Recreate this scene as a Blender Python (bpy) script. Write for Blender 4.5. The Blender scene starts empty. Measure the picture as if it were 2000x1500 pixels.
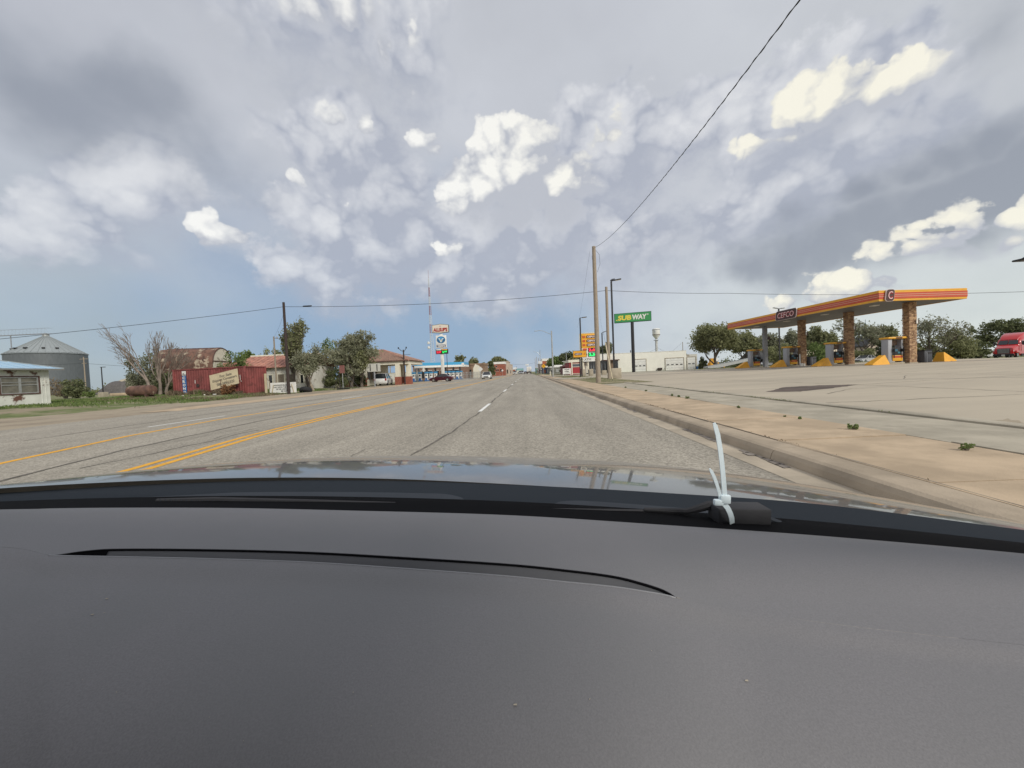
import bpy, bmesh, math, random
import numpy as np
from mathutils import Vector, Matrix
random.seed(7)
RNG = np.random.default_rng(7)
SC = bpy.context.scene
COL = SC.collection
rad = math.radians

# ------------------------------------------------------------------ camera
FPX, EYE, ROLL, VX, VY = 750.0, 1.2, rad(2.4), 1030.0, 726.0
def _axes(roll):
    d = Vector(((VX-1000)/FPX, (750-VY)/FPX, -1)).normalized()
    x = Vector((math.cos(roll), math.sin(roll), 0)); x = (x-d*x.dot(d)).normalized()
    return Matrix((x, d, x.cross(d)))            # rows: world X, Y, Z seen in camera space
MW = _axes(ROLL)
MC = _axes(0.0)                                  # the car's own level axes (the car leans with the road's camber)
cam_d = bpy.data.cameras.new('camera'); cam = bpy.data.objects.new('camera', cam_d); COL.objects.link(cam)
cam_d.sensor_width = 36.0; cam_d.lens = 36.0*FPX/2000.0; cam_d.clip_start = 0.02; cam_d.clip_end = 9000
cam.matrix_world = Matrix.Translation((0, 0, EYE)) @ MW.to_4x4()
SC.camera = cam
SC.view_settings.view_transform = 'Standard'; SC.view_settings.look = 'None'
SC.view_settings.exposure = 0.28; SC.view_settings.gamma = 1.0; SC.view_settings.use_curve_mapping = False
SC.render.resolution_x, SC.render.resolution_y = 1024, 768
SC.cycles.max_bounces = 6; SC.cycles.diffuse_bounces = 3; SC.cycles.glossy_bounces = 3
SC.cycles.transparent_max_bounces = 12
SC.cycles.use_denoising = True
SC.cycles.caustics_reflective = False; SC.cycles.caustics_refractive = False

def ray(x, y, M=None):
    M = M or MW
    return M @ Vector(((x-1000)/FPX, (750-y)/FPX, -1))
def P(x, y, Y):
    r = ray(x, y); return Vector((0, 0, EYE)) + r*(Y/r.y)
def G(x, y, z=0.0):
    r = ray(x, y); return Vector((0, 0, EYE)) + r*((z-EYE)/r.z)
def PX(x, Y):                                    # lateral position of an upright thing standing near image column x
    return P(x, 726-(x-VX)*math.tan(ROLL), Y).x
def ss(a, b, x):
    t = min(1.0, max(0.0, (x-a)/(b-a))); return t*t*(3-2*t)
def gz(X, Y):                                    # height of the terrain
    z = 0.26*ss(-22, -29, X) if False else 0.28*(1-ss(-29, -22.5, X))*(1-ss(45, 60, Y))
    z += 0.14*ss(4.0, 6.5, X) + 0.42*ss(9, 34, X)*(1-ss(48, 78, X))*(1-ss(50, 85, Y))
    return z

# ------------------------------------------------------------------ sky
SUN_DIR = Vector((0.55, -0.62, 0.56)).normalized()
class NT:
    def __init__(s, tree): s.t = tree; s.n = tree.nodes; s.l = tree.links
    def put(s, sock, v):
        if isinstance(v, bpy.types.NodeSocket): s.l.new(v, sock)
        elif v is not None: sock.default_value = v
    def m(s, op, a, b=None, c=None, clamp=False):
        n = s.n.new('ShaderNodeMath'); n.operation = op; n.use_clamp = clamp
        s.put(n.inputs[0], a); s.put(n.inputs[1], b)
        if c is not None: s.put(n.inputs[2], c)
        return n.outputs[0]
    def v(s, op, a, b=None, c=None):
        n = s.n.new('ShaderNodeVectorMath'); n.operation = op
        s.put(n.inputs[0], a)
        if op == 'SCALE': s.put(n.inputs['Scale'], b)
        else: s.put(n.inputs[1], b)
        if c is not None: s.put(n.inputs[2], c)
        return n.outputs['Value'] if op in ('DOT_PRODUCT', 'LENGTH', 'DISTANCE') else n.outputs[0]
    def sep(s, a):
        n = s.n.new('ShaderNodeSeparateXYZ'); s.put(n.inputs[0], a); return n.outputs
    def comb(s, a, b, c=0.0):
        n = s.n.new('ShaderNodeCombineXYZ'); s.put(n.inputs[0], a); s.put(n.inputs[1], b); s.put(n.inputs[2], c); return n.outputs[0]
    def noise(s, vec, scale, detail=4, rough=0.5, dist=0.0, color=False, dim='3D'):
        n = s.n.new('ShaderNodeTexNoise'); n.noise_dimensions = dim
        s.put(n.inputs['Vector'], vec); s.put(n.inputs['Scale'], scale); s.put(n.inputs['Detail'], detail)
        s.put(n.inputs['Roughness'], rough); s.put(n.inputs['Distortion'], dist)
        return n.outputs['Color' if color else 0]
    def voro(s, vec, scale, detail=0, rough=0.5, feature='F1', out='Distance', rand=1.0):
        n = s.n.new('ShaderNodeTexVoronoi'); n.feature = feature; n.voronoi_dimensions = '2D'
        s.put(n.inputs['Vector'], vec); s.put(n.inputs['Scale'], scale)
        if 'Detail' in n.inputs: s.put(n.inputs['Detail'], detail); s.put(n.inputs['Roughness'], rough)
        s.put(n.inputs['Randomness'], rand)
        return n.outputs[out]
    def mr(s, v, a, b, c=0.0, d=1.0, smooth=True):
        n = s.n.new('ShaderNodeMapRange'); n.interpolation_type = 'SMOOTHSTEP' if smooth else 'LINEAR'
        s.put(n.inputs['Value'], v); s.put(n.inputs[1], a); s.put(n.inputs[2], b); s.put(n.inputs[3], c); s.put(n.inputs[4], d)
        return n.outputs[0]
    def mix(s, f, a, b, mode='MIX'):
        n = s.n.new('ShaderNodeMix'); n.data_type = 'RGBA'; n.blend_type = mode
        s.put(n.inputs[0], f)
        for k, q in ((6, a), (7, b)):
            if isinstance(q, (tuple, list)) and len(q) == 3: q = (*q, 1)
            s.put(n.inputs[k], q)
        return n.outputs[2]
def lin(r, g, b):
    f = lambda c: (c/255/12.92) if c/255 <= .04045 else ((c/255+.055)/1.055)**2.4
    return (f(r), f(g), f(b))

world = bpy.data.worlds.new('World'); SC.world = world; world.use_nodes = True
def build_sky():
    world.node_tree.nodes.clear(); T = NT(world.node_tree)
    tc = T.n.new('ShaderNodeTexCoord'); d = tc.outputs['Generated']
    x, y, z = T.sep(d)
    az = T.m('ARCTAN2', x, y); el = T.m('ARCSINE', T.m('ABSOLUTE', z))
    K = 1.35
    def q(px, py):
        r = ray(px, py).normalized(); return (math.atan2(r.x, r.y), math.asin(r.z)*K, 0)
    warp = T.v('SUBTRACT', T.noise(d, 4.5, 4, 0.58, color=True), (0.5, 0.5, 0.5))
    q0 = T.comb(az, T.m('MULTIPLY', el, K))
    # cauliflower relief of the cumulus heads and the finer noise that frays every edge
    dw = T.v('ADD', q0, T.v('SCALE', warp, 0.16))
    vr = T.voro(dw, 13.0, 2.2, 0.5, 'F1', rand=0.95)
    pf = T.m('MULTIPLY_ADD', T.m('MULTIPLY', vr, vr), -1.1, 1.0)
    fb = T.noise(T.v('MULTIPLY', d, (1, 1, 1.25)), 12.0, 6, 0.66)
    fl = T.noise(T.v('ADD', T.v('MULTIPLY', d, (1, 1, 1.35)), (3.1, 0, 0)), 4.2, 5, 0.58)
    qw = T.v('ADD', q0, T.v('SCALE', warp, 0.08))
    qs = T.v('ADD', q0, T.v('SCALE', warp, 0.22)); qm = T.v('ADD', q0, T.v('SCALE', warp, 0.16))
    def field(blobs, coord, k=1.9):
        acc = None
        for (px, py, r, w) in blobs:
            c = q(px, py); rr = r*k/FPX
            ca = math.cos(min(1.0, math.hypot((px-1030)/FPX, (py-726)/FPX)*0.75)); rr *= ca
            dd = T.v('DISTANCE', coord, c)
            f = T.m('MULTIPLY_ADD', dd, -w/rr, w)
            acc = f if acc is None else T.m('SMOOTH_MAX', acc, f, 0.25)
        return T.m('MAXIMUM', acc, 0.0)
    # billowing heads (image column, row, radius, weight): only used to place them in the sky's own directions
    bright = [(1000,345,84,2.3),(1082,378,68,2.1),(932,378,58,2.0),(1000,395,70,1.9),(968,302,30,1.0),(1135,380,34,.85),(1000,395,60,1.1),(890,478,24,.8),(862,480,24,.9),
              (822,262,34,.9),(848,288,24,.8),(420,455,46,1.1),(462,466,26,.8),
              (610,10,70,.9),(680,40,70,.95),(740,90,48,.8),(700,110,44,.75),(796,160,30,.62),(800,60,40,.6),
              (655,232,44,.62),(722,242,30,.8),(548,345,36,.62),(640,400,34,.5),(1190,262,50,.55),
              (1600,215,62,1.7),(1555,250,34,.85),(1560,165,34,.8),(1470,280,28,.95),
              (1725,178,62,1.8),(1690,190,40,1.1),(1780,215,50,1.1),
              (1860,450,54,1.2),(1800,480,46,1.0),(1900,475,40,1.0),(1960,470,34,1.0),(1995,410,34,1.0),(1750,500,40,.8),
              (1600,572,44,1.0),(1680,556,44,1.1),(1740,550,30,1.0),(1530,584,36,.8)]
    mid = [(680,285,100,1.2),(730,380,95,1.2),(630,430,80,1.1),(700,480,100,1.1),(580,520,64,1.0),(660,555,80,.95),(800,460,75,1.0),(850,530,80,.95),
           (950,450,100,1.2),(1070,440,105,1.2),(985,545,100,1.0),(985,600,60,.95),(1205,290,100,1.15),(1330,270,70,.9),
           (1520,250,110,1.1),(1560,350,110,1.1),(1480,400,90,.9),(1690,250,110,1.0),(1200,450,130,.8),
           (280,388,80,.8),(190,450,90,.65),(70,470,90,.55),(760,590,50,.6),(560,20,140,.8),(760,80,140,.8)]
    dark = [(110,190,120,.75),(240,190,110,.75),(330,230,80,.5),(40,120,110,.45),(400,320,80,.4),
            (1470,520,46,.9),(1560,508,58,1.1),(1650,482,66,1.2),(1740,450,72,1.2),(1830,412,78,1.2),(1920,370,84,1.2),(2010,330,90,1.2),
            (1690,385,46,.9),(1760,350,50,.95),(1840,310,56,.9),(1930,265,60,.9),(1560,425,40,.5),(1930,60,80,.4)]
    storm = [(700,640,230,1.2),(520,560,130,.9),(450,520,110,.8),(880,650,160,1.2),(480,400,90,.55),(860,350,70,.55),(1060,640,120,.9),(300,620,170,.6)]
    B = field(bright, qw); M = field(mid, qm); D = field(dark, qs, 1.7); S = field(storm, qs, 1.7)
    # ---- the overcast deck behind
    base = T.mix(T.mr(el, 0.0, 0.42), (*lin(176,183,193),), (*lin(182,184,191),))
    right = T.mix(T.mr(el, 0.0, 0.32), (*lin(204,210,209),), (*lin(184,186,191),))
    left = T.mix(T.mr(el, 0.0, 0.5), (*lin(154,166,174),), (*lin(176,178,186),))
    wob = T.m('MULTIPLY', T.m('SUBTRACT', fl, 0.5), 0.9)
    a2 = T.m('ADD', az, wob)
    base = T.mix(T.mr(a2, 0.1, 0.8), base, right)
    base = T.mix(T.mr(a2, -0.35, -1.0), base, left)
    base = T.mix(T.mr(y, 0.15, -0.3), base, (*lin(198,199,203),))
    n1 = T.m('SUBTRACT', T.noise(T.v('MULTIPLY', d, (1, 1, 1.5)), 1.7, 5, 0.5, 0.3), 0.5)
    k1 = T.m('MULTIPLY_ADD', n1, 0.38, 1.0); k1 = T.m('MULTIPLY_ADD', T.m('SUBTRACT', fl, .5), 0.20, k1)
    base = T.v('SCALE', base, k1)
    Sn = T.m('MULTIPLY', T.mr(T.m('MULTIPLY_ADD', T.m('SUBTRACT', fl, .5), 0.7, S), 0.0, 0.9), 0.92)
    base = T.mix(Sn, base, T.mix(T.mr(el, 0.0, 0.40), (*lin(124,151,180),), (*lin(152,162,180),)))
    Dn = T.m('MULTIPLY', T.mr(T.m('MULTIPLY_ADD', T.m('SUBTRACT', fl, .5), 0.9, D), 0.0, 0.75), 0.82)
    # ---- broad soft masses, lit from above
    Mu = field(mid, T.v('ADD', qm, (-0.02, 0.06, 0)))
    nM = T.m('MULTIPLY_ADD', T.m('SUBTRACT', fl, .5), 0.95, T.m('MULTIPLY', T.m('SUBTRACT', fb, 0.5), 1.0))
    sM = T.m('ADD', M, nM); tM = T.m('SUBTRACT', M, Mu)
    mM = T.m('MULTIPLY', T.mr(sM, 0.12, T.mr(tM, -0.1, 0.2, 0.75, 0.30)), 0.86)
    shade = T.m('MULTIPLY_ADD', tM, 1.6, 0.42)
    shade = T.m('MULTIPLY_ADD', T.m('SUBTRACT', pf, 0.78), 0.5, shade)
    shade = T.m('MULTIPLY_ADD', T.m('SUBTRACT', fb, 0.5), 1.2, shade, clamp=True)
    base = T.mix(mM, base, T.mix(shade, (*lin(160,164,177),), (*lin(211,211,214),)))
    base = T.mix(Dn, base, (*lin(133,138,149),))
    # ---- bright cumulus heads: crisp above, dissolving below
    nz = T.m('MULTIPLY_ADD', T.m('SUBTRACT', pf, 0.78), 0.50, T.m('MULTIPLY', T.m('SUBTRACT', fb, 0.5), 1.05))
    sB = T.m('ADD', B, nz)
    Bu = field(bright, T.v('ADD', qw, (-0.025, 0.05, 0)))
    top = T.m('SUBTRACT', B, Bu)
    w_ = T.mr(top, -0.1, 0.22, 0.9, 0.15)
    mB = T.m('MULTIPLY', T.mr(sB, 0.22, T.m('ADD', 0.22, w_)), T.mr(B, 0.0, 0.15))
    sh = T.m('MULTIPLY_ADD', T.m('SUBTRACT', pf, 0.78), 0.9, T.m('MULTIPLY_ADD', top, 1.9, -0.02))
    sh = T.m('MULTIPLY_ADD', B, 0.08, sh)
    sh = T.m('MULTIPLY_ADD', T.m('SUBTRACT', fb, 0.5), 2.4, sh, clamp=True)
    warm = T.mr(az, -0.3, 0.7)
    hi = T.mix(warm, (*lin(234,232,228),), (*lin(234,229,214),))
    base = T.mix(T.m('MULTIPLY', mB, 0.96), base, T.mix(sh, (*lin(176,178,186),), hi))
    # horizon and below
    base = T.mix(T.mr(z, 0.0, -0.05), base, (*lin(120,118,112),))
    sky = T.n.new('ShaderNodeTexSky'); sky.sky_type = 'NISHITA'; sky.sun_disc = False
    sky.sun_elevation = math.asin(SUN_DIR.z); sky.sun_rotation = math.atan2(SUN_DIR.x, SUN_DIR.y)
    b1 = T.n.new('ShaderNodeBackground'); T.l.new(sky.outputs[0], b1.inputs[0]); b1.inputs[1].default_value = 0.10
    b2 = T.n.new('ShaderNodeBackground'); T.l.new(base, b2.inputs[0]); b2.inputs[1].default_value = 1.05
    mx = T.n.new('ShaderNodeMixShader'); mx.inputs[0].default_value = 0.93
    T.l.new(b1.outputs[0], mx.inputs[1]); T.l.new(b2.outputs[0], mx.inputs[2])
    out = T.n.new('ShaderNodeOutputWorld'); T.l.new(mx.outputs[0], out.inputs[0])
build_sky()
world.cycles.sampling_method = 'MANUAL'; world.cycles.sample_map_resolution = 256
sun_d = bpy.data.lights.new('sun', 'SUN'); sun_d.energy = 2.1; sun_d.angle = rad(11); sun_d.color = (1.0, 0.95, 0.87)
sun = bpy.data.objects.new('sun', sun_d); COL.objects.link(sun)
sun.rotation_euler = SUN_DIR.to_track_quat('Z', 'Y').to_euler(); sun.location = SUN_DIR*200

# ------------------------------------------------------------------ helpers
def mat(name, col, rough=0.7, var=0.0, scale=3.0, col2=None, metal=0.0, bump=0.0, bscale=30.0, spec=0.5,
        stain=None, stain_amt=0.0, stain_scale=1.0, emit=None, estr=0.0, coat=0.0, stretch=(1, 1, 1), detail=5):
    m = bpy.data.materials.new(name); m.use_nodes = True; T = NT(m.node_tree)
    b = T.n['Principled BSDF']; b.inputs['Roughness'].default_value = rough; b.inputs['Metallic'].default_value = metal
    b.inputs['Specular IOR Level'].default_value = spec; b.inputs['Coat Weight'].default_value = coat
    tc = T.n.new('ShaderNodeTexCoord'); geo = T.n.new('ShaderNodeNewGeometry'); vec = geo.outputs['Position']
    if stretch != (1, 1, 1): vec = T.v('MULTIPLY', vec, stretch)
    c = (*col, 1)
    if var or col2:
        n = T.mr(T.noise(vec, scale, detail, 0.6), 0.3, 0.7)
        c2 = col2 or tuple(k*(1-var) for k in col)
        c = T.mix(n, tuple(k*(1+var*0.5) for k in col), c2)
    if stain:
        n = T.mr(T.noise(vec, stain_scale, 6, 0.68), 0.62-0.3*stain_amt, 0.70-0.3*stain_amt)
        c = T.mix(n, c, stain)
    T.put(b.inputs['Base Color'], c)
    if bump:
        bp = T.n.new('ShaderNodeBump'); bp.inputs['Strength'].default_value = 1.0; bp.inputs['Distance'].default_value = bump
        T.l.new(T.noise(geo.outputs['Position'], bscale, 4, 0.6), bp.inputs['Height']); T.l.new(bp.outputs[0], b.inputs['Normal'])
    if emit: b.inputs['Emission Color'].default_value = (*emit, 1); b.inputs['Emission Strength'].default_value = estr
    return m

def link(name, me, m=None, parent=None, **kw):
    o = bpy.data.objects.new(name, me); COL.objects.link(o)
    if m is not None and me is not None and not me.materials: me.materials.append(m)
    if parent is not None: o.parent = parent
    for k, v in kw.items(): o[k] = v
    return o
def thing(name, label, cat, loc=(0, 0, 0), rz=0.0, group=None):
    o = link(name, None); o.location = loc; o.rotation_euler = (0, 0, rz); o['label'] = label; o['category'] = cat
    if group: o['group'] = group
    return o
class MB:
    """collects faces; build() links them as one mesh object"""
    def __init__(s): s.v = []; s.f = []
    def poly(s, pts):
        k = len(s.v); s.v += [tuple(p) for p in pts]; s.f.append(tuple(range(k, k+len(pts)))); return s
    def box(s, c, d, rz=0.0, M=None, taper=1.0):
        hx, hy, hz = d[0]/2, d[1]/2, d[2]/2; k = len(s.v); R = Matrix.Rotation(rz, 3, 'Z')
        for z, t in ((-hz, 1), (hz, taper)):
            for x, y in ((-hx, -hy), (hx, -hy), (hx, hy), (-hx, hy)):
                p = R @ Vector((x*t, y*t, z)) + Vector(c)
                s.v.append(tuple(M @ p if M else p))
        for f in ((3, 2, 1, 0), (4, 5, 6, 7), (0, 1, 5, 4), (1, 2, 6, 5), (2, 3, 7, 6), (3, 0, 4, 7)): s.f.append(tuple(k+i for i in f))
        return s
    def bevbox(s, c, d, b=0.02, rz=0.0, M=None):
        bm = bmesh.new(); bmesh.ops.create_cube(bm, size=1)
        bmesh.ops.scale(bm, vec=d, verts=bm.verts)
        bmesh.ops.bevel(bm, geom=bm.edges[:], offset=min(b, min(d)*0.45), segments=2, affect='EDGES', profile=0.5)
        R = Matrix.Translation(c) @ Matrix.Rotation(rz, 4, 'Z')
        if M: R = M @ R
        k = len(s.v); bm.verts.index_update()
        s.v += [tuple(R @ v.co) for v in bm.verts]; s.f += [tuple(k+v.index for v in f.verts) for f in bm.faces]; bm.free(); return s
    def tube(s, pts, r, n=8, cap=True):
        pts = [Vector(p) for p in pts]; rs = r if isinstance(r, (list, tuple)) else [r]*len(pts); k = len(s.v)
        prev = None
        for i, p in enumerate(pts):
            a = pts[max(0, i-1)]; b = pts[min(len(pts)-1, i+1)]; t = (b-a).normalized()
            u = t.orthogonal().normalized() if prev is None else (prev-t*prev.dot(t)).normalized()
            prev = u; w = t.cross(u)
            for j in range(n):
                th = 2*math.pi*j/n; s.v.append(tuple(p+(u*math.cos(th)+w*math.sin(th))*rs[i]))
        for i in range(len(pts)-1):
            for j in range(n):
                a = k+i*n+j; b = k+i*n+(j+1) % n; s.f.append((a, b, b+n, a+n))
        if cap: s.f.append(tuple(k+j for j in reversed(range(n)))); s.f.append(tuple(k+(len(pts)-1)*n+j for j in range(n)))
        return s
    def lathe(s, prof, c=(0, 0, 0), n=24, cap=True):
        k = len(s.v)
        for r, z in prof:
            for j in range(n):
                th = 2*math.pi*j/n; s.v.append((c[0]+r*math.cos(th), c[1]+r*math.sin(th), c[2]+z))
        for i in range(len(prof)-1):
            for j in range(n):
                a = k+i*n+j; b = k+i*n+(j+1) % n; s.f.append((a, b, b+n, a+n))
        if cap: s.f.append(tuple(k+j for j in reversed(range(n)))); s.f.append(tuple(k+(len(prof)-1)*n+j for j in range(n)))
        return s
    def prism(s, pts, axis, a, b):
        """closed outline pts (2-D) swept along an axis from a to b: axis 'x': pts are (y,z); 'y': (x,z); 'z': (x,y)"""
        k = len(s.v); n = len(pts)
        for q in (a, b):
            for u, w in pts: s.v.append({'x': (q, u, w), 'y': (u, q, w), 'z': (u, w, q)}[axis])
        s.f.append(tuple(k+i for i in range(n))); s.f.append(tuple(k+n+i for i in reversed(range(n))))
        for i in range(n): j = (i+1) % n; s.f.append((k+i, k+n+i, k+n+j, k+j))
        return s
    def grid(s, rows):
        k = len(s.v); w = len(rows[0])
        for r in rows: s.v += [tuple(p) for p in r]
        for i in range(len(rows)-1):
            for j in range(w-1): a = k+i*w+j; s.f.append((a, a+1, a+w+1, a+w))
        return s
    def mesh(s, name, smooth=False):
        me = bpy.data.meshes.new(name); me.from_pydata(s.v, [], s.f)
        bm = bmesh.new(); bm.from_mesh(me); bmesh.ops.recalc_face_normals(bm, faces=bm.faces); bm.to_mesh(me); bm.free()
        if smooth:
            for p in me.polygons: p.use_smooth = True
            if smooth != 'all':
                me.set_sharp_from_angle(angle=rad(38))
        return me
    def build(s, name, m, parent=None, smooth=False, **kw):
        return link(name, s.mesh(name, smooth), m, parent, **kw)
def bx(name, c, d, m, parent=None, rz=0.0, bev=0, **kw):
    b = MB()
    (b.bevbox(c, d, bev, rz) if bev else b.box(c, d, rz))
    return b.build(name, m, parent, smooth=bool(bev), **kw)
def tb(name, pts, r, m, parent=None, n=8, **kw): return MB().tube(pts, r, n).build(name, m, parent, smooth=True, **kw)
def text(name, body, M, size, m, parent=None, width=None, ext=0.004, space=1.0, bold=0.0, shear=0.0, line=1.0, height=None, **kw):
    """lettering as a real mesh; M maps x right / y up / z out of the sign; centred on the origin; width/height fit it"""
    cu = bpy.data.curves.new(name, 'FONT'); cu.body = body; cu.size = size; cu.extrude = ext; cu.align_x = 'CENTER'
    cu.space_character = space; cu.offset = bold; cu.shear = shear; cu.space_line = line; cu.resolution_u = 3
    o = bpy.data.objects.new(name, cu); COL.objects.link(o)
    dg = bpy.context.evaluated_depsgraph_get(); me = bpy.data.meshes.new_from_object(o.evaluated_get(dg))
    bpy.data.objects.remove(o); bpy.data.curves.remove(cu)
    n = len(me.vertices); a = np.empty(n*3); me.vertices.foreach_get('co', a); a = a.reshape(-1, 3)
    lo, hi = a.min(0), a.max(0); a[:, 0] -= (lo[0]+hi[0])/2; a[:, 1] -= (lo[1]+hi[1])/2
    if width: a[:, 0] *= width/(hi[0]-lo[0])
    if height: a[:, 1] *= height/(hi[1]-lo[1])
    me.vertices.foreach_set('co', a.ravel()); me.transform(M); me.update()
    me.materials.clear(); me.name = name
    return link(name, me, m, parent, **kw)
def facing(o, right=(1, 0, 0), up=(0, 0, 1)):
    r = Vector(right).normalized(); u = Vector(up).normalized(); u = (u-r*u.dot(r)).normalized(); n = r.cross(u)
    return Matrix(((r.x, u.x, n.x, o[0]), (r.y, u.y, n.y, o[1]), (r.z, u.z, n.z, o[2]), (0, 0, 0, 1)))
def copy_tree(o, parent=None):
    c = o.copy(); COL.objects.link(c)
    if parent is not None: c.parent = parent
    for ch in list(o.children): copy_tree(ch, c)
    return c
def H(px, Y): return px*Y/FPX                    # metres covered by px image pixels at depth Y

# ------------------------------------------------------------------ materials
M = {}
def conc(name, c, var=.22, scale=1.5, crack=0.0):
    m = mat(name, c, 0.92, var, scale, bump=0.004, bscale=60, stain=tuple(k*0.84 for k in c), stain_amt=0.25, stain_scale=0.7, spec=0.2); return m
M['tan_conc'] = conc('tan_concrete', (0.50, 0.385, 0.265))
M['grey_conc'] = conc('grey_concrete', (0.42, 0.375, 0.295))
M['kerb'] = conc('kerb_concrete', (0.41, 0.335, 0.25))
M['gutter'] = conc('gutter_concrete', (0.44, 0.375, 0.29))
M['block'] = conc('footing_concrete', (0.40, 0.35, 0.27))
M['weathered'] = mat('weathered_timber', (0.34, 0.28, 0.215), 0.9, 0.35, 6, stretch=(14, 14, 0.8), bump=0.004)
M['creosote'] = mat('dark_timber', (0.045, 0.03, 0.026), 0.85, 0.4, 5, stretch=(10, 10, 0.6))
M['black_metal'] = mat('black_metal', (0.016, 0.015, 0.016), 0.45)
M['grey_metal'] = mat('grey_metal', (0.28, 0.29, 0.31), 0.5, 0.15, 4)
M['galv'] = mat('galvanised_metal', (0.42, 0.43, 0.42), 0.45, 0.15, 5, metal=0.5)
M['white'] = mat('white_paint', (0.74, 0.73, 0.69), 0.6, 0.08, 2)
M['cream'] = mat('cream_paint', (0.70, 0.66, 0.54), 0.8, 0.06, 1.2, stain=(0.55, 0.49, 0.38), stain_amt=0.05, stain_scale=0.9)
M['cable'] = mat('black_cable', (0.02, 0.02, 0.02), 0.6)
M['glass'] = mat('dark_glass', (0.012, 0.015, 0.018), 0.08, spec=0.9)
M['rubber'] = mat('black_rubber', (0.014, 0.014, 0.015), 0.8)
M['chrome'] = mat('bright_rim', (0.5, 0.5, 0.5), 0.3, metal=0.8)
M['lamp_clear'] = mat('headlamp_lens', (0.6, 0.62, 0.62), 0.15)
M['lamp_red'] = mat('red_lens', (0.30, 0.012, 0.01), 0.25)
M['orange'] = mat('orange_paint', (0.80, 0.41, 0.035), 0.45, 0.08, 1)
M['yellow'] = mat('yellow_paint', (0.78, 0.38, 0.03), 0.6, 0.14, 1.5, stain=(0.35, 0.17, 0.05), stain_amt=0.05, stain_scale=4)
M['red_stripe'] = mat('red_stripe', (0.52, 0.075, 0.03), 0.45, 0.08, 1)
M['brown'] = mat('dark_brown', (0.06, 0.025, 0.02), 0.5)
M['pink'] = mat('pale_lettering', (0.72, 0.60, 0.58), 0.5)
M['yel_line'] = mat('yellow_road_paint', (0.78, 0.40, 0.05), 0.85, 0.12, 5, stain=(0.42, 0.28, 0.11), stain_amt=0.12, stain_scale=6, spec=0.2)
M['wht_line'] = mat('white_road_paint', (0.80, 0.79, 0.75), 0.85, 0.08, 5, stain=(0.42, 0.40, 0.36), stain_amt=0.08, stain_scale=6, spec=0.2)
M['tar'] = mat('tar_seam', (0.18, 0.162, 0.138), 0.85, 0.4, 4, spec=0.2)
M['dead_wood'] = mat('bare_branches', (0.23, 0.185, 0.15), 0.9, 0.3, 3)
M['bark'] = mat('bark', (0.13, 0.105, 0.085), 0.95, 0.35, 4)
def leafm(name, a, b, sc=1.2):
    m = bpy.data.materials.new(name); m.use_nodes = True; T = NT(m.node_tree); p = T.n['Principled BSDF']
    geo = T.n.new('ShaderNodeNewGeometry'); n = T.noise(geo.outputs['Position'], sc, 4, 0.6)
    r = geo.outputs['Random Per Island']
    c = T.mix(T.mr(T.m('MULTIPLY_ADD', T.m('SUBTRACT', r, 0.5), 0.45, n), 0.25, 0.75), a, b)
    T.put(p.inputs['Base Color'], c); p.inputs['Roughness'].default_value = 0.75; p.inputs['Specular IOR Level'].default_value = 0.2
    tl = T.n.new('ShaderNodeBsdfTranslucent'); T.put(tl.inputs[0], c); mx = T.n.new('ShaderNodeMixShader'); mx.inputs[0].default_value = 0.45
    o = [q for q in T.n if q.type == 'OUTPUT_MATERIAL'][0]; T.l.new(p.outputs[0], mx.inputs[1]); T.l.new(tl.outputs[0], mx.inputs[2]); T.l.new(mx.outputs[0], o.inputs[0])
    return m
M['leaf_olive'] = leafm('olive_foliage', (0.175, 0.188, 0.085), (0.345, 0.350, 0.190))
M['leaf_grey'] = leafm('grey_green_foliage', (0.200, 0.208, 0.130), (0.370, 0.370, 0.255))
M['leaf_green'] = leafm('fresh_green_foliage', (0.105, 0.155, 0.045), (0.225, 0.285, 0.100))
M['leaf_dark'] = leafm('dark_foliage', (0.110, 0.128, 0.060), (0.225, 0.240, 0.125))
M['leaf_dry'] = leafm('dry_foliage', (0.16, 0.12, 0.08), (0.30, 0.24, 0.16))

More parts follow.
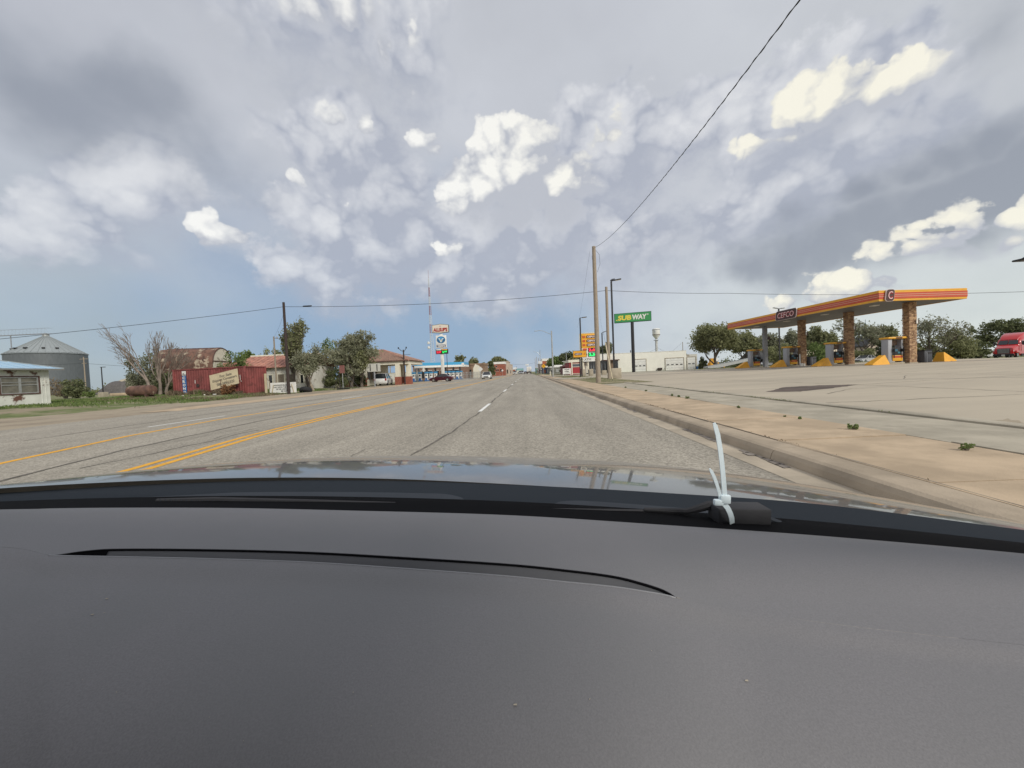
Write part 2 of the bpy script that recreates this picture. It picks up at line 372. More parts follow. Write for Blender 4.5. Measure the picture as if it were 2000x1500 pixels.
def asphalt():
    m = bpy.data.materials.new('chip_seal_asphalt'); m.use_nodes = True; T = NT(m.node_tree); b = T.n['Principled BSDF']
    geo = T.n.new('ShaderNodeNewGeometry'); pos = geo.outputs['Position']; x, y, z = T.sep(pos)
    lum = T.noise(pos, 55, 3, 0.75)
    v = T.voro(T.comb(x, y), 42, 0, out='Color'); vs = T.sep(v)[0]
    chips = T.mr(vs, 0.0, 1.0, 0.72, 1.30, smooth=False)
    chips = T.m('MULTIPLY', chips, T.mr(lum, 0.25, 0.75, 0.80, 1.22))
    long = T.noise(T.v('MULTIPLY', pos, (1.1, 0.05, 1)), 1.6, 5, 0.6)
    patch = T.noise(T.v('MULTIPLY', pos, (0.5, 0.16, 1)), 1.1, 6, 0.62)
    k = T.m('MULTIPLY', T.mr(long, 0.3, 0.7, 0.90, 1.09), T.mr(patch, 0.3, 0.7, 0.90, 1.10))
    # wheel paths worn a little smoother and darker
    wp = T.m('SINE', T.m('MULTIPLY_ADD', x, 2*math.pi/1.8, 0.9)); k = T.m('MULTIPLY', k, T.m('MULTIPLY_ADD', wp, 0.025, 1.0))
    c = T.v('SCALE', (0.330, 0.298, 0.246), T.m('MULTIPLY', k, chips))
    spots = T.mr(T.noise(T.v('MULTIPLY', pos, (1, .35, 1)), 0.9, 3, 0.5), 0.66, 0.74)
    c = T.mix(T.m('MULTIPLY', spots, 0.3), c, (0.16, 0.14, 0.12))
    T.put(b.inputs['Base Color'], c); b.inputs['Roughness'].default_value = 0.9; b.inputs['Specular IOR Level'].default_value = 0.25
    bp = T.n.new('ShaderNodeBump'); bp.inputs['Distance'].default_value = 0.006; bp.inputs['Strength'].default_value = 0.8
    T.l.new(vs, bp.inputs['Height']); T.l.new(bp.outputs[0], b.inputs['Normal'])
    return m
M['asphalt'] = asphalt()
def groundm(name, grass1, grass2, dirt, thr=0.5, stretch=(1, 1, 1)):
    m = bpy.data.materials.new(name); m.use_nodes = True; T = NT(m.node_tree); b = T.n['Principled BSDF']
    geo = T.n.new('ShaderNodeNewGeometry'); pos = T.v('MULTIPLY', geo.outputs['Position'], stretch)
    g = T.mix(T.mr(T.noise(pos, 1.3, 6, 0.7), 0.35, 0.65), grass1, grass2)
    dn = T.mr(T.noise(pos, 0.30, 7, 0.66), thr-0.07, thr+0.09)
    dc = T.mix(T.noise(pos, 14, 3, 0.6), tuple(k*0.8 for k in dirt), tuple(k*1.2 for k in dirt))
    c = T.mix(dn, g, dc)
    T.put(b.inputs['Base Color'], c); b.inputs['Roughness'].default_value = 1.0; b.inputs['Specular IOR Level'].default_value = 0.1
    bp = T.n.new('ShaderNodeBump'); bp.inputs['Distance'].default_value = 0.05
    T.l.new(T.noise(pos, 9, 4, 0.7), bp.inputs['Height']); T.l.new(bp.outputs[0], b.inputs['Normal'])
    return m
M['grass'] = groundm('grassy_ground', (0.110, 0.145, 0.055), (0.205, 0.225, 0.105), (0.31, 0.26, 0.185), 0.52)
M['dry_grass'] = groundm('dry_grass_ground', (0.15, 0.155, 0.075), (0.24, 0.22, 0.12), (0.33, 0.28, 0.19), 0.5)
M['gravel'] = groundm('gravel_shoulder', (0.33, 0.27, 0.20), (0.25, 0.21, 0.165), (0.38, 0.32, 0.24), 0.45, (1, .5, 1))
def lotm():
    m = bpy.data.materials.new('worn_lot_concrete'); m.use_nodes = True; T = NT(m.node_tree); b = T.n['Principled BSDF']
    geo = T.n.new('ShaderNodeNewGeometry'); pos = geo.outputs['Position']
    c = T.mix(T.mr(T.noise(T.v('MULTIPLY', pos, (.35, 1, 1)), 0.35, 7, 0.65), 0.3, 0.7), (0.42, 0.365, 0.285), (0.52, 0.45, 0.345))
    c = T.mix(T.m('MULTIPLY', T.mr(T.noise(T.v('MULTIPLY', pos, (.25, 1, 1)), 0.9, 6, 0.7), 0.55, 0.72), 0.4), c, (0.30, 0.26, 0.215))
    c = T.mix(T.m('MULTIPLY', T.noise(pos, 40, 2, 0.6), 0.22), c, (0.24, 0.21, 0.18))
    T.put(b.inputs['Base Color'], c); b.inputs['Roughness'].default_value = 0.92; b.inputs['Specular IOR Level'].default_value = 0.2
    return m
M['lot'] = lotm()
M['lot_band'] = mat('patched_asphalt_band', (0.27, 0.235, 0.205), 0.9, 0.2, 1.0, spec=0.2)
M['oil'] = mat('oil_stained_patch', (0.13, 0.10, 0.085), 0.9, 0.3, 1.5, spec=0.2)

# ------------------------------------------------------------------ the setting
def irr(n, amp, seed, sm=3):
    r = np.random.default_rng(seed).normal(0, 1, n+2*sm); k = np.ones(2*sm+1)/(2*sm+1)
    return np.convolve(r, k, 'valid')*amp
def build_ground():
    xs = list(np.unique(np.concatenate([np.array([-4000, -1200, -400, -200, -120]), np.arange(-80, -18, 1.0), np.array([-18.2, -17.6, 2.9, 3.4]), np.arange(4, 80, 2.0), np.array([90, 120, 200, 400, 1200, 4000])])))
    ys = list(np.unique(np.concatenate([np.array([-400, -60, -20, -8]), np.arange(-4, 100, 2.0), np.array([120, 200, 400, 1000, 3000, 7000])])))
    b = MB(); rows = []
    for y in ys:
        row = []
        for x in xs:
            z = gz(x, y)-0.035
            if -80 < x < -24 and 0 < y < 80: z += 0.05*math.sin(x*1.7+y*.6)*math.sin(y*1.3-x*.4)
            row.append((x, y, z))
        rows.append(row)
    b.grid(rows); b.build('ground', M['grass'], smooth='all', kind='structure')
    # road
    rows = []
    n = 160; ysr = np.concatenate([np.linspace(-12, 110, n), np.linspace(115, 1500, 40)])
    wob = irr(len(ysr), 0.35, 3)
    b = MB(); b.grid([[(-17.3+wob[i], y, 0.0), (2.62, y, 0.0)] for i, y in enumerate(ysr)]); b.build('road', M['asphalt'], kind='structure')
    # gravel shoulder left and its worn concrete strip
    yl = np.concatenate([np.linspace(-10, 64, 75), np.linspace(68, 400, 20)]); w1 = irr(len(yl), 1.6, 5, 2); w0 = irr(len(yl), 0.5, 6)
    rows = []
    for i, y in enumerate(yl):
        o = -23.2+w1[i]*(1 if y < 64 else 0); rows.append([(x, y, gz(x, y)-0.008) for x in np.linspace(o, -17.0, 6)])
    MB().grid(rows).build('gravel_shoulder', M['gravel'], kind='structure')
    rows = []
    for i, y in enumerate(yl):
        if y > 17:
            rows.append([(-19.4+w0[i]*1.2, y, 0.004), (-17.1, y, 0.004)])
    MB().grid(rows).build('shoulder_strip', M['tan_conc'], kind='structure')
    # right verge: lot surface
    rows = []
    for y in np.concatenate([np.arange(-14, 56.1, 2.0)]):
        rows.append([(x, y, gz(x, y)+0.006) for x in np.concatenate([[6.62], np.arange(8, 76, 2.0)])])
    MB().grid(rows).build('lot', M['lot'], kind='structure', smooth='all')
    rows = []
    for y in np.arange(54, 91, 2.0): rows.append([(x, y, gz(x, y)+0.000) for x in np.arange(8.5, 40, 2.0)])
    MB().grid(rows).build('back_lot', M['grey_conc'], kind='structure', smooth='all')
    # darker asphalt band before the pumps, and stained patches
    def sheet(name, m, pts, dz=0.012, seed=0, jit=0.0):
        """flat worn patch with an uneven outline"""
        rr = random.Random(seed); out = []
        for i in range(len(pts)):
            a = Vector(pts[i]); c = Vector(pts[(i+1) % len(pts)])
            k = 8
            for j in range(k):
                p = a.lerp(c, j/k); out.append((p.x+rr.uniform(-jit, jit), p.y+rr.uniform(-jit, jit)*0.5))
        cx = sum(p[0] for p in out)/len(out); cy = sum(p[1] for p in out)/len(out); b = MB()
        for i in range(len(out)):
            a, c = out[i], out[(i+1) % len(out)]
            m1 = [(cx+(q[0]-cx)*t, cy+(q[1]-cy)*t) for t in (0.5,) for q in (a, c)]
            b.poly([(cx, cy, gz(cx, cy)+dz), (*m1[0], gz(*m1[0])+dz), (*m1[1], gz(*m1[1])+dz)])
            b.poly([(*m1[0], gz(*m1[0])+dz), (*a, gz(*a)+dz), (*c, gz(*c)+dz), (*m1[1], gz(*m1[1])+dz)])
        return b.build(name, m, kind='structure')
    rows = []
    for x in np.arange(11, 60, 1.5):
        y0 = 50-(x-11)*0.62 if x < 36 else 34.5-(x-36)*0.35
        rows.append([(x, y0-1.6, gz(x, y0-1.6)+0.011), (x, y0+0.1, gz(x, y0+.1)+0.011)])
    MB().grid(rows).build('asphalt_band', M['lot_band'], kind='structure')
    g = lambda x, y: (lambda p: (p.x, p.y))(G(x, y, 0.30))
    sheet('stained_patch', M['oil'], [g(1495, 757), g(1530, 749), g(1600, 746), g(1677, 745), g(1625, 750), g(1560, 756)], seed=2, jit=0.12)
    sheet('gravelly_patch', M['gravel'], [g(1800, 815), g(1870, 805), g(1960, 800), g(2030, 812), g(2040, 832), g(1900, 824)], seed=4, jit=0.15)
    # kerb with its gutter pan, cast in sections
    kb = link('kerb', MB().grid([[(2.95, y, 0.02), (3.4, y, 0.02)] for y in (-6, 118)]).mesh('kerb'), M['kerb'], kind='structure')
    prof = [(2.935, -0.02), (2.935, 0.015), (2.955, 0.075), (2.985, 0.118), (3.03, 0.136), (3.10, 0.142), (3.30, 0.142), (3.30, -0.02)]
    def section(y0, y1):
        b = MB(); k = len(prof); g_ = 0.006
        b.prism(prof, 'y', y0+g_, y1-g_); return b
    base = section(0, 2.4).mesh('kerb_section'); 
    for i in range(-2, 17):
        o = link('kerb_section', base, M['kerb'], kb); o.location = (random.uniform(-.006, .006), i*2.4, random.uniform(-.004, .004))
    b = MB(); 
    for i in range(17, 49): b.prism(prof, 'y', i*2.4+.006, (i+1)*2.4-.006)
    b.build('kerb_run', M['kerb'], kb, kind='stuff')
    b = MB(); b.grid([[(2.58+irr(1, 0, 1)[0], y, 0.004), (2.76, y, -0.004+.006), (2.94, y, 0.006)] for y in np.linspace(-6, 118, 60)]); b.build('gutter', M['gutter'], kind='structure')
    # silt lying in the gutter and asphalt spilled over the pan
    b = MB(); rr = random.Random(3)
    for y in np.arange(1.0, 26, 0.16):
        if math.sin(y*1.3)+math.sin(y*2.9+1) > 0.1:
            x = 2.86+rr.uniform(-.03, .03); w = rr.uniform(.02, .055)
            b.poly([(x-w, y, .0105), (x+w, y+rr.uniform(-.03, .03), .0105), (x+w*.7, y+.2, .0105), (x-w*.8, y+.18, .0105)])
    b.build('silt', M['lot_band'], kind='stuff')
    # pavement: tan strip and grey walk, slab by slab
    pv = link('pavement', MB().grid([[(3.2, y, gz(3.2, y)*0+0.06), (6.6, y, 0.12)] for y in (-6, 27)]).mesh('pavement'), M['gravel'], kind='structure')
    def slabs(x0, x1, z0, z1, L, m, y0, y1, nm, jx):
        me = MB(); g_ = 0.012
        me.poly([(x0, g_, z0), (x1, g_, z1), (x1, L-g_, z1), (x0, L-g_, z0)])
        for a, c in (((x0, g_, z0), (x0, L-g_, z0)), ((x1, g_, z1), (x1, L-g_, z1)), ((x0, g_, z0), (x1, g_, z1)), ((x0, L-g_, z0), (x1, L-g_, z1))):
            me.poly([a, c, (c[0], c[1], c[2]-.1), (a[0], a[1], a[2]-.1)])
        q = me.mesh(nm); y = y0
        while y < y1:
            o = link(nm, q, m, pv); o.location = (0, y, random.uniform(-.006, .004)); o.rotation_euler = (0, random.uniform(-.0015, .0015), 0); y += L
    slabs(3.318, 4.97, 0.142, 0.158, 1.95, M['tan_conc'], -4.5, 26, 'tan_slab', 0)
    slabs(4.99, 6.50, 0.158, 0.176, 3.05, M['grey_conc'], -4.4, 26, 'walk_slab', 0)
    b = MB(); b.grid([[(3.36, y, .146), (4.97, y, .150)] for y in (26.6, 118)]); b.build('far_verge_walk', M['tan_conc'], pv)
    # raised edge of the lot
    b = MB(); b.prism([(6.56, 0.05), (6.56, 0.192), (6.60, 0.205), (6.78, 0.205), (6.78, 0.05)], 'y', -6, 26.5); b.build('lot_edging', M['grey_conc'], kind='structure')
    # grass islands farther along
    rows = []
    for y in np.arange(26.6, 120, 3): rows.append([(5.0, y, .153), (6.8, y, .165), (8.6, y, .16)])
    MB().grid(rows).build('verge_grass', M['dry_grass'], kind='structure')
    for i, (y0, y1) in enumerate(((44, 52), (70, 80))):
        MB().grid([[(3.3, y, .172), (8.7, y, .178)] for y in (y0, y1)]).build('driveway', M['grey_conc'], kind='structure')
build_ground()

def build_paint():
    def strip(name, m, pts, w, z=0.004, parent=None, seed=0, rough=0.0, **kw):
        out = []; rr = random.Random(seed)
        P_ = [Vector((*p, z)) for p in pts]
        fine = []
        for a, c in zip(P_[:-1], P_[1:]):
            n = max(1, int((c-a).length/0.6))
            fine += [a.lerp(c, i/n) for i in range(n)]
        fine.append(P_[-1]); rows = []
        for i, p in enumerate(fine):
            t = (fine[min(i+1, len(fine)-1)]-fine[max(i-1, 0)]).normalized(); s = Vector((t.y, -t.x, 0))
            d = rr.uniform(-rough, rough); e = rr.uniform(-rough, rough)
            rows.append([p-s*(w/2+d), p+s*(w/2+e)])
        return MB().grid(rows).build(name, m, parent, **kw)
    rm = link('road_markings', None, kind='structure')
    DY = [(-5.05, 2.0), (-5.75, 5.2), (-6.3, 8.5), (-6.5, 12), (-6.5, 160)]
    for d in (-0.14, 0.14): strip('yellow_line', M['yel_line'], [(x+d, y) for x, y in DY], 0.135, parent=rm, rough=.006)
    SYL = [(-8.3, 4.2), (-9.15, 6.3), (-10.1, 9.2), (-10.6, 12.5), (-10.75, 20), (-10.75, 160)]
    strip('turn_lane_line', M['yel_line'], SYL, 0.15, parent=rm, rough=.006)
    for y in np.arange(4.0, 150, 12.2): strip('white_dash', M['wht_line'], [(-11.6, y+7.2), (-11.6, y+10.2)], 0.11, parent=rm)
    for y in [12.1, 24.3, 36.5, 48.7, 61, 73, 85, 97, 109, 121]: strip('white_dash', M['wht_line'], [(-1.56, y), (-1.54, y+3.05)], 0.115, parent=rm)
    def crack(pts, w, seed, z=0.006, wob=0.02):
        rr = random.Random(seed); out = []; ph = rr.uniform(0, 6)
        for a, c in zip(pts[:-1], pts[1:]):
            n = max(2, int(math.dist(a, c)/0.35))
            for i in range(n):
                t = i/n; y = a[1]+(c[1]-a[1])*t
                out.append((a[0]+(c[0]-a[0])*t+wob*(math.sin(y*1.7+ph)+math.sin(y*4.1)), y))
        out.append(pts[-1]); strip('tar_seam', M['tar'], out, w, z, rm, seed, w*0.28)
    crack([(-1.85, 4.4), (-1.78, 5.8), (-1.60, 9), (-1.54, 12.0)], 0.045, 1)
    crack([(-1.54, 15.3), (-1.53, 24.2)], 0.06, 2); crack([(-1.53, 27.5), (-1.5, 36)], 0.07, 3); crack([(-1.5, 40), (-1.5, 48)], 0.08, 4)
    crack([(-7.2, 4.6), (-7.9, 7), (-8.4, 11), (-8.75, 18), (-8.9, 30), (-8.9, 70)], 0.055, 5)
    crack([(-12.6, 9), (-13.1, 14), (-13.3, 22), (-13.3, 34), (-13.3, 80)], 0.045, 6)
    crack([(-2.4, 4.9), (-2.75, 5.9), (-2.8, 6.4)], 0.02, 7, wob=.04)
    crack([(-6.85, 5.6), (-6.9, 9.5)], 0.03, 8, wob=.05)
    crack([(-7.0, 8.2), (-7.3, 9.8), (-7.0, 12)], 0.02, 9, wob=.05)
    def lotcrack(pts, w, seed):
        rr = random.Random(seed); rows = []
        for a, c in zip(pts[:-1], pts[1:]):
            n = max(2, int(math.dist(a, c)/0.5)); t = (Vector(c)-Vector(a)).normalized(); s_ = Vector((t.y, -t.x))
            for i in range(n):
                q = Vector(a).lerp(Vector(c), i/n)+s_*rr.uniform(-.05, .05); ww = w*rr.uniform(.5, 1.3); rows.append([(q.x-s_.x*ww/2, q.y-s_.y*ww/2, gz(q.x, q.y)+.013), (q.x+s_.x*ww/2, q.y+s_.y*ww/2, gz(q.x, q.y)+.013)])
        MB().grid(rows).build('lot_crack', M['tar'], lot_marks)
    lot_marks = link('lot_cracks', None, kind='structure')
    for i, p_ in enumerate(([(7, 9.5), (14, 9.8), (24, 10.6), (40, 11)], [(7, 15.2), (15, 15.4), (30, 15.0), (45, 16)], [(7, 21.5), (16, 21.2), (30, 22.3)], [(12.5, 4), (12.6, 14), (12.4, 27)], [(19, 6), (19.1, 18), (19, 32)], [(27, 8), (27.2, 22), (27, 31)], [(9, 12), (11, 13.5), (12.4, 13.2)], [(16, 17), (18, 19), (21, 18.6)])): lotcrack(p_, .035 if i < 6 else .03, 40+i)
    # joint cracks along the pavement edge filled with dirt
    crack([(3.312, 1.2), (3.312, 26)], 0.016, 11, z=0.150, wob=0.006)
build_paint()

# ------------------------------------------------------------------ left side of the road
M['ribbed_white'] = mat('peeling_white_siding', (0.66, 0.66, 0.60), 0.7, 0.1, 1.5, stain=(0.13, 0.06, 0.04), stain_amt=0.27, stain_scale=.8)
M['blue_roof'] = mat('pale_blue_metal_roof', (0.36, 0.52, 0.66), 0.45, 0.08, 1)
M['rust'] = mat('rusted_sheet', (0.165, 0.088, 0.062), 0.9, 0.45, 1.6, col2=(0.075, 0.04, 0.032), stain=(0.42, 0.34, 0.25), stain_amt=0.22, stain_scale=1.3)
M['rust_trim'] = mat('rusty_trim', (0.10, 0.05, 0.04), 0.9, 0.3, 4)
M['oldwhite'] = mat('weathered_white_panel', (0.60, 0.57, 0.46), 0.85, 0.1, 2, stain=(0.28, 0.25, 0.19), stain_amt=0.36, stain_scale=1.4)
M['bin_metal'] = mat('corrugated_bin_wall', (0.115, 0.128, 0.138), 0.5, 0.12, 2, stretch=(1, 1, .3))
M['bin_roof'] = mat('bin_roof_panel', (0.27, 0.295, 0.30), 0.5, 0.1, 2)
M['cont_red'] = mat('faded_red_container', (0.225, 0.055, 0.050), 0.65, 0.22, 1.3, stain=(0.14, 0.035, 0.03), stain_amt=0.3, stain_scale=1.6)
M['tile_red'] = mat('faded_terracotta_sheet', (0.42, 0.20, 0.145), 0.85, 0.35, 1.6, col2=(0.27, 0.13, 0.10), stretch=(1, 1, 1))
M['tile_brown'] = mat('brown_roof_tile', (0.30, 0.19, 0.14), 0.85, 0.4, 4, col2=(0.17, 0.105, 0.085))
M['wall_white'] = mat('flaking_white_wall', (0.58, 0.56, 0.50), 0.85, 0.1, 2, stain=(0.33, 0.29, 0.23), stain_amt=0.25, stain_scale=1.2)
M['door_wood'] = mat('bare_boards', (0.24, 0.20, 0.15), 0.9, 0.25, 4)
M['brick'] = mat('red_brick', (0.30, 0.10, 0.065), 0.9, 0.3, 5)
M['plywood'] = mat('raw_plywood', (0.50, 0.42, 0.28), 0.85, 0.12, 3)
M['ink'] = mat('black_paint', (0.025, 0.024, 0.025), 0.7)
M['faded_ink'] = mat('faded_black_paint', (0.13, 0.115, 0.09), 0.8, 0.3, 8)
M['blue_paint'] = mat('blue_panel_paint', (0.035, 0.14, 0.36), 0.6, 0.15, 3)

def white_shed():
    YD = 27.5; XC = PX(98, YD); zb = 0.0; zw = gz(XC, YD)
    t = thing('house', 'white metal-sided house with rust patches and pale blue roof at the left edge', 'house', (XC, YD, zw), rad(90))
    def LX(px_):                                  # along the wall (it runs parallel to the road)
        r = ray(px_, 726-(px_-VX)*math.tan(ROLL)); return XC*r.y/r.x-YD
    xr = 0.0; w = 9.6; h = 2.62; xl = xr-w; dp = 6.0
    # walls with ribs
    b = MB(); y0 = 0.0
    b.poly([(xl, y0, zb-.1), (xl, y0+dp, zb-.1), (xl, y0+dp, zb+h), (xl, y0, zb+h)]); b.poly([(xl, y0+dp, zb-.1), (xr, y0+dp, zb-.1), (xr, y0+dp, zb+h), (xl, y0+dp, zb+h)])
    b.poly([(xr, y0, zb-.1), (xr, y0+dp, zb-.1), (xr, y0+dp, zb+h), (xr, y0, zb+h)])
    wx0, wx1, wz0, wz1 = LX(1), LX(76), zb+.88, zb+2.05
    for (a, c, d, e) in ((xl, wx0, -.1, h), (wx1, xr, -.1, h)): b.poly([(a, y0, zb+d), (c, y0, zb+d), (c, y0, zb+e), (a, y0, zb+e)])
    b.poly([(wx0, y0, zb-.1), (wx1, y0, zb-.1), (wx1, y0, wz0), (wx0, y0, wz0)]); b.poly([(wx0, y0, wz1), (wx1, y0, wz1), (wx1, y0, zb+h), (wx0, y0, zb+h)])
    b.build('wall', M['ribbed_white'], t)
    rib = MB().prism([(-.03, 0), (-.015, -.022), (.015, -.022), (.03, 0)], 'z', 0, h).mesh('wall_rib')
    x = xl+.15
    while x < xr-.05:
        if not (wx0-.08 < x < wx1+.08): o = link('wall_rib', rib, M['ribbed_white'], t); o.location = (x, y0, zb)
        x += .23
    # sliding window: frame, two sashes, horizontal bars, panes
    f = MB(); fw = .07
    for c, d in ((((wx0+wx1)/2, y0-.02, wz0-fw/2), (wx1-wx0+2*fw, .08, fw)), (((wx0+wx1)/2, y0-.02, wz1+fw/2), (wx1-wx0+2*fw, .08, fw)), ((wx0-fw/2, y0-.02, (wz0+wz1)/2), (fw, .08, wz1-wz0)), ((wx1+fw/2, y0-.02, (wz0+wz1)/2), (fw, .08, wz1-wz0))): f.box(c, d)
    wf = f.build('window', M['rust_trim'], t); mid = (wx0+wx1)/2
    for a, c in ((wx0, mid), (mid, wx1)):
        s = MB()
        for cc, dd in ((((a+c)/2, y0, wz0+.03), (c-a, .05, .06)), (((a+c)/2, y0, wz1-.03), (c-a, .05, .06)), ((a+.035, y0, (wz0+wz1)/2), (.07, .05, wz1-wz0-.12)), ((c-.035, y0, (wz0+wz1)/2), (.07, .05, wz1-wz0-.12)),
                       (((a+c)/2, y0+.003, wz0+.60), (c-a-.14, .04, .05)), (((a+c)/2, y0+.003, wz0+.80), (c-a-.14, .04, .035))): s.box(cc, dd)
        s.build('sash', M['galv'], wf)
        bx('pane', ((a+c)/2, y0+.03, (wz0+wz1)/2), (c-a-.14, .01, wz1-wz0-.12), mat('dusty_pane', (0.17, 0.16, 0.13), 0.35, 0.35, 2), wf)
    # roof, hipped at the right end, in standing-seam sheets
    ez = zb+h+.02; e0x, e1x, e0y, e1y = xl-.3, xr+.55, y0-.55, y0+dp+.5; rz = ez+.95; ry = (e0y+e1y)/2; rx = xr-2.3
    b = MB(); b.poly([(e0x, e0y, ez), (e1x, e0y, ez), (rx, ry, rz), (e0x, ry, rz)]); b.poly([(e1x, e0y, ez), (e1x, e1y, ez), (rx, ry, rz)]); b.poly([(e1x, e1y, ez), (e0x, e1y, ez), (e0x, ry, rz), (rx, ry, rz)])
    rf = b.build('roof', M['blue_roof'], t)
    x = e0x+.2
    while x < e1x-.05:
        tt = 1.0 if x < rx else (e1x-x)/(e1x-rx); p0 = Vector((x, e0y, ez)); p1 = Vector((x, e0y+(ry-e0y)*tt, ez+(rz-ez)*tt))
        tb('seam', [p0+Vector((0, 0, .02)), p1+Vector((0, 0, .02))], .02, M['blue_roof'], rf, 4); x += .61
    MB().tube([(e0x, ry, rz+.02), (rx, ry, rz+.02)], .05, 6).tube([(rx, ry, rz+.02), (e1x, e0y, ez+.02)], .04, 6).build('ridge_cap', M['bin_roof'], rf)
    bx('fascia', ((e0x+e1x)/2, e0y, ez-.06), (e1x-e0x, .03, .12), mat('grey_soffit', (.2, .2, .19), .8), t)  # eave board in one even grey
white_shed()

def silo():
    Y = 133; xc = PX(98, Y); Rr = H(141, Y)/2*.80; zt = P(93, 693, Y).z; top = P(93, 671, Y).z+2.6
    t = thing('grain_bin', 'large corrugated steel grain bin with a pale conical roof', 'silo', (xc, Y, 0))
    prof = [(Rr, 0)]; z = 0
    while z < zt: prof += [(Rr+.04, z+.25), (Rr, z+.5)]; z += .5
    MB().lathe(prof, n=48, cap=False).build('bin_wall', M['bin_metal'], t, smooth='all')
    b = MB(); n = 36
    for i in range(n):
        a0, a1 = 2*math.pi*i/n, 2*math.pi*(i+1)/n; am = (a0+a1)/2
        for (q0, q1, lift) in ((a0, a1, 0),):
            b.poly([(math.cos(q0)*(Rr+.3), math.sin(q0)*(Rr+.3), zt), (math.cos(q1)*(Rr+.3), math.sin(q1)*(Rr+.3), zt), (math.cos(q1)*.8, math.sin(q1)*.8, top), (math.cos(q0)*.8, math.sin(q0)*.8, top)])
        b.tube([(math.cos(a0)*(Rr+.3), math.sin(a0)*(Rr+.3), zt+.06), (math.cos(a0)*.8, math.sin(a0)*.8, top+.06)], .09, 4)
    rf = b.build('roof', M['bin_roof'], t)
    for a in (-2.75, -2.3, -1.75, -1.3, -.75, -.35):
        rr = Rr*.78; z = zt+(top-zt)*.24; MB().bevbox((math.cos(a)*rr, math.sin(a)*rr, z+.4), (1.0, .8, .45), .12, a).build('roof_vent', M['black_metal'], rf)
    MB().lathe([(.9, 0), (.9, .8), (.5, 1.0)], (0, 0, top), 12).build('filler_cap', M['galv'], rf)
    # conveyor gallery running off to the left
    c = thing('conveyor_gallery', 'thin lattice conveyor gallery above the grain bin roof', 'conveyor', (xc, Y, top+1.0))
    b = MB(); L = 26
    for z in (0, 2.0): 
        for y in (-.6, .6): b.tube([(-L, y, z), (1.5 if z == 0 else 2.2, y, z)], .09 if z == 0 else .03, 5)
    b.build('truss_chord', M['grey_metal'], c); b = MB()
    for i in range(20):
        x = -L+i*1.4; b.tube([(x, -.6, 0), (x, -.6, 2.0)], .02, 4).tube([(x, -.6, 2.0), (x+1.4, -.6, 0)], .015, 4)
    b.build('truss_web', M['grey_metal'], c)
    tb('support_leg', [(-13.5, 0, 0), (-13.5, 0, -top-1.0)], .15, M['grey_metal'], c)
silo()

def quonset():
    Y0 = 50.0; t = thing('quonset_hut', 'rusted quonset hut with a weathered white round end behind the red container', 'barn')
    # near end centre at pixel x 433; arch radius from its width; long axis recedes to the left
    axis = Vector((-6.6, -1.1, 0)); ax = axis.normalized(); side = Vector((-ax.y, ax.x, 0)); r = 1.95
    c0 = Vector((PX(418, 46), 46, 0))-side*r; Y0 = c0.y; base = gz(c0.x, Y0)
    zc = P(433, 680, Y0).z-r
    def arch(o, rr, n=20): return [o+side*math.cos(math.pi*i/n)*rr+Vector((0, 0, math.sin(math.pi*i/n)*rr)) for i in range(n+1)]
    o0 = Vector((c0.x, Y0, zc)); b = MB(); rows = []
    K = 22
    for i in range(K+1):
        o = o0+axis*(i/K); q = arch(o, r+(.035 if i % 2 else 0)); q = [Vector((q[0].x, q[0].y, base-.2))]+q+[Vector((q[-1].x, q[-1].y, base-.2))]; rows.append(q)
    b.grid(rows); b.build('shell', M['rust'], t)
    e = arch(o0-ax*.02, r-.02); b = MB(); b.poly([Vector((e[0].x, e[0].y, base-.1))]+e+[Vector((e[-1].x, e[-1].y, base-.1))]); b.build('end_wall', M['oldwhite'], t)
    MB().tube([p-ax*.04 for p in arch(o0, r)], .06, 5).tube([o0-ax*.06-side*r+Vector((0, 0, .25)), o0-ax*.06+side*r+Vector((0, 0, .25))], .06, 5).build('end_trim', M['rust_trim'], t)
    for i in range(9):
        o = o0+axis*((i+.4)/9.5)+Vector((0, 0, r+.03)); MB().box(o, (.55, .5, .10), math.atan2(axis.y, axis.x)).build('ridge_plate', M['rust_trim'], t)
    rr = random.Random(4)
    for i in range(13):
        k = rr.random()*.95; a = math.pi*rr.uniform(.16, .5); o = o0+axis*k; cc = o-side*math.cos(a)*(r+.05)*-1+Vector((0, 0, math.sin(a)*(r+.05)))
        cc = o+side*math.cos(math.pi-a)*(r+.05)+Vector((0, 0, math.sin(a)*(r+.05)))
        tn = Vector((side.x*math.sin(a), side.y*math.sin(a), math.cos(a))); w = rr.uniform(.15, .7); hh = rr.uniform(.06, .2)
        MB().poly([cc-ax*w-tn*hh, cc+ax*w-tn*hh, cc+ax*w+tn*hh, cc-ax*w+tn*hh]).build('loose_sheet', M['oldwhite'], t)
quonset()

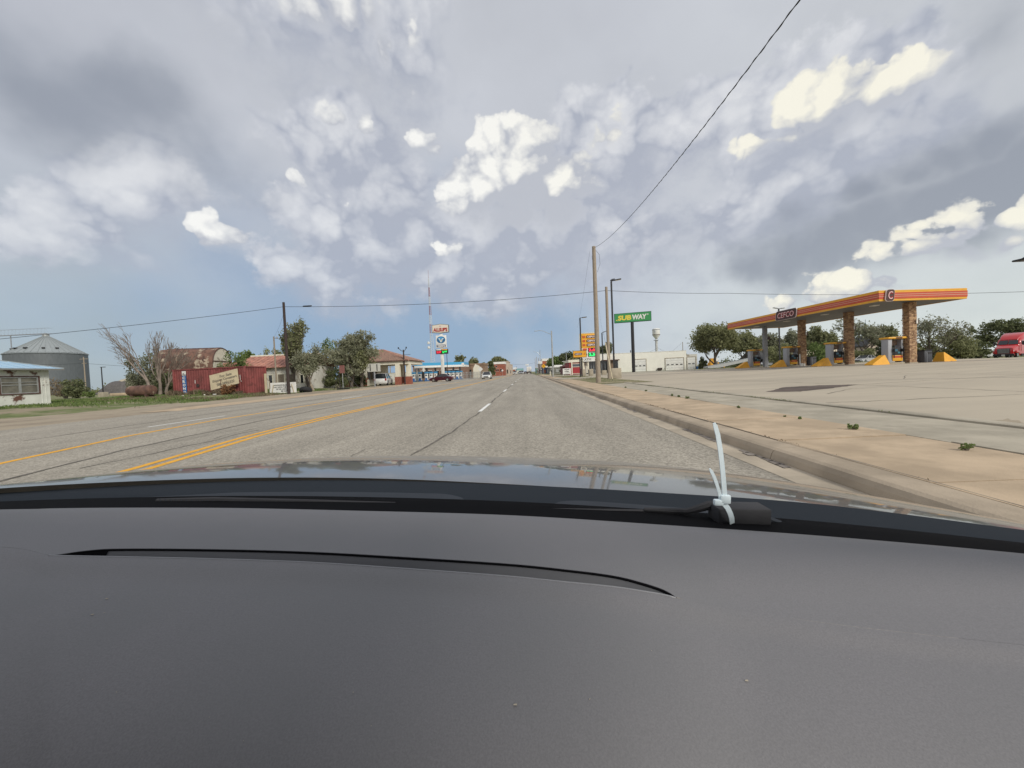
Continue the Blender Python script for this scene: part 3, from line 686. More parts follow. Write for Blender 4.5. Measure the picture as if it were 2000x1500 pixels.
def corr_panel(b, p0, p1, z0, z1, dep=.036, pitch=.27):
    """trapezoid corrugated wall from p0 to p1"""
    p0 = Vector(p0); p1 = Vector(p1); L = (p1-p0).length; t = (p1-p0)/L; n = Vector((t.y, -t.x, 0)); k = int(L/pitch); pts = []
    for i in range(k):
        a = L*i/k; w = L/k
        for u, d in ((0, 0), (.3, 0), (.45, -dep), (.85, -dep)): pts.append(p0+t*(a+w*u)+n*d)
    pts.append(p1); b.grid([[(p.x, p.y, z0) for p in pts], [(p.x, p.y, z1) for p in pts]])
def container(label, pa, pb, zt, depth, name='shipping_container'):
    t = thing(name, label, 'shipping container')
    pa = Vector(pa); pb = Vector(pb); tt = (pb-pa).normalized(); n = Vector((-tt.y, tt.x, 0)); pc = pb+n*depth; pd = pa+n*depth
    zb = min(gz(pa.x, pa.y), gz(pb.x, pb.y)); h = zt-zb; s = .07
    for nm, u, v in (('side_panel', pa, pb), ('end_panel', pb, pc), ('side_panel', pc, pd), ('end_panel', pd, pa)):
        d = (v-u).normalized(); b = MB(); corr_panel(b, (u+d*s)[:], (v-d*s)[:], zb+.14, zt-.08); b.build(nm, M['cont_red'], t)
    b = MB()
    for u, v in ((pa, pb), (pb, pc), (pc, pd), (pd, pa)):
        m_ = (u+v)/2; L = (v-u).length; rz = math.atan2((v-u).y, (v-u).x)
        b.box((m_.x, m_.y, zb+.08), (L-.2, .08, .13), rz); b.box((m_.x, m_.y, zt-.05), (L-.2, .08, .10), rz)
    b.build('rail', M['cont_red'], t)
    for u in (pa, pb, pc, pd): bx('corner_post', (u.x, u.y, (zb+zt)/2), (.17, .17, h), M['cont_red'], t, rz=math.atan2(tt.y, tt.x), bev=.02)
    MB().poly([(p.x, p.y, zt-.03) for p in (pa, pb, pc, pd)]).build('roof_panel', M['cont_red'], t)
    return t, pa, pb, tt, n, zb, zt
YA = 35.5
pa = G(342, 777, .26); pa = Vector((PX(341, 36.2), 36.2, 0)); pb = Vector((PX(479, 35.2), 35.2, 0))
zt = P(342, 722, 36.2).z
ct, pa, pb, tt, nn, zb, zt = container('faded red shipping container carrying a white and blue name panel and a leaning plywood board', pa, pb, zt, 2.44)
def onc(px_, out=.05):      # point on the front of container one, under image column px_
    s = (px_-341)/(479-341); p = pa+(pb-pa)*s; p = p-nn*out; return p
# CRONOS name panel
p = onc(362, .03); w = H(9.5, 36); zc0, zc1 = zb+.02, P(362, 724.5, 36).z; hh = zc1-zc0
bx('name_panel', (p.x, p.y, (zc0+zc1)/2-.12), (w, .02, hh*.84-.02), M['blue_paint'], ct, rz=math.atan2(tt.y, tt.x))
bx('name_panel', (p.x, p.y, zc1-.25), (w, .02, .46), M['white'], ct, rz=math.atan2(tt.y, tt.x))
text('panel_lettering', 'K', facing((p.x, p.y-.02, zc1-.25), tt), .2, M['faded_ink'], ct, width=.22, height=.16)
for i, ch in enumerate('CRONOS'):
    text('panel_lettering', ch, facing((p.x-.02, p.y-.025, zc1-.68-i*.345), tt), .3, M['white'], ct, width=.30, height=.255, bold=.012)
# round dent mark and white scrapes
MB().lathe([(.17, 0), (.10, .012), (.16, .02)], n=14).build('scuff_ring', M['creosote'], ct).matrix_local = Matrix.Translation(onc(388, .03)+Vector((0, 0, zb+1.0))) @ Matrix.Rotation(rad(90), 4, 'X')
for px_, z0_, dz in ((383, 1.38, .32), (470.5, 1.6, .5), (472, 1.25, .12), (464, .95, .2)):
    q = onc(px_, .02); bx('paint_scrape', (q.x, q.y, zb+z0_), (.05, .01, dz), M['white'], ct)
YB = 36.0
for dy, z0_, dz, dx in ((.9, 1.9, .25, .1), (1.35, 1.0, .12, .3), (1.5, .9, .1, .18)):
    bx('paint_scrape', (pb.x+.03, pb.y+dy, zb+z0_), (.01, dx, dz), M['white'], ct)

# plywood board leaning on the container
def board():
    Yb = 34.9; cs = [P(407, 734, Yb+.15), P(462, 720, Yb+.15), P(468.5, 748, Yb-.1), P(413.5, 762, Yb-.1)]
    t = thing('plywood_sign', 'tilted hand-lettered plywood board leaning on the long red container', 'sign', (0, 0, 0))
    a, b_, c, d = cs; ctr = (a+b_+c+d)/4; rt = ((b_-a)+(c-d)).normalized(); up = ((a-d)+(b_-c)).normalized(); F = facing(ctr, rt, up)
    W = ((b_-a).length+(c-d).length)/2; Hh = ((a-d).length+(b_-c).length)/2
    MB().box((0, 0, -.01), (W, Hh, .02), M=F).build('board', M['plywood'], t)
    text('lettering', 'For Sale', F @ Matrix.Translation((.2, Hh*.26, .006)), .3, M['faded_ink'], t, width=W*.42, height=.26, bold=.006)
    text('lettering', 'Shipping Containers', F @ Matrix.Translation((.05, .02, .006)), .3, M['faded_ink'], t, width=W*.86, height=.31, bold=.006)
    text('lettering', '580-589-2320', F @ Matrix.Translation((.1, -Hh*.25, .006)), .3, M['faded_ink'], t, width=W*.62, height=.27, bold=.006)
    s = thing('dead_stalk', 'thin rusty stake standing before the plywood board', 'stake', (PX(431, 34.4), 34.4, gz(-28, 34)))
    tb('stake', [(0, 0, -.02), (.02, 0, 1.45)], .025, M['rust_trim'], s, 5); tb('stake_wire', [(.65, .2, .95), (.45, .15, 1.35)], .015, M['rust_trim'], s, 4)
board()

# scripture sign
def scripture():
    Ys = 36.5; x0, x1 = PX(526, Ys), PX(578, Ys); g0 = gz(x0, Ys); t = thing('scripture_sign', 'white lettered scripture board low in the grass by the dark pole', 'sign')
    zt_ = P(552, 747, Ys).z; zb_ = P(552, 769, Ys).z; zb_ = max(zb_, g0+.03); W = x1-x0; cx = (x0+x1)/2
    bx('board', (cx, Ys, (zb_+zt_)/2), (W, .04, zt_-zb_), M['white'], t); h = zt_-zb_
    lines = ['WHOSOEVER SHALL', 'CALL UPON THE NAME', 'OF THE LORD SHALL', 'BE SAVED']
    for i, s in enumerate(lines):
        text('lettering', s, facing((cx-.05+(.1 if i > 1 else 0)+(.25 if i == 3 else 0), Ys-.025, zt_-.26-i*h*.19)), .3, M['ink'], t, width=W*(.62, .68, .55, .36)[i], height=h*.125, bold=.008)
    for sx in (-1, 1):
        tb('painted_stripe', [(cx+sx*W*.41, Ys-.03, zb_+.02), (cx+sx*W*.34, Ys-.03, zt_-.2)], .045, M['plywood'], t, 4)
        tb('support_stake', [(cx+sx*W*.47, Ys+.06, g0-.1), (cx+sx*W*.47, Ys+.06, zt_-.1)], .05, M['weathered'], t, 5)
scripture()

# terracotta roofed house
def red_roof_house():
    Y = 47.0; t = thing('house', 'low white house with a faded terracotta sheet roof behind the red containers', 'house')
    x0, x1 = PX(462, Y), PX(598, Y); zb_ = gz(x0, Y)*0+.1; ze = P(545, 716, Y).z; zr = P(545, 694.5, Y+3.4).z; dp = 7.0
    bx('wall', ((x0+x1)/2, Y+dp/2, (zb_+ze)/2), (x1-x0, dp, ze-zb_), M['wall_white'], t)
    # roof slope toward the road in sheets
    b = MB(); b.prism([(Y-.5, ze-.05), (Y+dp/2, zr), (Y+dp+.5, ze-.05), (Y+dp+.5, ze-.1), (Y+dp/2, zr-.06), (Y-.5, ze-.12)], 'x', x0-.5, x1+.3)
    rf = b.build('roof', M['tile_red'], t); x = x0-.4
    while x < x1+.2:
        tb('roof_sheet_seam', [(x, Y-.5, ze-.02), (x, Y+dp/2, zr+.03)], .035, M['tile_red'], rf, 4); x += .62
    tb('ridge_cap', [(x0-.5, Y+dp/2, zr+.05), (x1+.3, Y+dp/2, zr+.05)], .12, M['cream'], rf, 6)
    # lower porch gable to the left
    gx0, gx1 = PX(450, Y), PX(527, Y); MB().prism([(gx0, ze-.1), (gx1, ze-.25), (gx1-2.6, ze+.75), (gx0, ze+.7)], 'y', Y-1.0, Y-.6).build('porch_gable', M['tile_red'], t)
    for a, c, za, zc_, m in ((526, 532.5, .2, 2.0, 'glass'), (544, 556, .15, 2.05, 'door_wood'), (567, 575, .2, 2.0, 'door_wood'), (588, 593, .9, 1.9, 'glass')):
        xa, xc = PX(a, Y), PX(c, Y); o = bx('door' if za < .5 else 'window', ((xa+xc)/2, Y-.02, zb_+(za+zc_)/2), (xc-xa, .06, zc_-za), M[m], t)
        b = MB(); xm = (xa+xc)/2
        b.box((xm, Y-.04, zb_+zc_+.06), (xc-xa+.24, .09, .10)); b.box((xa-.06, Y-.04, zb_+(za+zc_)/2), (.10, .09, zc_-za)); b.box((xc+.06, Y-.04, zb_+(za+zc_)/2), (.10, .09, zc_-za)); b.build('door_frame', M['cream'], o)
        if m == 'door_wood':
            for k in range(1, 5): bx('board_joint', (xa+(xc-xa)*k/5, Y-.055, zb_+(za+zc_)/2), (.02, .012, zc_-za), M['creosote'], o)
red_roof_house()

# poles on the left
def pole(name, label, px_, Y, ptop, r0, r1, m, lean=0.0, zb_=None, cat='utility pole', group=None):
    x = PX(px_, Y); z0 = gz(x, Y) if zb_ is None else zb_; zt_ = P(px_, ptop, Y).z
    t = thing(name, label, cat, (x, Y, z0), group=group)
    tb('post', [(0, 0, -.3), (lean*.5, 0, (zt_-z0)*.5), (lean, 0, zt_-z0)], [r0, (r0+r1)/2, r1], m, t, 12)
    return t, Vector((x+lean, Y, zt_)), zt_-z0
dp_, DPT, dh = pole('utility_pole', 'dark creosoted utility pole by the scripture board', 563, 36, 590, .15, .11, M['creosote'])
sp_, SPT, sh_ = pole('service_pole', 'short grey wooden pole with a lamp before the terracotta roof', 540, 45, 657, .10, .08, M['weathered'])
o = MB().tube([(0, 0, sh_-.3), (.45, -.1, sh_-.1)], .02, 5).build('lamp_arm', M['grey_metal'], sp_); MB().lathe([(.05, .1), (.16, -.05), (.14, -.12)], (.45, -.1, sh_-.15), 10).build('lamp_shade', M['grey_metal'], sp_)
q_, QPT, qh = pole('utility_pole', 'thin grey utility pole beside the grain bin', 168, 110, 697, .16, .12, M['weathered'])
MB().box((0, 0, qh-.6), (2.6, .12, .14)).build('crossarm', M['weathered'], q_); MB().box((0, 0, qh-1.9), (1.6, .12, .12)).build('crossarm', M['weathered'], q_)
l_, LPT, lh = pole('lamp_post', 'thin dark lamp post with a square head before the gravel heap', 201, 62, 717, .09, .07, M['black_metal'], cat='lamp post')
bx('lamp_head', (.28, 0, lh), (.75, .3, .09), M['black_metal'], l_, bev=.03); MB().bevbox((0, 0, .35), (.9, .9, .8), .04).build('footing', M['block'], l_)
# transformer bits on the dark pole
MB().lathe([(.05, -.08), (.07, 0), (.05, .08)], (0, 0, dh-.45), 8).build('insulator', M['grey_metal'], dp_)

# splintered timber post beside the containers
t = thing('gate_post', 'splintered pale timber post between red container and scripture board', 'post', (PX(519, 35.6), 35.6, gz(-24.5, 35.6)))
MB().bevbox((0, 0, 1.0), (.18, .16, 2.0), .03).build('post', M['plywood'], t); tb('rail_stub', [(.05, 0, 1.7), (.35, .05, 1.2), (.32, .1, .5)], .04, M['weathered'], t, 5)
# tyre on the grass
def tyre(name, label, loc, R_, w, tilt, rz):
    t = thing(name, label, 'tyre', loc); n = 28; prof = []
    for k in range(10):
        a = 2*math.pi*k/10; prof.append((R_-w*.33+math.cos(a)*w*.33, math.sin(a)*w*.5))
    b = MB(); k0 = 0
    rows = []
    for i in range(n+1):
        th = 2*math.pi*i/n; rows.append([(r*math.cos(th), z, r*math.sin(th)) for r, z in prof+[prof[0]]])
    b.grid(rows); o = b.build('tread', M['rubber'], t, smooth='all'); o.matrix_local = Matrix.Rotation(rz, 4, 'Z') @ Matrix.Rotation(tilt, 4, 'X') @ Matrix.Translation((0, 0, 0)); return t
tyre('tyre', 'big black tyre half sunk in the grass under the roadside tree', (PX(596, 40), 40, gz(-22, 40)+.18), .62, .5, rad(62), .2)
# sign seen from behind on a post with stays
Y = 46; x = PX(669, Y); t = thing('board_sign', 'faded red-brown signboard on a post before the dark hedge', 'sign', (x, Y, 0))
bx('board', (0, 0, 2.45), (.62, .05, .95), mat('faded_red_board', (.24, .10, .09), .8, .2, 3), t); tb('post', [(0, .05, 0), (0, .05, 2.4)], .045, M['galv'], t, 6)
for sx in (-1.3, -.45, 1.1, 1.9): tb('stay', [(sx, .3, 0), (sx*.25 if abs(sx) > 1 else sx, .1, 2.0)], .03, M['black_metal'], t, 5)
bx('base_plate', (.1, -.1, .08), (1.4, .5, .14), M['rubber'], t)
# rusty tank lying in the yard
def tank():
    Y = 37.5; x0, x1 = PX(252, Y), PX(300, Y); zc_ = P(275, 765.5, Y).z; r = .52; t = thing('storage_tank', 'rusty cylindrical tank lying in the yard under bare trees', 'tank', ((x0+x1)/2, Y, 0)); L = x1-x0
    zc_ = gz(x0, Y)+r+.12
    b = MB(); prof = [(.05, -.0), (.3, -.0), (.46, .06), (r, .2), (r, L-.2), (.46, L-.06), (.3, L), (.05, L)]
    b.lathe(prof, n=20); o = b.build('shell', M['rust'], t, smooth=True); o.matrix_local = Matrix.Translation((-L/2, 0, zc_)) @ Matrix.Rotation(rad(90), 4, 'Y')
    for sx in (-L*.3, L*.3): bx('saddle', (sx, 0, gz(x0, Y)+.12), (.2, .8, .3), M['rust_trim'], t)
tank()
# heaps
def heap(name, label, cx_px, Y, wpx, hpx, m, seed, cat='gravel heap'):
    x = PX(cx_px, Y); w = H(wpx, Y); h = H(hpx, Y); rr = random.Random(seed); pk = [(rr.uniform(-.3, .3), rr.uniform(.7, 1.0), rr.uniform(.28, .5)) for _ in range(4)]
    rows = []
    for j in range(15):
        v = -1+2*j/14; row = []
        for i in range(33):
            u = -1+2*i/32; e = max(0, 1-(u*u)**1.6)*max(0, 1-v*v); z = max([a*max(0, 1-abs(u-c)/s*.75) for c, a, s in pk])*.5+.55*e
            row.append((u*w/2, v*w/4, h*z*min(1, e*2.2)+rr.uniform(-.04, .04)*h))
        rows.append(row)
    t = thing(name, label, cat, (x, Y+w/4, gz(x, Y))); MB().grid(rows).build('heap', m, t, smooth='all')
heap('gravel_heap', 'dark grey gravel heap behind the lamp post', 215, 90, 96, 26, mat('dark_gravel', (.115, .105, .10), 1, .25, 3), 1)
heap('sand_heap', 'pale tan sand heap behind the dark gravel', 232, 104, 110, 29, mat('pale_sand', (.40, .35, .26), 1, .15, 2), 2, 'sand heap')
b = MB(); Y = 88; 
t = thing('concrete_barrier', 'low pale concrete beam lying before the gravel heaps', 'barrier', (PX(232, 66), 66, gz(PX(232, 66), 66)-.05)); bx('beam', (0, 0, .28), (3.2, .35, .45), M['tan_conc'], t, bev=.04)

# ------------------------------------------------------------------ old station with the hipped tile roof
def pavilion():
    Y = 63.0; t = thing('station_building', 'old roadside station with hipped brown tile roof on cream pillars', 'station')
    x0, x1 = PX(714, Y), PX(806, Y-1.5); ez = P(760, 706.5, Y).z; rz_ = P(760, 685, Y+3.5).z; y0, y1 = Y-3.2, Y+6.0; ym = (y0+y1)/2
    rx0, rx1 = PX(700, Y), PX(752, Y+1.5)
    c = [(x0-3, y0, ez), (x1, y0, ez), (x1, y1, ez), (x0-3, y1, ez)]; r0, r1 = (rx0, ym, rz_), (rx1, ym, rz_)
    b = MB(); b.poly([c[0], c[1], r1, r0]); b.poly([c[1], c[2], r1]); b.poly([c[2], c[3], r0, r1]); b.poly([c[3], c[0], r0])
    rf = b.build('roof', M['tile_brown'], t)
    # barrel-tile courses
    b = MB(); x = x0-2.8
    while x < x1-.1:
        tt = 1.0 if x < rx1 else (x1-x)/(x1-rx1)
        t0 = 1.0 if x > rx0 else max(0.05, (x-(x0-3))/(rx0-(x0-3))); tt = min(tt, t0)
        b.tube([(x, y0, ez+.03), (x, y0+(ym-y0)*tt, ez+(rz_-ez)*tt+.03)], .07, 5); x += .30
    y = y0+.2
    while y < y1:
        tt = 1-abs(y-ym)/(ym-y0) if y < ym else 1-abs(y-ym)/(y1-ym); b.tube([(x1, y, ez+.03), (x1+(rx1-x1)*tt, y, ez+(rz_-ez)*tt+.03)], .07, 5); y += .3
    b.build('roof_tile', M['tile_brown'], rf, kind='stuff')
    MB().tube([r1, c[1]], .13, 6).tube([r0, r1], .13, 6).tube([r1, c[2]], .13, 6).build('hip_tile', M['tile_red'], rf)
    bx('beam', ((x0-3+x1)/2, (y0+y1)/2, ez-.32), (x1-x0+2.4, y1-y0-.6, .5), M['cream'], t)
    bx('fascia', ((x0-3+x1)/2, y0+.05, ez-.05), (x1-x0+2.9, .12, .12), M['rust_trim'], t)
    for px_, yy in ((778, y0+.5), (799, y0+1.4), (786, y1-.6), (712, y0+.6)):
        x = PX(px_, yy); g0 = gz(x, yy); w = .66
        bx('pillar', (x, yy, (1.25+ez-.5)/2), (w, w, ez-.55-1.2), M['cream'], t); bx('pillar_base', (x, yy, .62), (w+.22, w+.22, 1.26), M['brick'], t)
    # shop body behind and left
    xb0, xb1 = PX(662, Y), PX(735, Y)
    bx('shop_wall', ((xb0+xb1)/2, Y+3.2, (ez-.5)/2), (xb1-xb0, 5.0, ez-.5), M['cream'], t)
    for i in range(5):
        bx('boarded_window', (PX(714+i*4.4, Y), Y+.66, 1.75), (.33, .05, 1.5), M[('door_wood', 'grey_metal')[i % 2]], t)
    bx('planter_wall', (PX(700, Y-1), Y-1.6, .5), (3.9, .4, 1.0), M['brick'], t)
    bx('white_box', (PX(717, Y-2), Y-2.4, .5), (.8, .6, 1.0), M['cream'], t)
pavilion()
# white back of a roadside sign
Y = 53; x = PX(731, Y); t = thing('sign_back', 'blank grey-white back of a road sign with two brackets before the station', 'sign', (x, Y, 0))
zc_ = P(730, 718, Y).z; bx('panel', (-.05, 0, zc_), (H(28, Y), .04, H(16, Y)), mat('sign_back_metal', (.52, .51, .46), .5, .08, 2), t)
for sx in (-.48, .48): bx('bracket', (sx, -.04, zc_-.0), (.10, .04, H(13, Y)), M['black_metal'], t)
bx('post', (.05, .05, zc_/2), (.14, .10, zc_), M['grey_metal'], t)
# low white wall / red banner / far poles seen through the station
t = thing('red_banner_sign', 'red signboard seen through the old station, on two poles', 'sign', (PX(746, 95), 95, 0)); zc_ = P(746, 723.5, 95).z
bx('board', (0, 0, zc_), (H(19, 95), .1, H(9, 95)), mat('red_board', (.55, .06, .05), .6), t); 
for sx in (-.8, .8): tb('post', [(sx, .1, 0), (sx, .1, zc_)], .07, M['white'], t, 6)
t = thing('low_block_wall', 'low off-white wall behind the white pickup', 'wall', (PX(775, 90), 90, 0)); bx('wall_run', (0, 0, 1.1), (11, .3, 2.2), M['wall_white'], t); bx('coping', (0, 0, 2.25), (11.1, .4, .1), M['block'], t)
pp, PPT, ph_ = pole('utility_pole', 'dark pole with two floodlights in front of the tiled roof', 790.5, 60, 683, .13, .10, M['creosote'])
MB().tube([(-.75, 0, ph_+.25), (-.35, 0, ph_-.15), (.1, 0, ph_-.3), (.45, 0, ph_+.25)], .045, 5).tube([(.1, 0, ph_-.8), (1.1, 0, ph_-.75)], .03, 5).build('crossarm', M['creosote'], pp)
for sx, sz in ((-.78, .3), (.47, .32)): bx('floodlight', (sx, 0, ph_+sz), (.16, .2, .26), M['black_metal'], pp, bev=.03)
p2, _, h2 = pole('utility_pole', 'far pole with a crossarm seen under the station roof', 763, 120, 712, .16, .12, M['weathered']); bx('crossarm', (0, 0, h2-.8), (2.2, .12, .14), M['weathered'], p2)

# ------------------------------------------------------------------ blue station
def led(body, F, w, h, col, parent):
    bx0 = MB().box((0, 0, -.03), (w, h, .05), M=F).build('price_display', mat('led_back', (.01, .01, .01), .4), parent)
    text('price_digits', body, F, .5, mat('led_'+('red' if col[0] > col[1] else 'green'), (.02, .02, .02), .5, emit=col, estr=1.3), parent, width=w*.88, height=h*.74, bold=.03)
def blue_station():
    Yp = 80.0; x = PX(865.5, Yp); t = thing('station_sign', "tall white-poled fuel station sign with cream ALLSUP'S board and price display", 'sign', (x, Yp, 0))
    zt_ = P(862, 652, Yp).z; bx('pole', (0, 0, zt_/2), (.62, .5, zt_), M['white'], t, bev=.05)
    def loc(px_, py_): p = P(px_, py_, Yp-.4); return p-Vector((x, Yp, 0))
    c = loc(860, 642); W, h = H(33, Yp), H(14.5, Yp); d = .5
    out = [(-W/2, -h/2), (0, -h/2-.15), (W/2, -h/2), (W/2, h/2), (0, h/2+.22), (-W/2, h/2)]
    cab = MB().prism([(c.x+u, c.z+v) for u, v in out], 'y', c.y-.05, c.y+d).build('name_board', mat('dark_green_frame', (.10, .13, .12), .5), t)
    MB().prism([(c.x+u*.95, c.z+v*.9) for u, v in out], 'y', c.y-.09, c.y-.051).build('board_face', mat('cream_pink_face', (.70, .62, .52), .5), cab)
    text('lettering', "ALLSUP'S", facing((c.x, c.y-.11, c.z-.22)), .5, mat('dark_red_lettering', (.36, .035, .03), .5), cab, width=W*.84, height=h*.52, bold=.03)
    r_ = Matrix.Rotation(rad(45), 4, 'Z'); F = facing((c.x, c.y-.10, c.z+h*.33)) @ r_; MB().box((0, 0, 0), (.26, .26, .01), M=F).build('diamond_mark', M['lamp_red'], cab); MB().box((0, 0, .01), (.18, .18, .01), M=F).build('diamond_mark', M['white'], cab)
    c = loc(861.5, 667); W2, h2_ = H(20.5, Yp), H(24, Yp); cab = bx('brand_board', (c.x, c.y+.2, c.z), (W2, .4, h2_), M['white'], t, bev=.04)
    el = [(math.cos(a)*W2*.41, math.sin(a)*h2_*.28) for a in [2*math.pi*i/28 for i in range(28)]]
    MB().prism([(c.x+u, c.z+.36+v) for u, v in el], 'y', c.y-.03, c.y-.005).build('oval_emblem', mat('emblem_blue', (.03, .13, .27), .4), cab)
    MB().prism([(c.x+u*.7, c.z+.42+max(v, 0.05)*.85) for u, v in el], 'y', c.y-.04, c.y-.031).build('oval_emblem', mat('emblem_sky', (.05, .28, .55), .4), cab)
    vv = [(-.62, .26), (-.25, .30), (0, -.32), (.25, .30), (.62, .26), (.50, .12), (.36, .14), (.14, -.5), (-.14, -.5), (-.36, .14), (-.50, .12)]
    MB().prism([(c.x+u, c.z+.36+v) for u, v in vv], 'y', c.y-.06, c.y-.041).build('letter_mark', mat('emblem_pale', (.66, .76, .80), .4), cab)
    bx('letter_gold', (c.x+.06, c.y-.065, c.z+.2), (.16, .01, .4), mat('emblem_gold', (.55, .42, .2), .4), cab)
    bx('name_strip', (c.x, c.y-.02, c.z-.88), (W2*.86, .03, .42), mat('navy_strip', (.045, .07, .15), .5), cab)
    text('lettering', 'Valero', facing((c.x, c.y-.045, c.z-.88)), .4, M['white'], cab, width=W2*.76, height=.34, bold=.02)
    c = loc(863, 686.5); W3, h3 = H(24, Yp), H(9.5, Yp); cab = bx('price_board', (c.x, c.y+.2, c.z), (W3, .4, h3), M['black_metal'], t)
    led('2.57', facing((c.x-W3*.24, c.y-.06, c.z-.12)), W3*.46, h3*.62, (.9, .02, .05), cab); led('2.97', facing((c.x+W3*.24, c.y-.06, c.z-.12)), W3*.46, h3*.62, (.02, .9, .15), cab)
    bx('grade_strip', (c.x-W3*.24, c.y-.04, c.z+h3*.37), (W3*.42, .03, .2), M['white'], cab); bx('grade_strip', (c.x+W3*.24, c.y-.04, c.z+h3*.37), (W3*.42, .03, .2), M['yellow'], cab)
    # lamp post right beside the sign
    q, _, qh_ = pole('lamp_post', 'slim black post just right of the white sign pole', 874.5, 78, 688, .07, .05, M['black_metal'], cat='lamp post')
    bx('lamp_head', (0, -.2, qh_), (.3, .6, .08), M['black_metal'], q)
    # canopy
    Yc = 92.0; xa, xb = PX(803, Yc-6), PX(909, Yc+4); zc_ = P(856, 716.5, Yc).z; t = thing('fuel_canopy', 'long blue and white fuel canopy behind the maroon sedan', 'canopy', (0, 0, 0))
    hh = H(8.5, Yc); MB().prism([(xa, Yc-3), (xb, Yc+3), (xb, Yc+10), (xa, Yc+8)], 'z', zc_, zc_+hh).build('fascia', mat('canopy_blue', (.05, .32, .56), .4), t)
    MB().prism([(xa-.05, Yc-3.06), (xb+.05, Yc+2.94), (xb+.05, Yc+10.05), (xa-.05, Yc+8.05)], 'z', zc_-.12, zc_+hh*.34).build('white_band', M['white'], t)
    bx('end_logo', (xb-.9, Yc+2.7, zc_+.5), (1.8, .1, .6), M['white'], t)
    for i, px_ in enumerate((812, 818, 834, 851, 871, 886, 899)):
        yy = Yc+1.5+i*.6; bx('column', (PX(px_, yy), yy, zc_/2), (.4, .4, zc_-.1), M['grey_metal'], t)
    # store behind
    s = thing('store_building', 'low brown-brick store behind the blue canopy', 'shop', (0, 0, 0)); Ys = 108
    bx('wall', (PX(860, Ys), Ys+4, 2.0), (PX(912, Ys)-PX(806, Ys), 8, 4.0), mat('brown_brick', (.24, .15, .11), .9, .2, 2), s)
    bx('parapet', (PX(860, Ys), Ys+4, 4.15), (PX(912, Ys)-PX(806, Ys)+.4, 8.4, .3), M['rust_trim'], s)
    for i in range(7): 
        o = bx('window', (PX(814+i*13, Ys), Ys-.05, 1.6), (1.3, .1, 2.0), M['glass'], s); bx('window_frame', (PX(814+i*13, Ys), Ys-.08, 2.66), (1.5, .12, .12), M['white'], o)
    # pumps
    proto = thing('fuel_pump', 'white and blue fuel pump', 'fuel pump', (0, 0, 0), group='blue station fuel pumps')
    bx('cabinet', (0, 0, .95), (.72, .6, 1.5), M['white'], proto, bev=.04); bx('base', (0, 0, .1), (.95, .8, .25), M['blue_paint'], proto); bx('lower_panel', (0, -.31, .5), (.5, .03, .5), M['blue_paint'], proto)
    MB().bevbox((0, 0, 1.95), (.95, .66, .42), .12).build('top_sign', mat('pump_blue', (.06, .25, .45), .4), proto, smooth=True); bx('screen', (0, -.31, 1.35), (.4, .03, .3), M['glass'], proto)
    tb('hose', [(.36, -.2, 1.5), (.52, -.25, 1.0), (.40, -.25, .6)], .03, M['rubber'], proto, 5)
    names = ['leftmost under the blue canopy', 'second from the left under the blue canopy', 'just left of the white sign post, third in the row', 'behind the bonnet of the maroon sedan', 'above the roof of the maroon sedan', 'just right of the white sign pole', 'behind the boot of the maroon sedan', 'third from the right under the blue canopy', 'second from the right under the blue canopy', 'rightmost under the blue canopy']
    for i, px_ in enumerate((808.5, 820.5, 833, 842, 851, 870, 877, 885, 893, 900)):
        yy = 88+i*.9; o = proto if i == 0 else copy_tree(proto); o.location = (PX(px_, yy), yy, 0); o['label'] = 'white and blue fuel pump '+names[i]
blue_station()
# lattice mast
def mast():
    Y = 140; x = PX(846, Y); zt_ = P(842, 543, Y).z; t = thing('lattice_mast', 'tall thin red and white lattice radio mast behind the cream sign', 'radio mast', (x, Y, 0))
    w0, w1 = 1.15, .12; segs = 11; mr_ = mat('mast_red', (.32, .14, .13), .6); mw = mat('mast_white', (.58, .60, .60), .6)
    for s in range(segs):
        za, zb2 = zt_*s/segs, zt_*(s+1)/segs; b = MB(); n = 4
        for k in range(n):
            z0, z1 = za+(zb2-za)*k/n, za+(zb2-za)*(k+1)/n; wa = w0+(w1-w0)*(z0/zt_)**.8; wb = w0+(w1-w0)*(z1/zt_)**.8
            for i in range(3):
                a = 2*math.pi*i/3+.5; c = 2*math.pi*(i+1)/3+.5
                b.tube([(wa*math.cos(a), wa*math.sin(a), z0), (wb*math.cos(a), wb*math.sin(a), z1)], .07, 4, False); b.tube([(wa*math.cos(a), wa*math.sin(a), z0), (wb*math.cos(c), wb*math.sin(c), z1)], .04, 3, False)
        b.build('mast_section', mr_ if s % 2 and s > 4 else mw, t)
    for z in (11.5, 13.2): MB().lathe([(.1, -.5), (.45, -.3), (.45, .3), (.1, .5)], (-.9, -.9, z), 10).build('drum_antenna', M['white'], t)
    tb('antenna', [(0, 0, zt_), (0, 0, zt_+3)], .05, mr_, t, 4)
mast()

# ------------------------------------------------------------------ road signs further along
def diamond(label, px_, py_, s, Y, m, pr=.04, mark=None, group=None):
    x = PX(px_, Y); z = P(px_, py_, Y).z; t = thing('warning_sign', label, 'road sign', (x, Y, gz(x, Y)), group=group); zz = z-gz(x, Y); r = H(s, Y)/2
    b = MB(); b.prism([(0, zz+r), (r, zz), (0, zz-r), (-r, zz)], 'y', -.03, 0); b.build('sign_plate', m, t); tb('post', [(0, .05, 0), (0, .05, zz)], pr, M['galv'], t, 6)
    return t, zz, r
M['sign_yel'] = mat('amber_sign', (.80, .42, .01), .4); M['sign_white'] = mat('pale_sign_back', (.66, .65, .61), .5)
diamond('pale back of a diamond road sign before the brown brick ruin', 938.7, 721, 10, 84, M['sign_white'], .05)
diamond('small pale diamond sign before the red brick shop', 981.5, 723.5, 4.5, 150, M['sign_white'], .05)
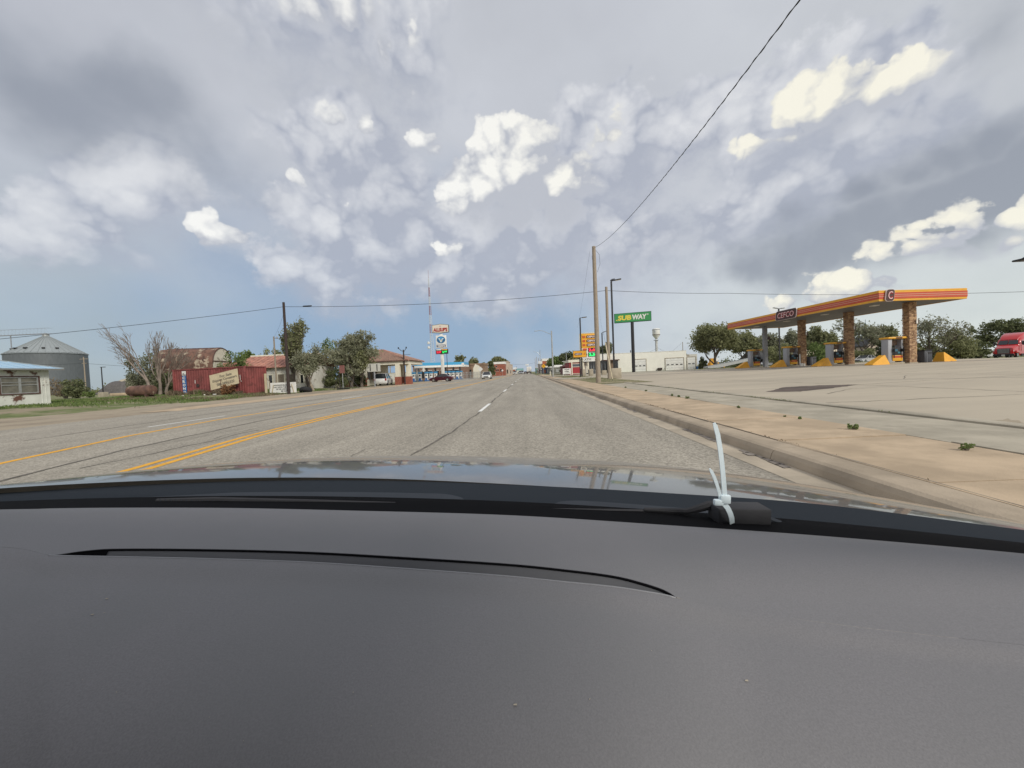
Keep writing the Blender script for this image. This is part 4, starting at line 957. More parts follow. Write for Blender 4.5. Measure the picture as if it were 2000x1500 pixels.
t, zz, r = diamond('bright amber diamond warning sign on the right verge', 1062, 715, 8.6, 100, M['sign_yel'], .05)
MB().tube([(-.1, -.05, zz-.3), (-.1, -.05, zz+.2), (.15, -.05, zz+.35)], .05, 4).build('arrow_symbol', M['ink'], t)
Y = 75; x = PX(828, Y); t = thing('yield_sign', 'narrow pale road sign seen nearly edge-on near the maroon sedan', 'road sign', (x, Y, 0)); z = P(827, 722.5, Y).z
MB().prism([(math.cos(a)*.24, z+math.sin(a)*.42) for a in [2*math.pi*i/10 for i in range(10)]], 'y', -.02, .02).build('sign_plate', M['sign_white'], t); tb('post', [(0, .04, 0), (0, .04, z)], .04, M['rust_trim'], t, 6)
for px_, py_, lab, mk in ((963.3, 724, 'upper small white route plate before the brick shop', None), (966, 729.3, 'lower small white route plate with a dark mark by the brick shop', 1)):
    Y = 150; x = PX(px_, Y); z = P(px_, py_, Y).z; t = thing('route_sign', lab, 'road sign', (x, Y, 0)); bx('sign_plate', (0, 0, z), (H(3.7, Y), .05, H(4.2, Y)), M['sign_white'], t); tb('post', [(0, .05, 0), (0, .05, z)], .04, M['galv'], t, 5)
    if mk: bx('mark', (0, -.04, z), (.3, .02, .25), M['ink'], t)

# ------------------------------------------------------------------ brick ruin with fence, brick shops
def block(name, label, px0, px1, ytop, Y, dep, wallm, capm, cat='building', wins=(), cap=.3, zbase=None, skew=0.0):
    x0, x1 = PX(px0, Y), PX(px1, Y); z0 = gz((x0+x1)/2, Y)-.05 if zbase is None else zbase; zt_ = P((px0+px1)/2, ytop, Y).z
    t = thing(name, label, cat, (0, 0, 0))
    bx('wall', ((x0+x1)/2, Y+dep/2, (z0+zt_)/2), (x1-x0, dep, zt_-z0), wallm, t)
    if cap: bx('parapet', ((x0+x1)/2, Y+dep/2, zt_+cap/2), (x1-x0+.3, dep+.3, cap), capm, t)
    for (a, c, p, q, m) in wins:
        xa, xc, za, zc_ = PX(a, Y), PX(c, Y), P((a+c)/2, q, Y).z, P((a+c)/2, p, Y).z
        za = max(za, z0+.08)
        o = bx('window' if q-p < (zt_-z0)*FPX/Y*.55 else 'doorway', ((xa+xc)/2, Y-.02, (za+zc_)/2), (xc-xa, .08, zc_-za), m, t)
        b = MB(); xm = (xa+xc)/2; w_ = max(.06, (xc-xa)*.06)
        b.box((xm, Y-.05, zc_+w_/2), (xc-xa+2*w_, .1, w_)); b.box((xm, Y-.07, za-w_/2), (xc-xa+2*w_, .14, w_)); b.build('window_surround', capm, o)
    return t, x0, x1, z0, zt_
M['old_brick'] = mat('brown_old_brick', (.27, .185, .125), .95, .3, 1.2, stain=(.36, .29, .21), stain_amt=.3, stain_scale=.5)
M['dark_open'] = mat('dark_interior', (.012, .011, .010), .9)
block('brick_ruin', 'broken brown brick building with dark gaps behind a wire fence', 909, 948, 713, 112, 9, M['old_brick'], M['old_brick'], wins=((915, 921, 722, 732, M['dark_open']), (925, 933, 724, 733, M['dark_open'])), cap=.5)
t = thing('gable_stub', 'tan broken wall stub standing in front of the brick ruin', 'wall', (PX(931, 108), 108, 0)); MB().prism([(-1.0, 0), (1.0, 0), (.9, 3.4), (-.3, 4.0), (-.9, 2.8)], 'y', -.2, .2).build('stub', M['cream'], t)
# fence
def fence():
    Y0, Y1 = 86.0, 100.0; xa, xb = PX(897, Y0), PX(944, Y1); t = thing('pipe_fence', 'grey pipe and wire fence before the brick ruin', 'fence', (0, 0, 0)); n = 7
    pts = [Vector((xa+(xb-xa)*i/n, Y0+(Y1-Y0)*i/n, 0)) for i in range(n+1)]
    for p in pts: tb('fence_post', [p, p+Vector((0, 0, 1.75))], .05, M['galv'], t, 5)
    for z in (1.7, 1.1, .3): tb('rail', [pts[0]+Vector((0, 0, z)), pts[-1]+Vector((0, 0, z))], .035, M['galv'], t, 4)
    b = MB(); d = pts[-1]-pts[0]
    for i in range(90):
        p = pts[0]+d*(i/90); q = pts[0]+d*((i+2)/90); b.tube([p+Vector((0, 0, .1)), q+Vector((0, 0, 1.7))], .008, 3, False).tube([q+Vector((0, 0, .1)), p+Vector((0, 0, 1.7))], .008, 3, False)
    b.build('wire_mesh', M['galv'], t, kind='stuff')
fence()
M['brickred'] = mat('red_shop_brick', (.29, .095, .06), .9, .25, 1.0, stain=(.36, .16, .11), stain_amt=.3, stain_scale=.5)
M['beige'] = mat('beige_render', (.52, .43, .34), .85, .12, 1)
w = M['dark_open']
block('brick_shop', 'two-storey red brick shop with white parapet on the left of the street', 965, 986, 711, 158, 10, M['brickred'], M['white'], 'shop', ((968.5, 971.5, 714.5, 717, w), (968.5, 970.5, 721, 725, w), (972, 974, 721, 725, w), (977.5, 980, 720, 726, w)), cap=.9)
block('tall_shop', 'taller beige stepped building just beyond the red brick shop', 985.5, 994, 707, 175, 16, M['beige'], M['beige'], 'building', ((987, 989, 722, 729, w), (990.5, 992.5, 722, 729, w)))
block('side_shop', 'narrow pale shop beyond the beige building', 994.5, 999, 712, 200, 20, M['beige'], M['white'], 'shop', ((995.5, 998, 723, 729, w),))
block('low_shop', 'low red-brown shop before the far cars on the left', 999.5, 1005.5, 722, 240, 20, M['brickred'], M['cream'], 'shop', ((1000.5, 1004, 725, 728.5, w),))
block('teal_roof_store', 'distant store with a pale teal roof closing the street', 1009, 1022, 723.5, 380, 20, M['cream'], mat('teal_roof', (.20, .38, .38), .6), 'shop', ((1011, 1019, 726, 728.5, w),), cap=2.0)
block('low_annex', 'low dark red annex at the foot of the bushy tree', 950, 962, 728, 140, 8, M['brick'], M['rust_trim'], 'building', ((953, 957, 730, 732, w),))
# right side of the street
block('red_brick_block', 'red brick upper block with white cornice on the right of the street', 1060, 1072.5, 705, 190, 14, mat('orange_brick', (.40, .12, .06), .9, .2, 1), M['white'], 'building', ((1068, 1070.5, 707.5, 712, M['cream']),), cap=1.2)
block('white_shop', 'narrow white shop left of the orange brick block', 1052, 1059.5, 711, 205, 14, M['white'], M['white'], 'shop', ((1054, 1058, 722, 729, w),))
block('teal_shop', 'small teal shop low on the right of the street', 1046.5, 1052, 719, 230, 14, mat('teal_wall', (.10, .24, .22), .8), M['cream'], 'shop', ((1048, 1051, 723, 729, w),))
block('blue_shop', 'slate-blue walled shop below the orange brick block', 1061, 1075.5, 713.5, 150, 12, mat('slate_blue_wall', (.085, .115, .19), .8, .2, 1), mat('slate_blue_trim', (.10, .13, .20), .8), 'shop', ((1062, 1066, 722, 729, M['brick']), (1069, 1071, 720, 728, M['galv'])), cap=.3)
block('white_roof_shop', 'low grey shop with white flat roof edge beside the grey lamp pole', 1075, 1100, 717.5, 118, 10, mat('grey_green_wall', (.20, .20, .17), .85, .2, 1), M['white'], 'shop', ((1086, 1091, 722, 726, M['galv']), (1077, 1082, 722, 727, w), (1093, 1097, 722, 727, w)), cap=.35)
t = thing('roof_board', 'white name board on the roof of the low grey shop', 'sign', (PX(1091, 118), 118.5, P(1091, 714.5, 118).z)); bx('board', (0, 0, 0), (H(16, 118), .15, H(3.4, 118)), M['white'], t); bx('board', (-3.6, 0, -.1), (H(4.5, 118), .15, H(3.2, 118)), M['cream'], t)
for sx in (-1.8, -.6, .6, 1.8): bx('strut', (sx, .15, -.6), (.08, .08, .8), M['galv'], t)
t_, *_ = block('red_garage', 'low dark red workshop with pale fascia left of the price sign', 1112, 1136, 707.5, 84, 9, mat('dark_red_wall', (.26, .03, .03), .7, .15, 1), M['cream'], 'workshop', ((1117, 1133, 711, 716, mat('slate_band', (.08, .09, .11), .6)), (1118, 1133, 717, 729, mat('bright_red_door', (.34, .03, .035), .5))), cap=.55)
bx('pillar', (PX(1117.2, 83), 83, 1.4), (.22, .22, 2.9), M['cream'], t_)
t_, *_ = block('gable_annex', 'small reddish gabled annex behind the church board', 1099, 1112, 716, 96, 7, mat('faded_maroon', (.20, .08, .08), .8, .2, 1), M['rust_trim'], 'building', ((1103, 1107, 720, 727, w),), cap=.2)
MB().prism([(PX(1098, 95), P(1105, 716, 95).z), (PX(1113, 95), P(1105, 716, 95).z), (PX(1112, 95), P(1105, 709, 95).z)], 'y', 94.8, 101).build('gable_roof', mat('maroon_roof', (.17, .075, .075), .8), t_)
# church board
Y = 72; x = PX(1107, Y); z = P(1107, 725, Y).z; t = thing('church_sign', 'white church directions board with black lettering on the right verge', 'sign', (x, Y, gz(x, Y))); zz = z-gz(x, Y)
W, h = H(15.5, Y), H(11, Y); bx('board', (0, 0, zz), (W, .06, h), M['white'], t)
for s, dz, k, hh in (('CHURCH', .30, .62, .17), ('of', .12, .12, .10), ('CHRIST', -.07, .60, .17)): text('lettering', s, facing((0, -.035, zz+dz)), .2, M['ink'], t, width=W*k, height=hh, bold=.01)
MB().box((0, -.035, zz-.33), (W*.55, .012, .05)).prism([(W*.27, zz-.42), (W*.36, zz-.33), (W*.27, zz-.24)], 'y', -.045, -.03).build('arrow_symbol', M['ink'], t)
for sx in (-W/2+.05, W/2-.05): bx('post', (sx, .06, zz/2+.1), (.09, .06, zz+.6), M['white'], t)
# little grey street posts
for px_, y0_, Y, lab in ((1107, 689, 105, 'slim white pole behind the church board'), (1101.5, 706, 110, 'short pole with a white shade near the church board')):
    q, _, hh = pole('lamp_post', lab, px_, Y, y0_, .09, .07, M['galv'], cat='lamp post')
    if y0_ > 700: bx('lamp_head', (0, 0, hh), (.9, .5, .12), M['white'], q)
t = thing('marker_post', 'short cream marker post on the right verge', 'post', (PX(1074.5, 84), 84, gz(4.9, 84))); bx('post', (0, 0, .5), (.18, .12, 1.0), M['cream'], t)
# hedge of distant poles on the right of the street
for i, (px_, top, Y) in enumerate(((1046, 700, 240), (1049, 697, 225), (1052.5, 699, 205), (1056, 684, 175))):
    q, _, hh = pole('street_pole', ['thin far pole nearest the street end', 'thin far pole, second from the street end', 'thin far pole left of the orange brick block', 'far lamp pole with an arm, left of the brick block'][i], px_, Y, top, .16, .12, M['weathered'] if i < 3 else M['galv'], cat='pole', group='thin poles far along the right of the street')
    if i == 3: MB().tube([(0, 0, hh-2.2), (-1.2, 0, hh-.9), (-3.0, 0, hh-.5)], .07, 5).build('lamp_arm', M['galv'], q)
q, _, hh = pole('utility_pole', 'dark far pole in the middle of the street view', 1009, 260, 716, .2, .15, M['creosote'])
t = thing('far_sign', 'tiny pale sign on a post above the far cars', 'sign', (PX(1006.5, 250), 250, 0)); z = P(1006.5, 719, 250).z; bx('board', (0, 0, z), (2.4, .2, .7), M['white'], t); tb('post', [(0, .1, 0), (0, .1, z)], .12, M['galv'], t, 5)
t = thing('far_sign', 'tiny white oval sign above the box truck', 'sign', (PX(1030, 300), 300, 0)); z = P(1030, 712.8, 300).z; MB().bevbox((0, 0, z), (2.6, .3, 1.0), .3).build('board', M['white'], t, smooth=True); tb('post', [(0, .2, 0), (0, .2, z)], .12, M['galv'], t, 5)
t = thing('hanging_sign', 'white shop sign projecting over the pavement near the brick block', 'sign', (PX(1056, 165), 165, 0)); z = P(1056, 708, 165).z; bx('board', (0, 0, z), (H(7.5, 165), .3, H(5, 165)), M['white'], t); tb('post', [(.6, .2, 0), (.6, .2, z)], .12, M['galv'], t, 5)
t = thing('round_sign', 'small dark sign with a white arrow under the amber diamond', 'road sign', (PX(1057, 102), 102, gz(3.7, 102))); z = P(1057, 721, 102).z-.1; bx('sign_plate', (0, 0, z), (H(4.6, 102), .04, H(3.6, 102)), M['ink'], t); MB().prism([(-.2, z+.1), (.2, z+.1), (0, z-.12)], 'y', -.04, -.025).build('arrow_symbol', M['white'], t); tb('post', [(0, .03, 0), (0, .03, z)], .04, M['galv'], t, 5)

# ------------------------------------------------------------------ right verge: poles, lamps, signs
Y = 29.0
np_, NPT, nh = pole('utility_pole', 'nearest tall bare wooden utility pole on the right pavement edge', 1168, Y, 481, .19, .13, M['weathered'])
np_.children[0]  # post
MB().tube([(.15, 0, nh-.3), (.38, 0, nh-.6), (.42, 0, nh-1.3), (.2, 0, nh-1.9)], .012, 4).build('jumper_wire', M['cable'], np_)
pole2, P2T, h2 = pole('utility_pole', 'second wooden pole beside the concrete lamp footing', 1189.5, 37.5, 560, .16, .12, M['weathered'])
t = thing('guy_guard', 'leaning pale yellow guy-wire guard beside the second wooden pole', 'guy guard', (0, 0, 0)); a = P(1182.5, 670, 36); c = P(1196, 741, 31.5)
tb('guard_tube', [a, c], .05, M['plywood'], t, 8); d = (c-a).normalized(); tb('guy_wire', [a-d*2.2, a], .012, M['cable'], t, 4); tb('ground_rod', [c, c+d*.55], .02, M['black_metal'], t, 5)
def area_lamp(label, px_, Y, top, foot=True, arms=((.55, 0, .16),), r=.085, fw=.9, fh=.95, ybase=None):
    x = PX(px_, Y); z0 = gz(x, Y); zt_ = P(px_, top, Y).z; t = thing('lamp_post', label, 'lamp post', (x, Y, z0), group='black parking lot lamp posts on the right'); h = zt_-z0
    if foot: MB().bevbox((.12, 0, fh/2-.05), (fw, fw, fh+.1), .03).build('footing', M['block'], t, smooth=True); bx('base_plate', (0, 0, fh+.02), (.35, .35, .04), M['black_metal'], t)
    b = MB(); b.box((0, 0, (h+(fh if foot else 0))/2), (r*2, r*2, h-(fh if foot else 0))); b.build('post', M['black_metal'], t)
    for dx, dy, dz in arms:
        n = Vector((dx, dy, 0)).normalized(); F = facing((0, 0, h), n, (-.0, 0, 1)); Rm = Matrix.Rotation(-math.atan2(dz, math.hypot(dx, dy)), 4, 'Y')
        rzz = math.atan2(dy, dx); MM = Matrix.Translation((0, 0, h+.02)) @ Matrix.Rotation(rzz, 4, 'Z') @ Rm
        o = MB().box((.15, 0, 0), (.3, .07, .07), M=MM).build('arm', M['black_metal'], t); o2 = MB().bevbox((.62, 0, .02), (.72, .34, .09), .03, M=MM).build('lamp_head', M['black_metal'], t)
        MB().bevbox((.66, 0, -.035), (.52, .24, .03), .01, M=MM).build('lens', M['white'], o2)
    return t, x, z0, h
area_lamp('tallest black lamp post on a big concrete footing left of the green sign', 1199.5, 39.5, 549, arms=((.5, -.1, .05), (.25, .5, .22)), r=.075, fw=.98, fh=1.05)
area_lamp('black lamp post just left of the orange price tower', 1136.3, 55, 621, foot=False, arms=((1, .1, .08),))
area_lamp('smaller black lamp post on a block in front of the white building', 1178, 64, 650, arms=((.5, .1, .15),), fw=.75, fh=.75, r=.08)
MB()
t, x, z0, h = area_lamp('black lamp post rising behind the striped canopy roof', 1523, 70, 603, foot=False, arms=((-1, 0, .2), (1, 0, .05)), r=.09); bx('crossarm', (0, 0, 4.6), (1.2, .08, .08), M['black_metal'], t)
# lamp at the right edge
Y = 14.0; p = P(1975, 490, Y); t = thing('lamp_post', 'black lamp head reaching in at the right edge of the picture', 'lamp post', (PX(2062, Y), Y, gz(PX(2062, Y), Y)), group='black parking lot lamp posts on the right'); h = P(2062, 470, Y).z-gz(p.x, Y)
bx('post', (0, 0, h/2), (.15, .15, h), M['black_metal'], t); q = p-Vector(t.location)
for tip, w_ in ((q, .30), (q+Vector((.05, .5, -.22)), .3)):
    MB().tube([(0, 0, h-.05), tip+Vector((.8, 0, -.03))], .04, 6).build('arm', M['black_metal'], t); MB().bevbox(tip+Vector((1.1, 0, 0)), (.75, w_, .07), .03).build('lamp_head', M['black_metal'], t)
# grey lamp pole with curved arm
q, QT, qh = pole('street_lamp', 'grey street lamp pole with a curved arm reaching over the road', 1080, 62, 646, .14, .10, M['galv'], cat='street lamp')
MB().tube([(0, 0, qh-.6), (-.7, -.1, qh-.3), (-1.3, -.2, qh), (-1.9, -.3, qh+.10), (-2.3, -.3, qh+.08)], .035, 6).build('lamp_arm', M['galv'], q); MB().bevbox((-2.5, -.3, qh+.05), (.55, .2, .08), .03).build('lamp_head', M['galv'], q)

# price tower
def rr_panel(w, h, r, n=5):
    pts = []
    for cx, cy, a0 in ((w/2-r, h/2-r, 0), (-w/2+r, h/2-r, 90), (-w/2+r, -h/2+r, 180), (w/2-r, -h/2+r, 270)):
        for i in range(n+1): a = rad(a0+90*i/n); pts.append((cx+r*math.cos(a), cy+r*math.sin(a)))
    return pts
def plate(name, F, w, h, r, d, m, parent, shear=0.0):
    b = MB(); pts = [(x+y*shear, y) for x, y in rr_panel(w, h, r)]; k = len(pts)
    b.poly([F @ Vector((x, y, d)) for x, y in pts])
    b.grid([[F @ Vector((x, y, 0)) for x, y in pts+[pts[0]]], [F @ Vector((x, y, d)) for x, y in pts+[pts[0]]]]); return b.build(name, m, parent)
def tower():
    Y = 60.0; x0, x1 = PX(1136.5, Y), PX(1171.5, Y); xc = (x0+x1)/2; g0 = gz(xc, Y); t = thing('price_tower', 'tall orange fuel price tower with red and green price displays', 'sign', (xc, Y, 0))
    W = x1-x0; zt_ = P(1153, 651, Y).z; zb_ = P(1155, 706, Y).z; Z = lambda py: P(1153, py, Y).z
    bx('cabinet', (0, .25, (zt_+Z(691))/2), (W, .5, zt_-Z(691)), M['orange'], t, bev=.03)
    bx('header_strip', (0, .25, zt_+.05), (W+.15, .6, .1), M['cream'], t)
    bx('side_trim', (-W/2-.1, .25, (zt_+g0+1.2)/2), (.16, .4, zt_-g0-1.2), M['cream'], t)
    for i, py in enumerate((657, 665, 673)):
        c = Z(py+.5); o = bx('row_panel', (0, -.01, c), (W*.86, .04, H(7, Y)), M['yellow'], t)
        bx('square_mark', (-W*.33, -.045, c), (W*.15, .03, H(3.4, Y)), M['red_stripe'], o)
        plate('name_plate', facing((W*.10, -.03, c)), W*.58, H(5.2, Y), .12, .03, M['brown'], o, .15)
        text('lettering', 'CEFCO', facing((W*.10, -.07, c)), .3, M['pink'], o, width=W*.48, height=H(3.4, Y), bold=.015, shear=.15)
    bx('display_cabinet', (.0, .22, (Z(680)+Z(699))/2), (W, .5, Z(679)-Z(698.5)), M['white'], t)
    led('2.69', facing((W*.16, -.08, Z(683.3))), W*.56, H(7.6, Y), (.95, .02, .06), t); bx('grade_plate', (-W*.30, -.05, Z(682)), (W*.24, .03, H(3.5, Y)), M['red_stripe'], t)
    led('2.54', facing((W*.16, -.08, Z(692.6))), W*.56, H(8.0, Y), (.02, .85, .18), t); bx('grade_plate', (-W*.30, -.05, Z(692)), (W*.24, .03, H(3.5, Y)), mat('green_plate', (.03, .3, .08), .5), t)
    bx('cash_board', (.15, .2, Z(702.2)), (W*.92, .4, H(7, Y)), M['white'], t); text('lettering', 'ATM', facing((-W*.16, -.01, Z(702))), .3, M['ink'], t, width=W*.38, height=H(4, Y))
    MB().lathe([(.01, 0), (H(2.9, Y), 0), (H(2.9, Y), .05), (.01, .05)], n=16).build('round_emblem', M['red_stripe'], t).matrix_local = Matrix.Translation((W*.33, 0, Z(702.6))) @ Matrix.Rotation(rad(90), 4, 'X')
    st = [(math.sin(math.pi*k/5)*(.17 if k % 2 == 0 else .075), math.cos(math.pi*k/5)*(.17 if k % 2 == 0 else .075)) for k in range(10)]
    MB().prism([(W*.33+a, Z(702.8)+c) for a, c in st], 'y', -.08, -.055).build('star_emblem', M['cream'], t)
    for sx in (-W*.40, -W*.12): bx('leg', (sx, .3, (g0+1.0+Z(698))/2), (.2, .2, Z(698)-g0-1.0), M['cream'], t)
    for sx in (-W*.44, -W*.02): MB().bevbox((sx+.1, .3, g0+.5), (.62, .7, 1.15), .03).build('footing', M['block'], t, smooth=True)
tower()
def yellow_board():
    Y = 53; xc = PX(1133.5, Y); t = thing('yellow_sign', 'low yellow rectangular store sign in front of the price tower', 'sign', (xc, Y, 0)); zc_ = P(1133, 691.5, Y).z; W, h = H(24.5, Y), H(12, Y); g0 = gz(xc, Y)
    F = facing((0, 0, zc_), (1, -.12, 0)); MB().box((0, 0, -.12), (W+.1, h+.1, .26), M=F).build('frame', M['brown'], t); MB().box((0, 0, .02), (W, h, .03), M=F).build('sign_face', M['yellow'], t)
    plate('name_plate', F @ Matrix.Translation((-.2, 0, .036)), W*.60, h*.36, .1, .02, M['brown'], t, .15); text('lettering', 'CEFCO', F @ Matrix.Translation((-.2, 0, .065)), .3, M['pink'], t, width=W*.5, height=h*.22, bold=.012, shear=.15)
    for k in range(2): MB().box((0, 0, 0), (.2-.09*k, .2-.09*k, .012+.01*k), M=F @ Matrix.Translation((W*.36, 0, .045)) @ Matrix.Rotation(rad(45), 4, 'Z')).build('diamond_mark', M['red_stripe' if k == 0 else 'yellow'], t)
    tb('pole', [(0, .1, g0-.1), (0, .1, zc_)], .09, M['black_metal'], t, 10)
yellow_board()
# green sandwich-shop sign on a black pole
def green_sign():
    Y = 84; xc = PX(1237.5, Y); g0 = gz(xc, Y); z1 = P(1234.5, 620, Y).z; t = thing('green_sign', 'long green sign board with yellow and white lettering on a tall black pole', 'sign', (xc, Y, 0))
    c = P(1234.5, 620, Y); W, h = H(67, Y), H(17, Y); F = facing((c.x-xc, -.35, c.z), (1, -.25, 0))
    MB().box((0, 0, -.28), (W+.12, h+.12, .5), M=F).build('cabinet', mat('dark_green', (.02, .10, .05), .5), t); MB().box((0, 0, -.01), (W-.12, h-.12, .05), M=F).build('sign_face', mat('sign_green', (.045, .27, .085), .4), t)
    text('lettering', 'SUB', F @ Matrix.Translation((-W*.22, 0, .022)), 1, mat('sign_gold', (.78, .62, .08), .4), t, width=W*.37, height=h*.56, bold=.05, shear=.1)
    text('lettering', 'WAY', F @ Matrix.Translation((W*.19, 0, .022)), 1, M['white'], t, width=W*.40, height=h*.56, bold=.05, shear=.1)
    MB().prism([(-.55, -.16), (-.55, .14), (-.9, -.02)], 'z', 0, .02).build('arrow_tip', bpy.data.materials['sign_gold'], t).matrix_local = F @ Matrix.Translation((-W*.385+.3, -h*.23, .022))
    MB().prism([(0, -.15), (0, .15), (.34, 0)], 'z', 0, .02).build('arrow_tip', M['white'], t).matrix_local = F @ Matrix.Translation((W*.40, h*.22, .022))
    tb('pole', [(0, 0, g0-.1), (-.0, 0, c.z-.5)], [.36, .33], M['black_metal'], t, 14)
green_sign()
# white building with garage doors
def white_building():
    Y = 96.0; t = thing('garage_building', 'long cream-white flat-roofed building with garage doors beyond the green sign', 'building'); wm = mat('clean_off_white_render', (.80, .78, .70), .8, .04, .8)
    x0, x1, x2 = PX(1168, Y-9), PX(1341, Y), PX(1365.5, Y)
    g0 = gz((x0+x1)/2, Y)-.1; zt_ = P(1320, 685.8, Y).z; zt0 = zt_
    bx('wall', ((x0+x1)/2, Y+6, (g0+zt_)/2), (x1-x0, 12, zt_-g0), wm, t); bx('side_block', ((x1+x2)/2, Y+6.5, (g0+zt_-.9)/2), (x2-x1, 11, zt_-g0-.9), M['wall_white'], t)
    bx('coping', ((x0+x1)/2, Y+6, zt_+.06), (x1-x0+.1, 12.1, .12), M['white'], t)
    def gdoor(a, c, top, wins):
        xa, xc = PX(a, Y), PX(c, Y); zt2 = P((a+c)/2, top, Y).z; o = bx('garage_door', ((xa+xc)/2, Y-.03, (g0+zt2)/2), (xc-xa, .08, zt2-g0), M['white'], t)
        for k in range(1, 5): bx('panel_joint', ((xa+xc)/2, Y-.075, g0+(zt2-g0)*k/5), (xc-xa, .012, .03), M['grey_metal'], o)
        for k in range(wins): bx('door_window', (xa+(xc-xa)*(k+.5)/wins, Y-.08, g0+(zt2-g0)*.48), (.62, .03, .22), M['glass'], o)
        b = MB(); b.box(((xa+xc)/2, Y-.06, zt2+.08), (xc-xa+.3, .14, .14)); b.box((xa-.08, Y-.06, (g0+zt2)/2), (.12, .14, zt2-g0)); b.box((xc+.08, Y-.06, (g0+zt2)/2), (.12, .14, zt2-g0)); b.build('door_frame', M['block'], o)
    gdoor(1239, 1261.5, 702, 3); gdoor(1300, 1335, 699.5, 4); gdoor(1342.5, 1358, 697.5, 2)
    # dark glazed shopfront at the left end
    xa, xc = PX(1169, Y), PX(1207, Y); zt2 = P(1190, 704.5, Y).z; sf = bx('shopfront', ((xa+xc)/2, Y-.05, (g0+zt2)/2), (xc-xa, .1, zt2-g0), M['glass'], t)
    for k in range(7): bx('mullion', (xa+(xc-xa)*k/6, Y-.12, (g0+zt2)/2), (.10, .08, zt2-g0), M['grey_metal'], sf)
    bx('boarded_panel', (PX(1193.5, Y), Y-.14, (g0+zt2)/2), (1.1, .08, zt2-g0), mat('brown_panel', (.22, .15, .10), .8), sf); bx('canopy_edge', ((xa+xc)/2, Y-.5, zt2+.12), (xc-xa+.5, 1.0, .2), M['rust_trim'], sf)
    x = PX(1288, Y); bx('wall_vent', (x, Y-.3, g0+.45), (.95, .5, .6), M['creosote'], t); bx('utility_box', (PX(1361.5, Y), Y-.3, g0+.4), (.6, .4, .7), M['blue_paint'], t)
    tb('wall_pipe', [(x+.9, Y-.2, g0+.2), (PX(1303, Y), Y-.1, g0+1.3)], .04, M['galv'], t, 5)
    # left wing with posts under a pale roof edge
    s = thing('glazed_office', 'low dark-glazed office with pale roof edge behind the price tower', 'shop', (0, 0, 0)); Yo = 86; xa, xc = PX(1134, Yo), PX(1170, Yo); gg = gz(xa, Yo); z2 = P(1150, 706, Yo).z; z3 = P(1150, 701, Yo).z
    bx('glazing', ((xa+xc)/2, Yo+3, (gg+z2)/2), (xc-xa, 6, z2-gg), M['glass'], s); bx('roof_edge', ((xa+xc)/2, Yo+2.6, (z2+z3)/2), (xc-xa+.6, 7.6, z3-z2), M['cream'], s)
    for k in range(8): bx('mullion', (xa+(xc-xa)*k/7, Yo-.08, (gg+z2)/2), (.12, .1, z2-gg), M['grey_metal'], s)
    for k in (1.4, 2.3): bx('curtain', (xa+(xc-xa)*k/7, Yo-.03, (gg+z2)/2), (.5, .04, z2-gg-.4), M['cream'], s)
    for k in range(9): bx('railing_post', (xa+(xc-xa)*k/8, Yo-1.2, gg+.4), (.05, .05, .8), M['galv'], s)
    bx('handrail', ((xa+xc)/2, Yo-1.2, gg+.8), (xc-xa, .05, .05), M['galv'], s)
white_building()
# water tower
def water_tower():
    Y = 420; x = PX(1283.5, Y); zt_ = P(1283, 641, Y).z; t = thing('water_tower', 'white water tower with a cylindrical tank above the white building', 'water tower', (x, Y, 0)); k = FPX/Y; R_ = 6.9/k
    zz = lambda py: P(1283, py, Y).z
    MB().lathe([(.5, zt_), (R_*.55, zt_-.3), (R_*.97, zz(642.5)), (R_, zz(644)), (R_, zz(654)), (R_*.92, zz(655.5)), (R_*.45, zz(660)), (R_*.28, zz(662))], n=28).build('tank', M['white'], t, smooth='all')
    MB().lathe([(R_+.08, zz(643.6)), (R_+.2, zz(643.6)), (R_+.2, zz(644.6)), (R_+.08, zz(644.6))], n=28, cap=False).build('rail', M['grey_metal'], t); MB().lathe([(R_+.05, zz(653.6)), (R_+.2, zz(653.6)), (R_+.2, zz(654.4)), (R_+.05, zz(654.4))], n=28, cap=False).build('walkway', M['rust_trim'], t)
    MB().lathe([(R_*.26, zz(662)), (R_*.24, zz(690)), (R_*.26, 0)], n=14).build('stem', M['white'], t)
    for sx in (-1.5, -.4, .8): tb('ladder_pipe', [(sx, -R_*.3, zz(664)), (sx, -R_*.3, 5)], .28 if sx < -1 else .12, M['grey_metal'], t, 5)
    bx('platform', (-.6, -R_*.25, zz(664.5)), (4.5, 1.5, .8), M['grey_metal'], t); bx('faded_mark', (-R_*.55, -R_*.86, zz(648)), (2.2, .2, 1.6), M['grey_metal'], t)
water_tower()
q, _, hh = pole('utility_pole', 'thin pole standing behind the roof of the white building', 1334.5, 125, 668, .12, .09, M['weathered']); tb('stay', [(0, 0, hh), (-3.8, 0, hh-3.2)], .02, M['cable'], q, 4)
q, _, hh = pole('utility_pole', 'short dark pole tip showing over the white building roof', 1232.5, 125, 684, .14, .12, M['creosote'])

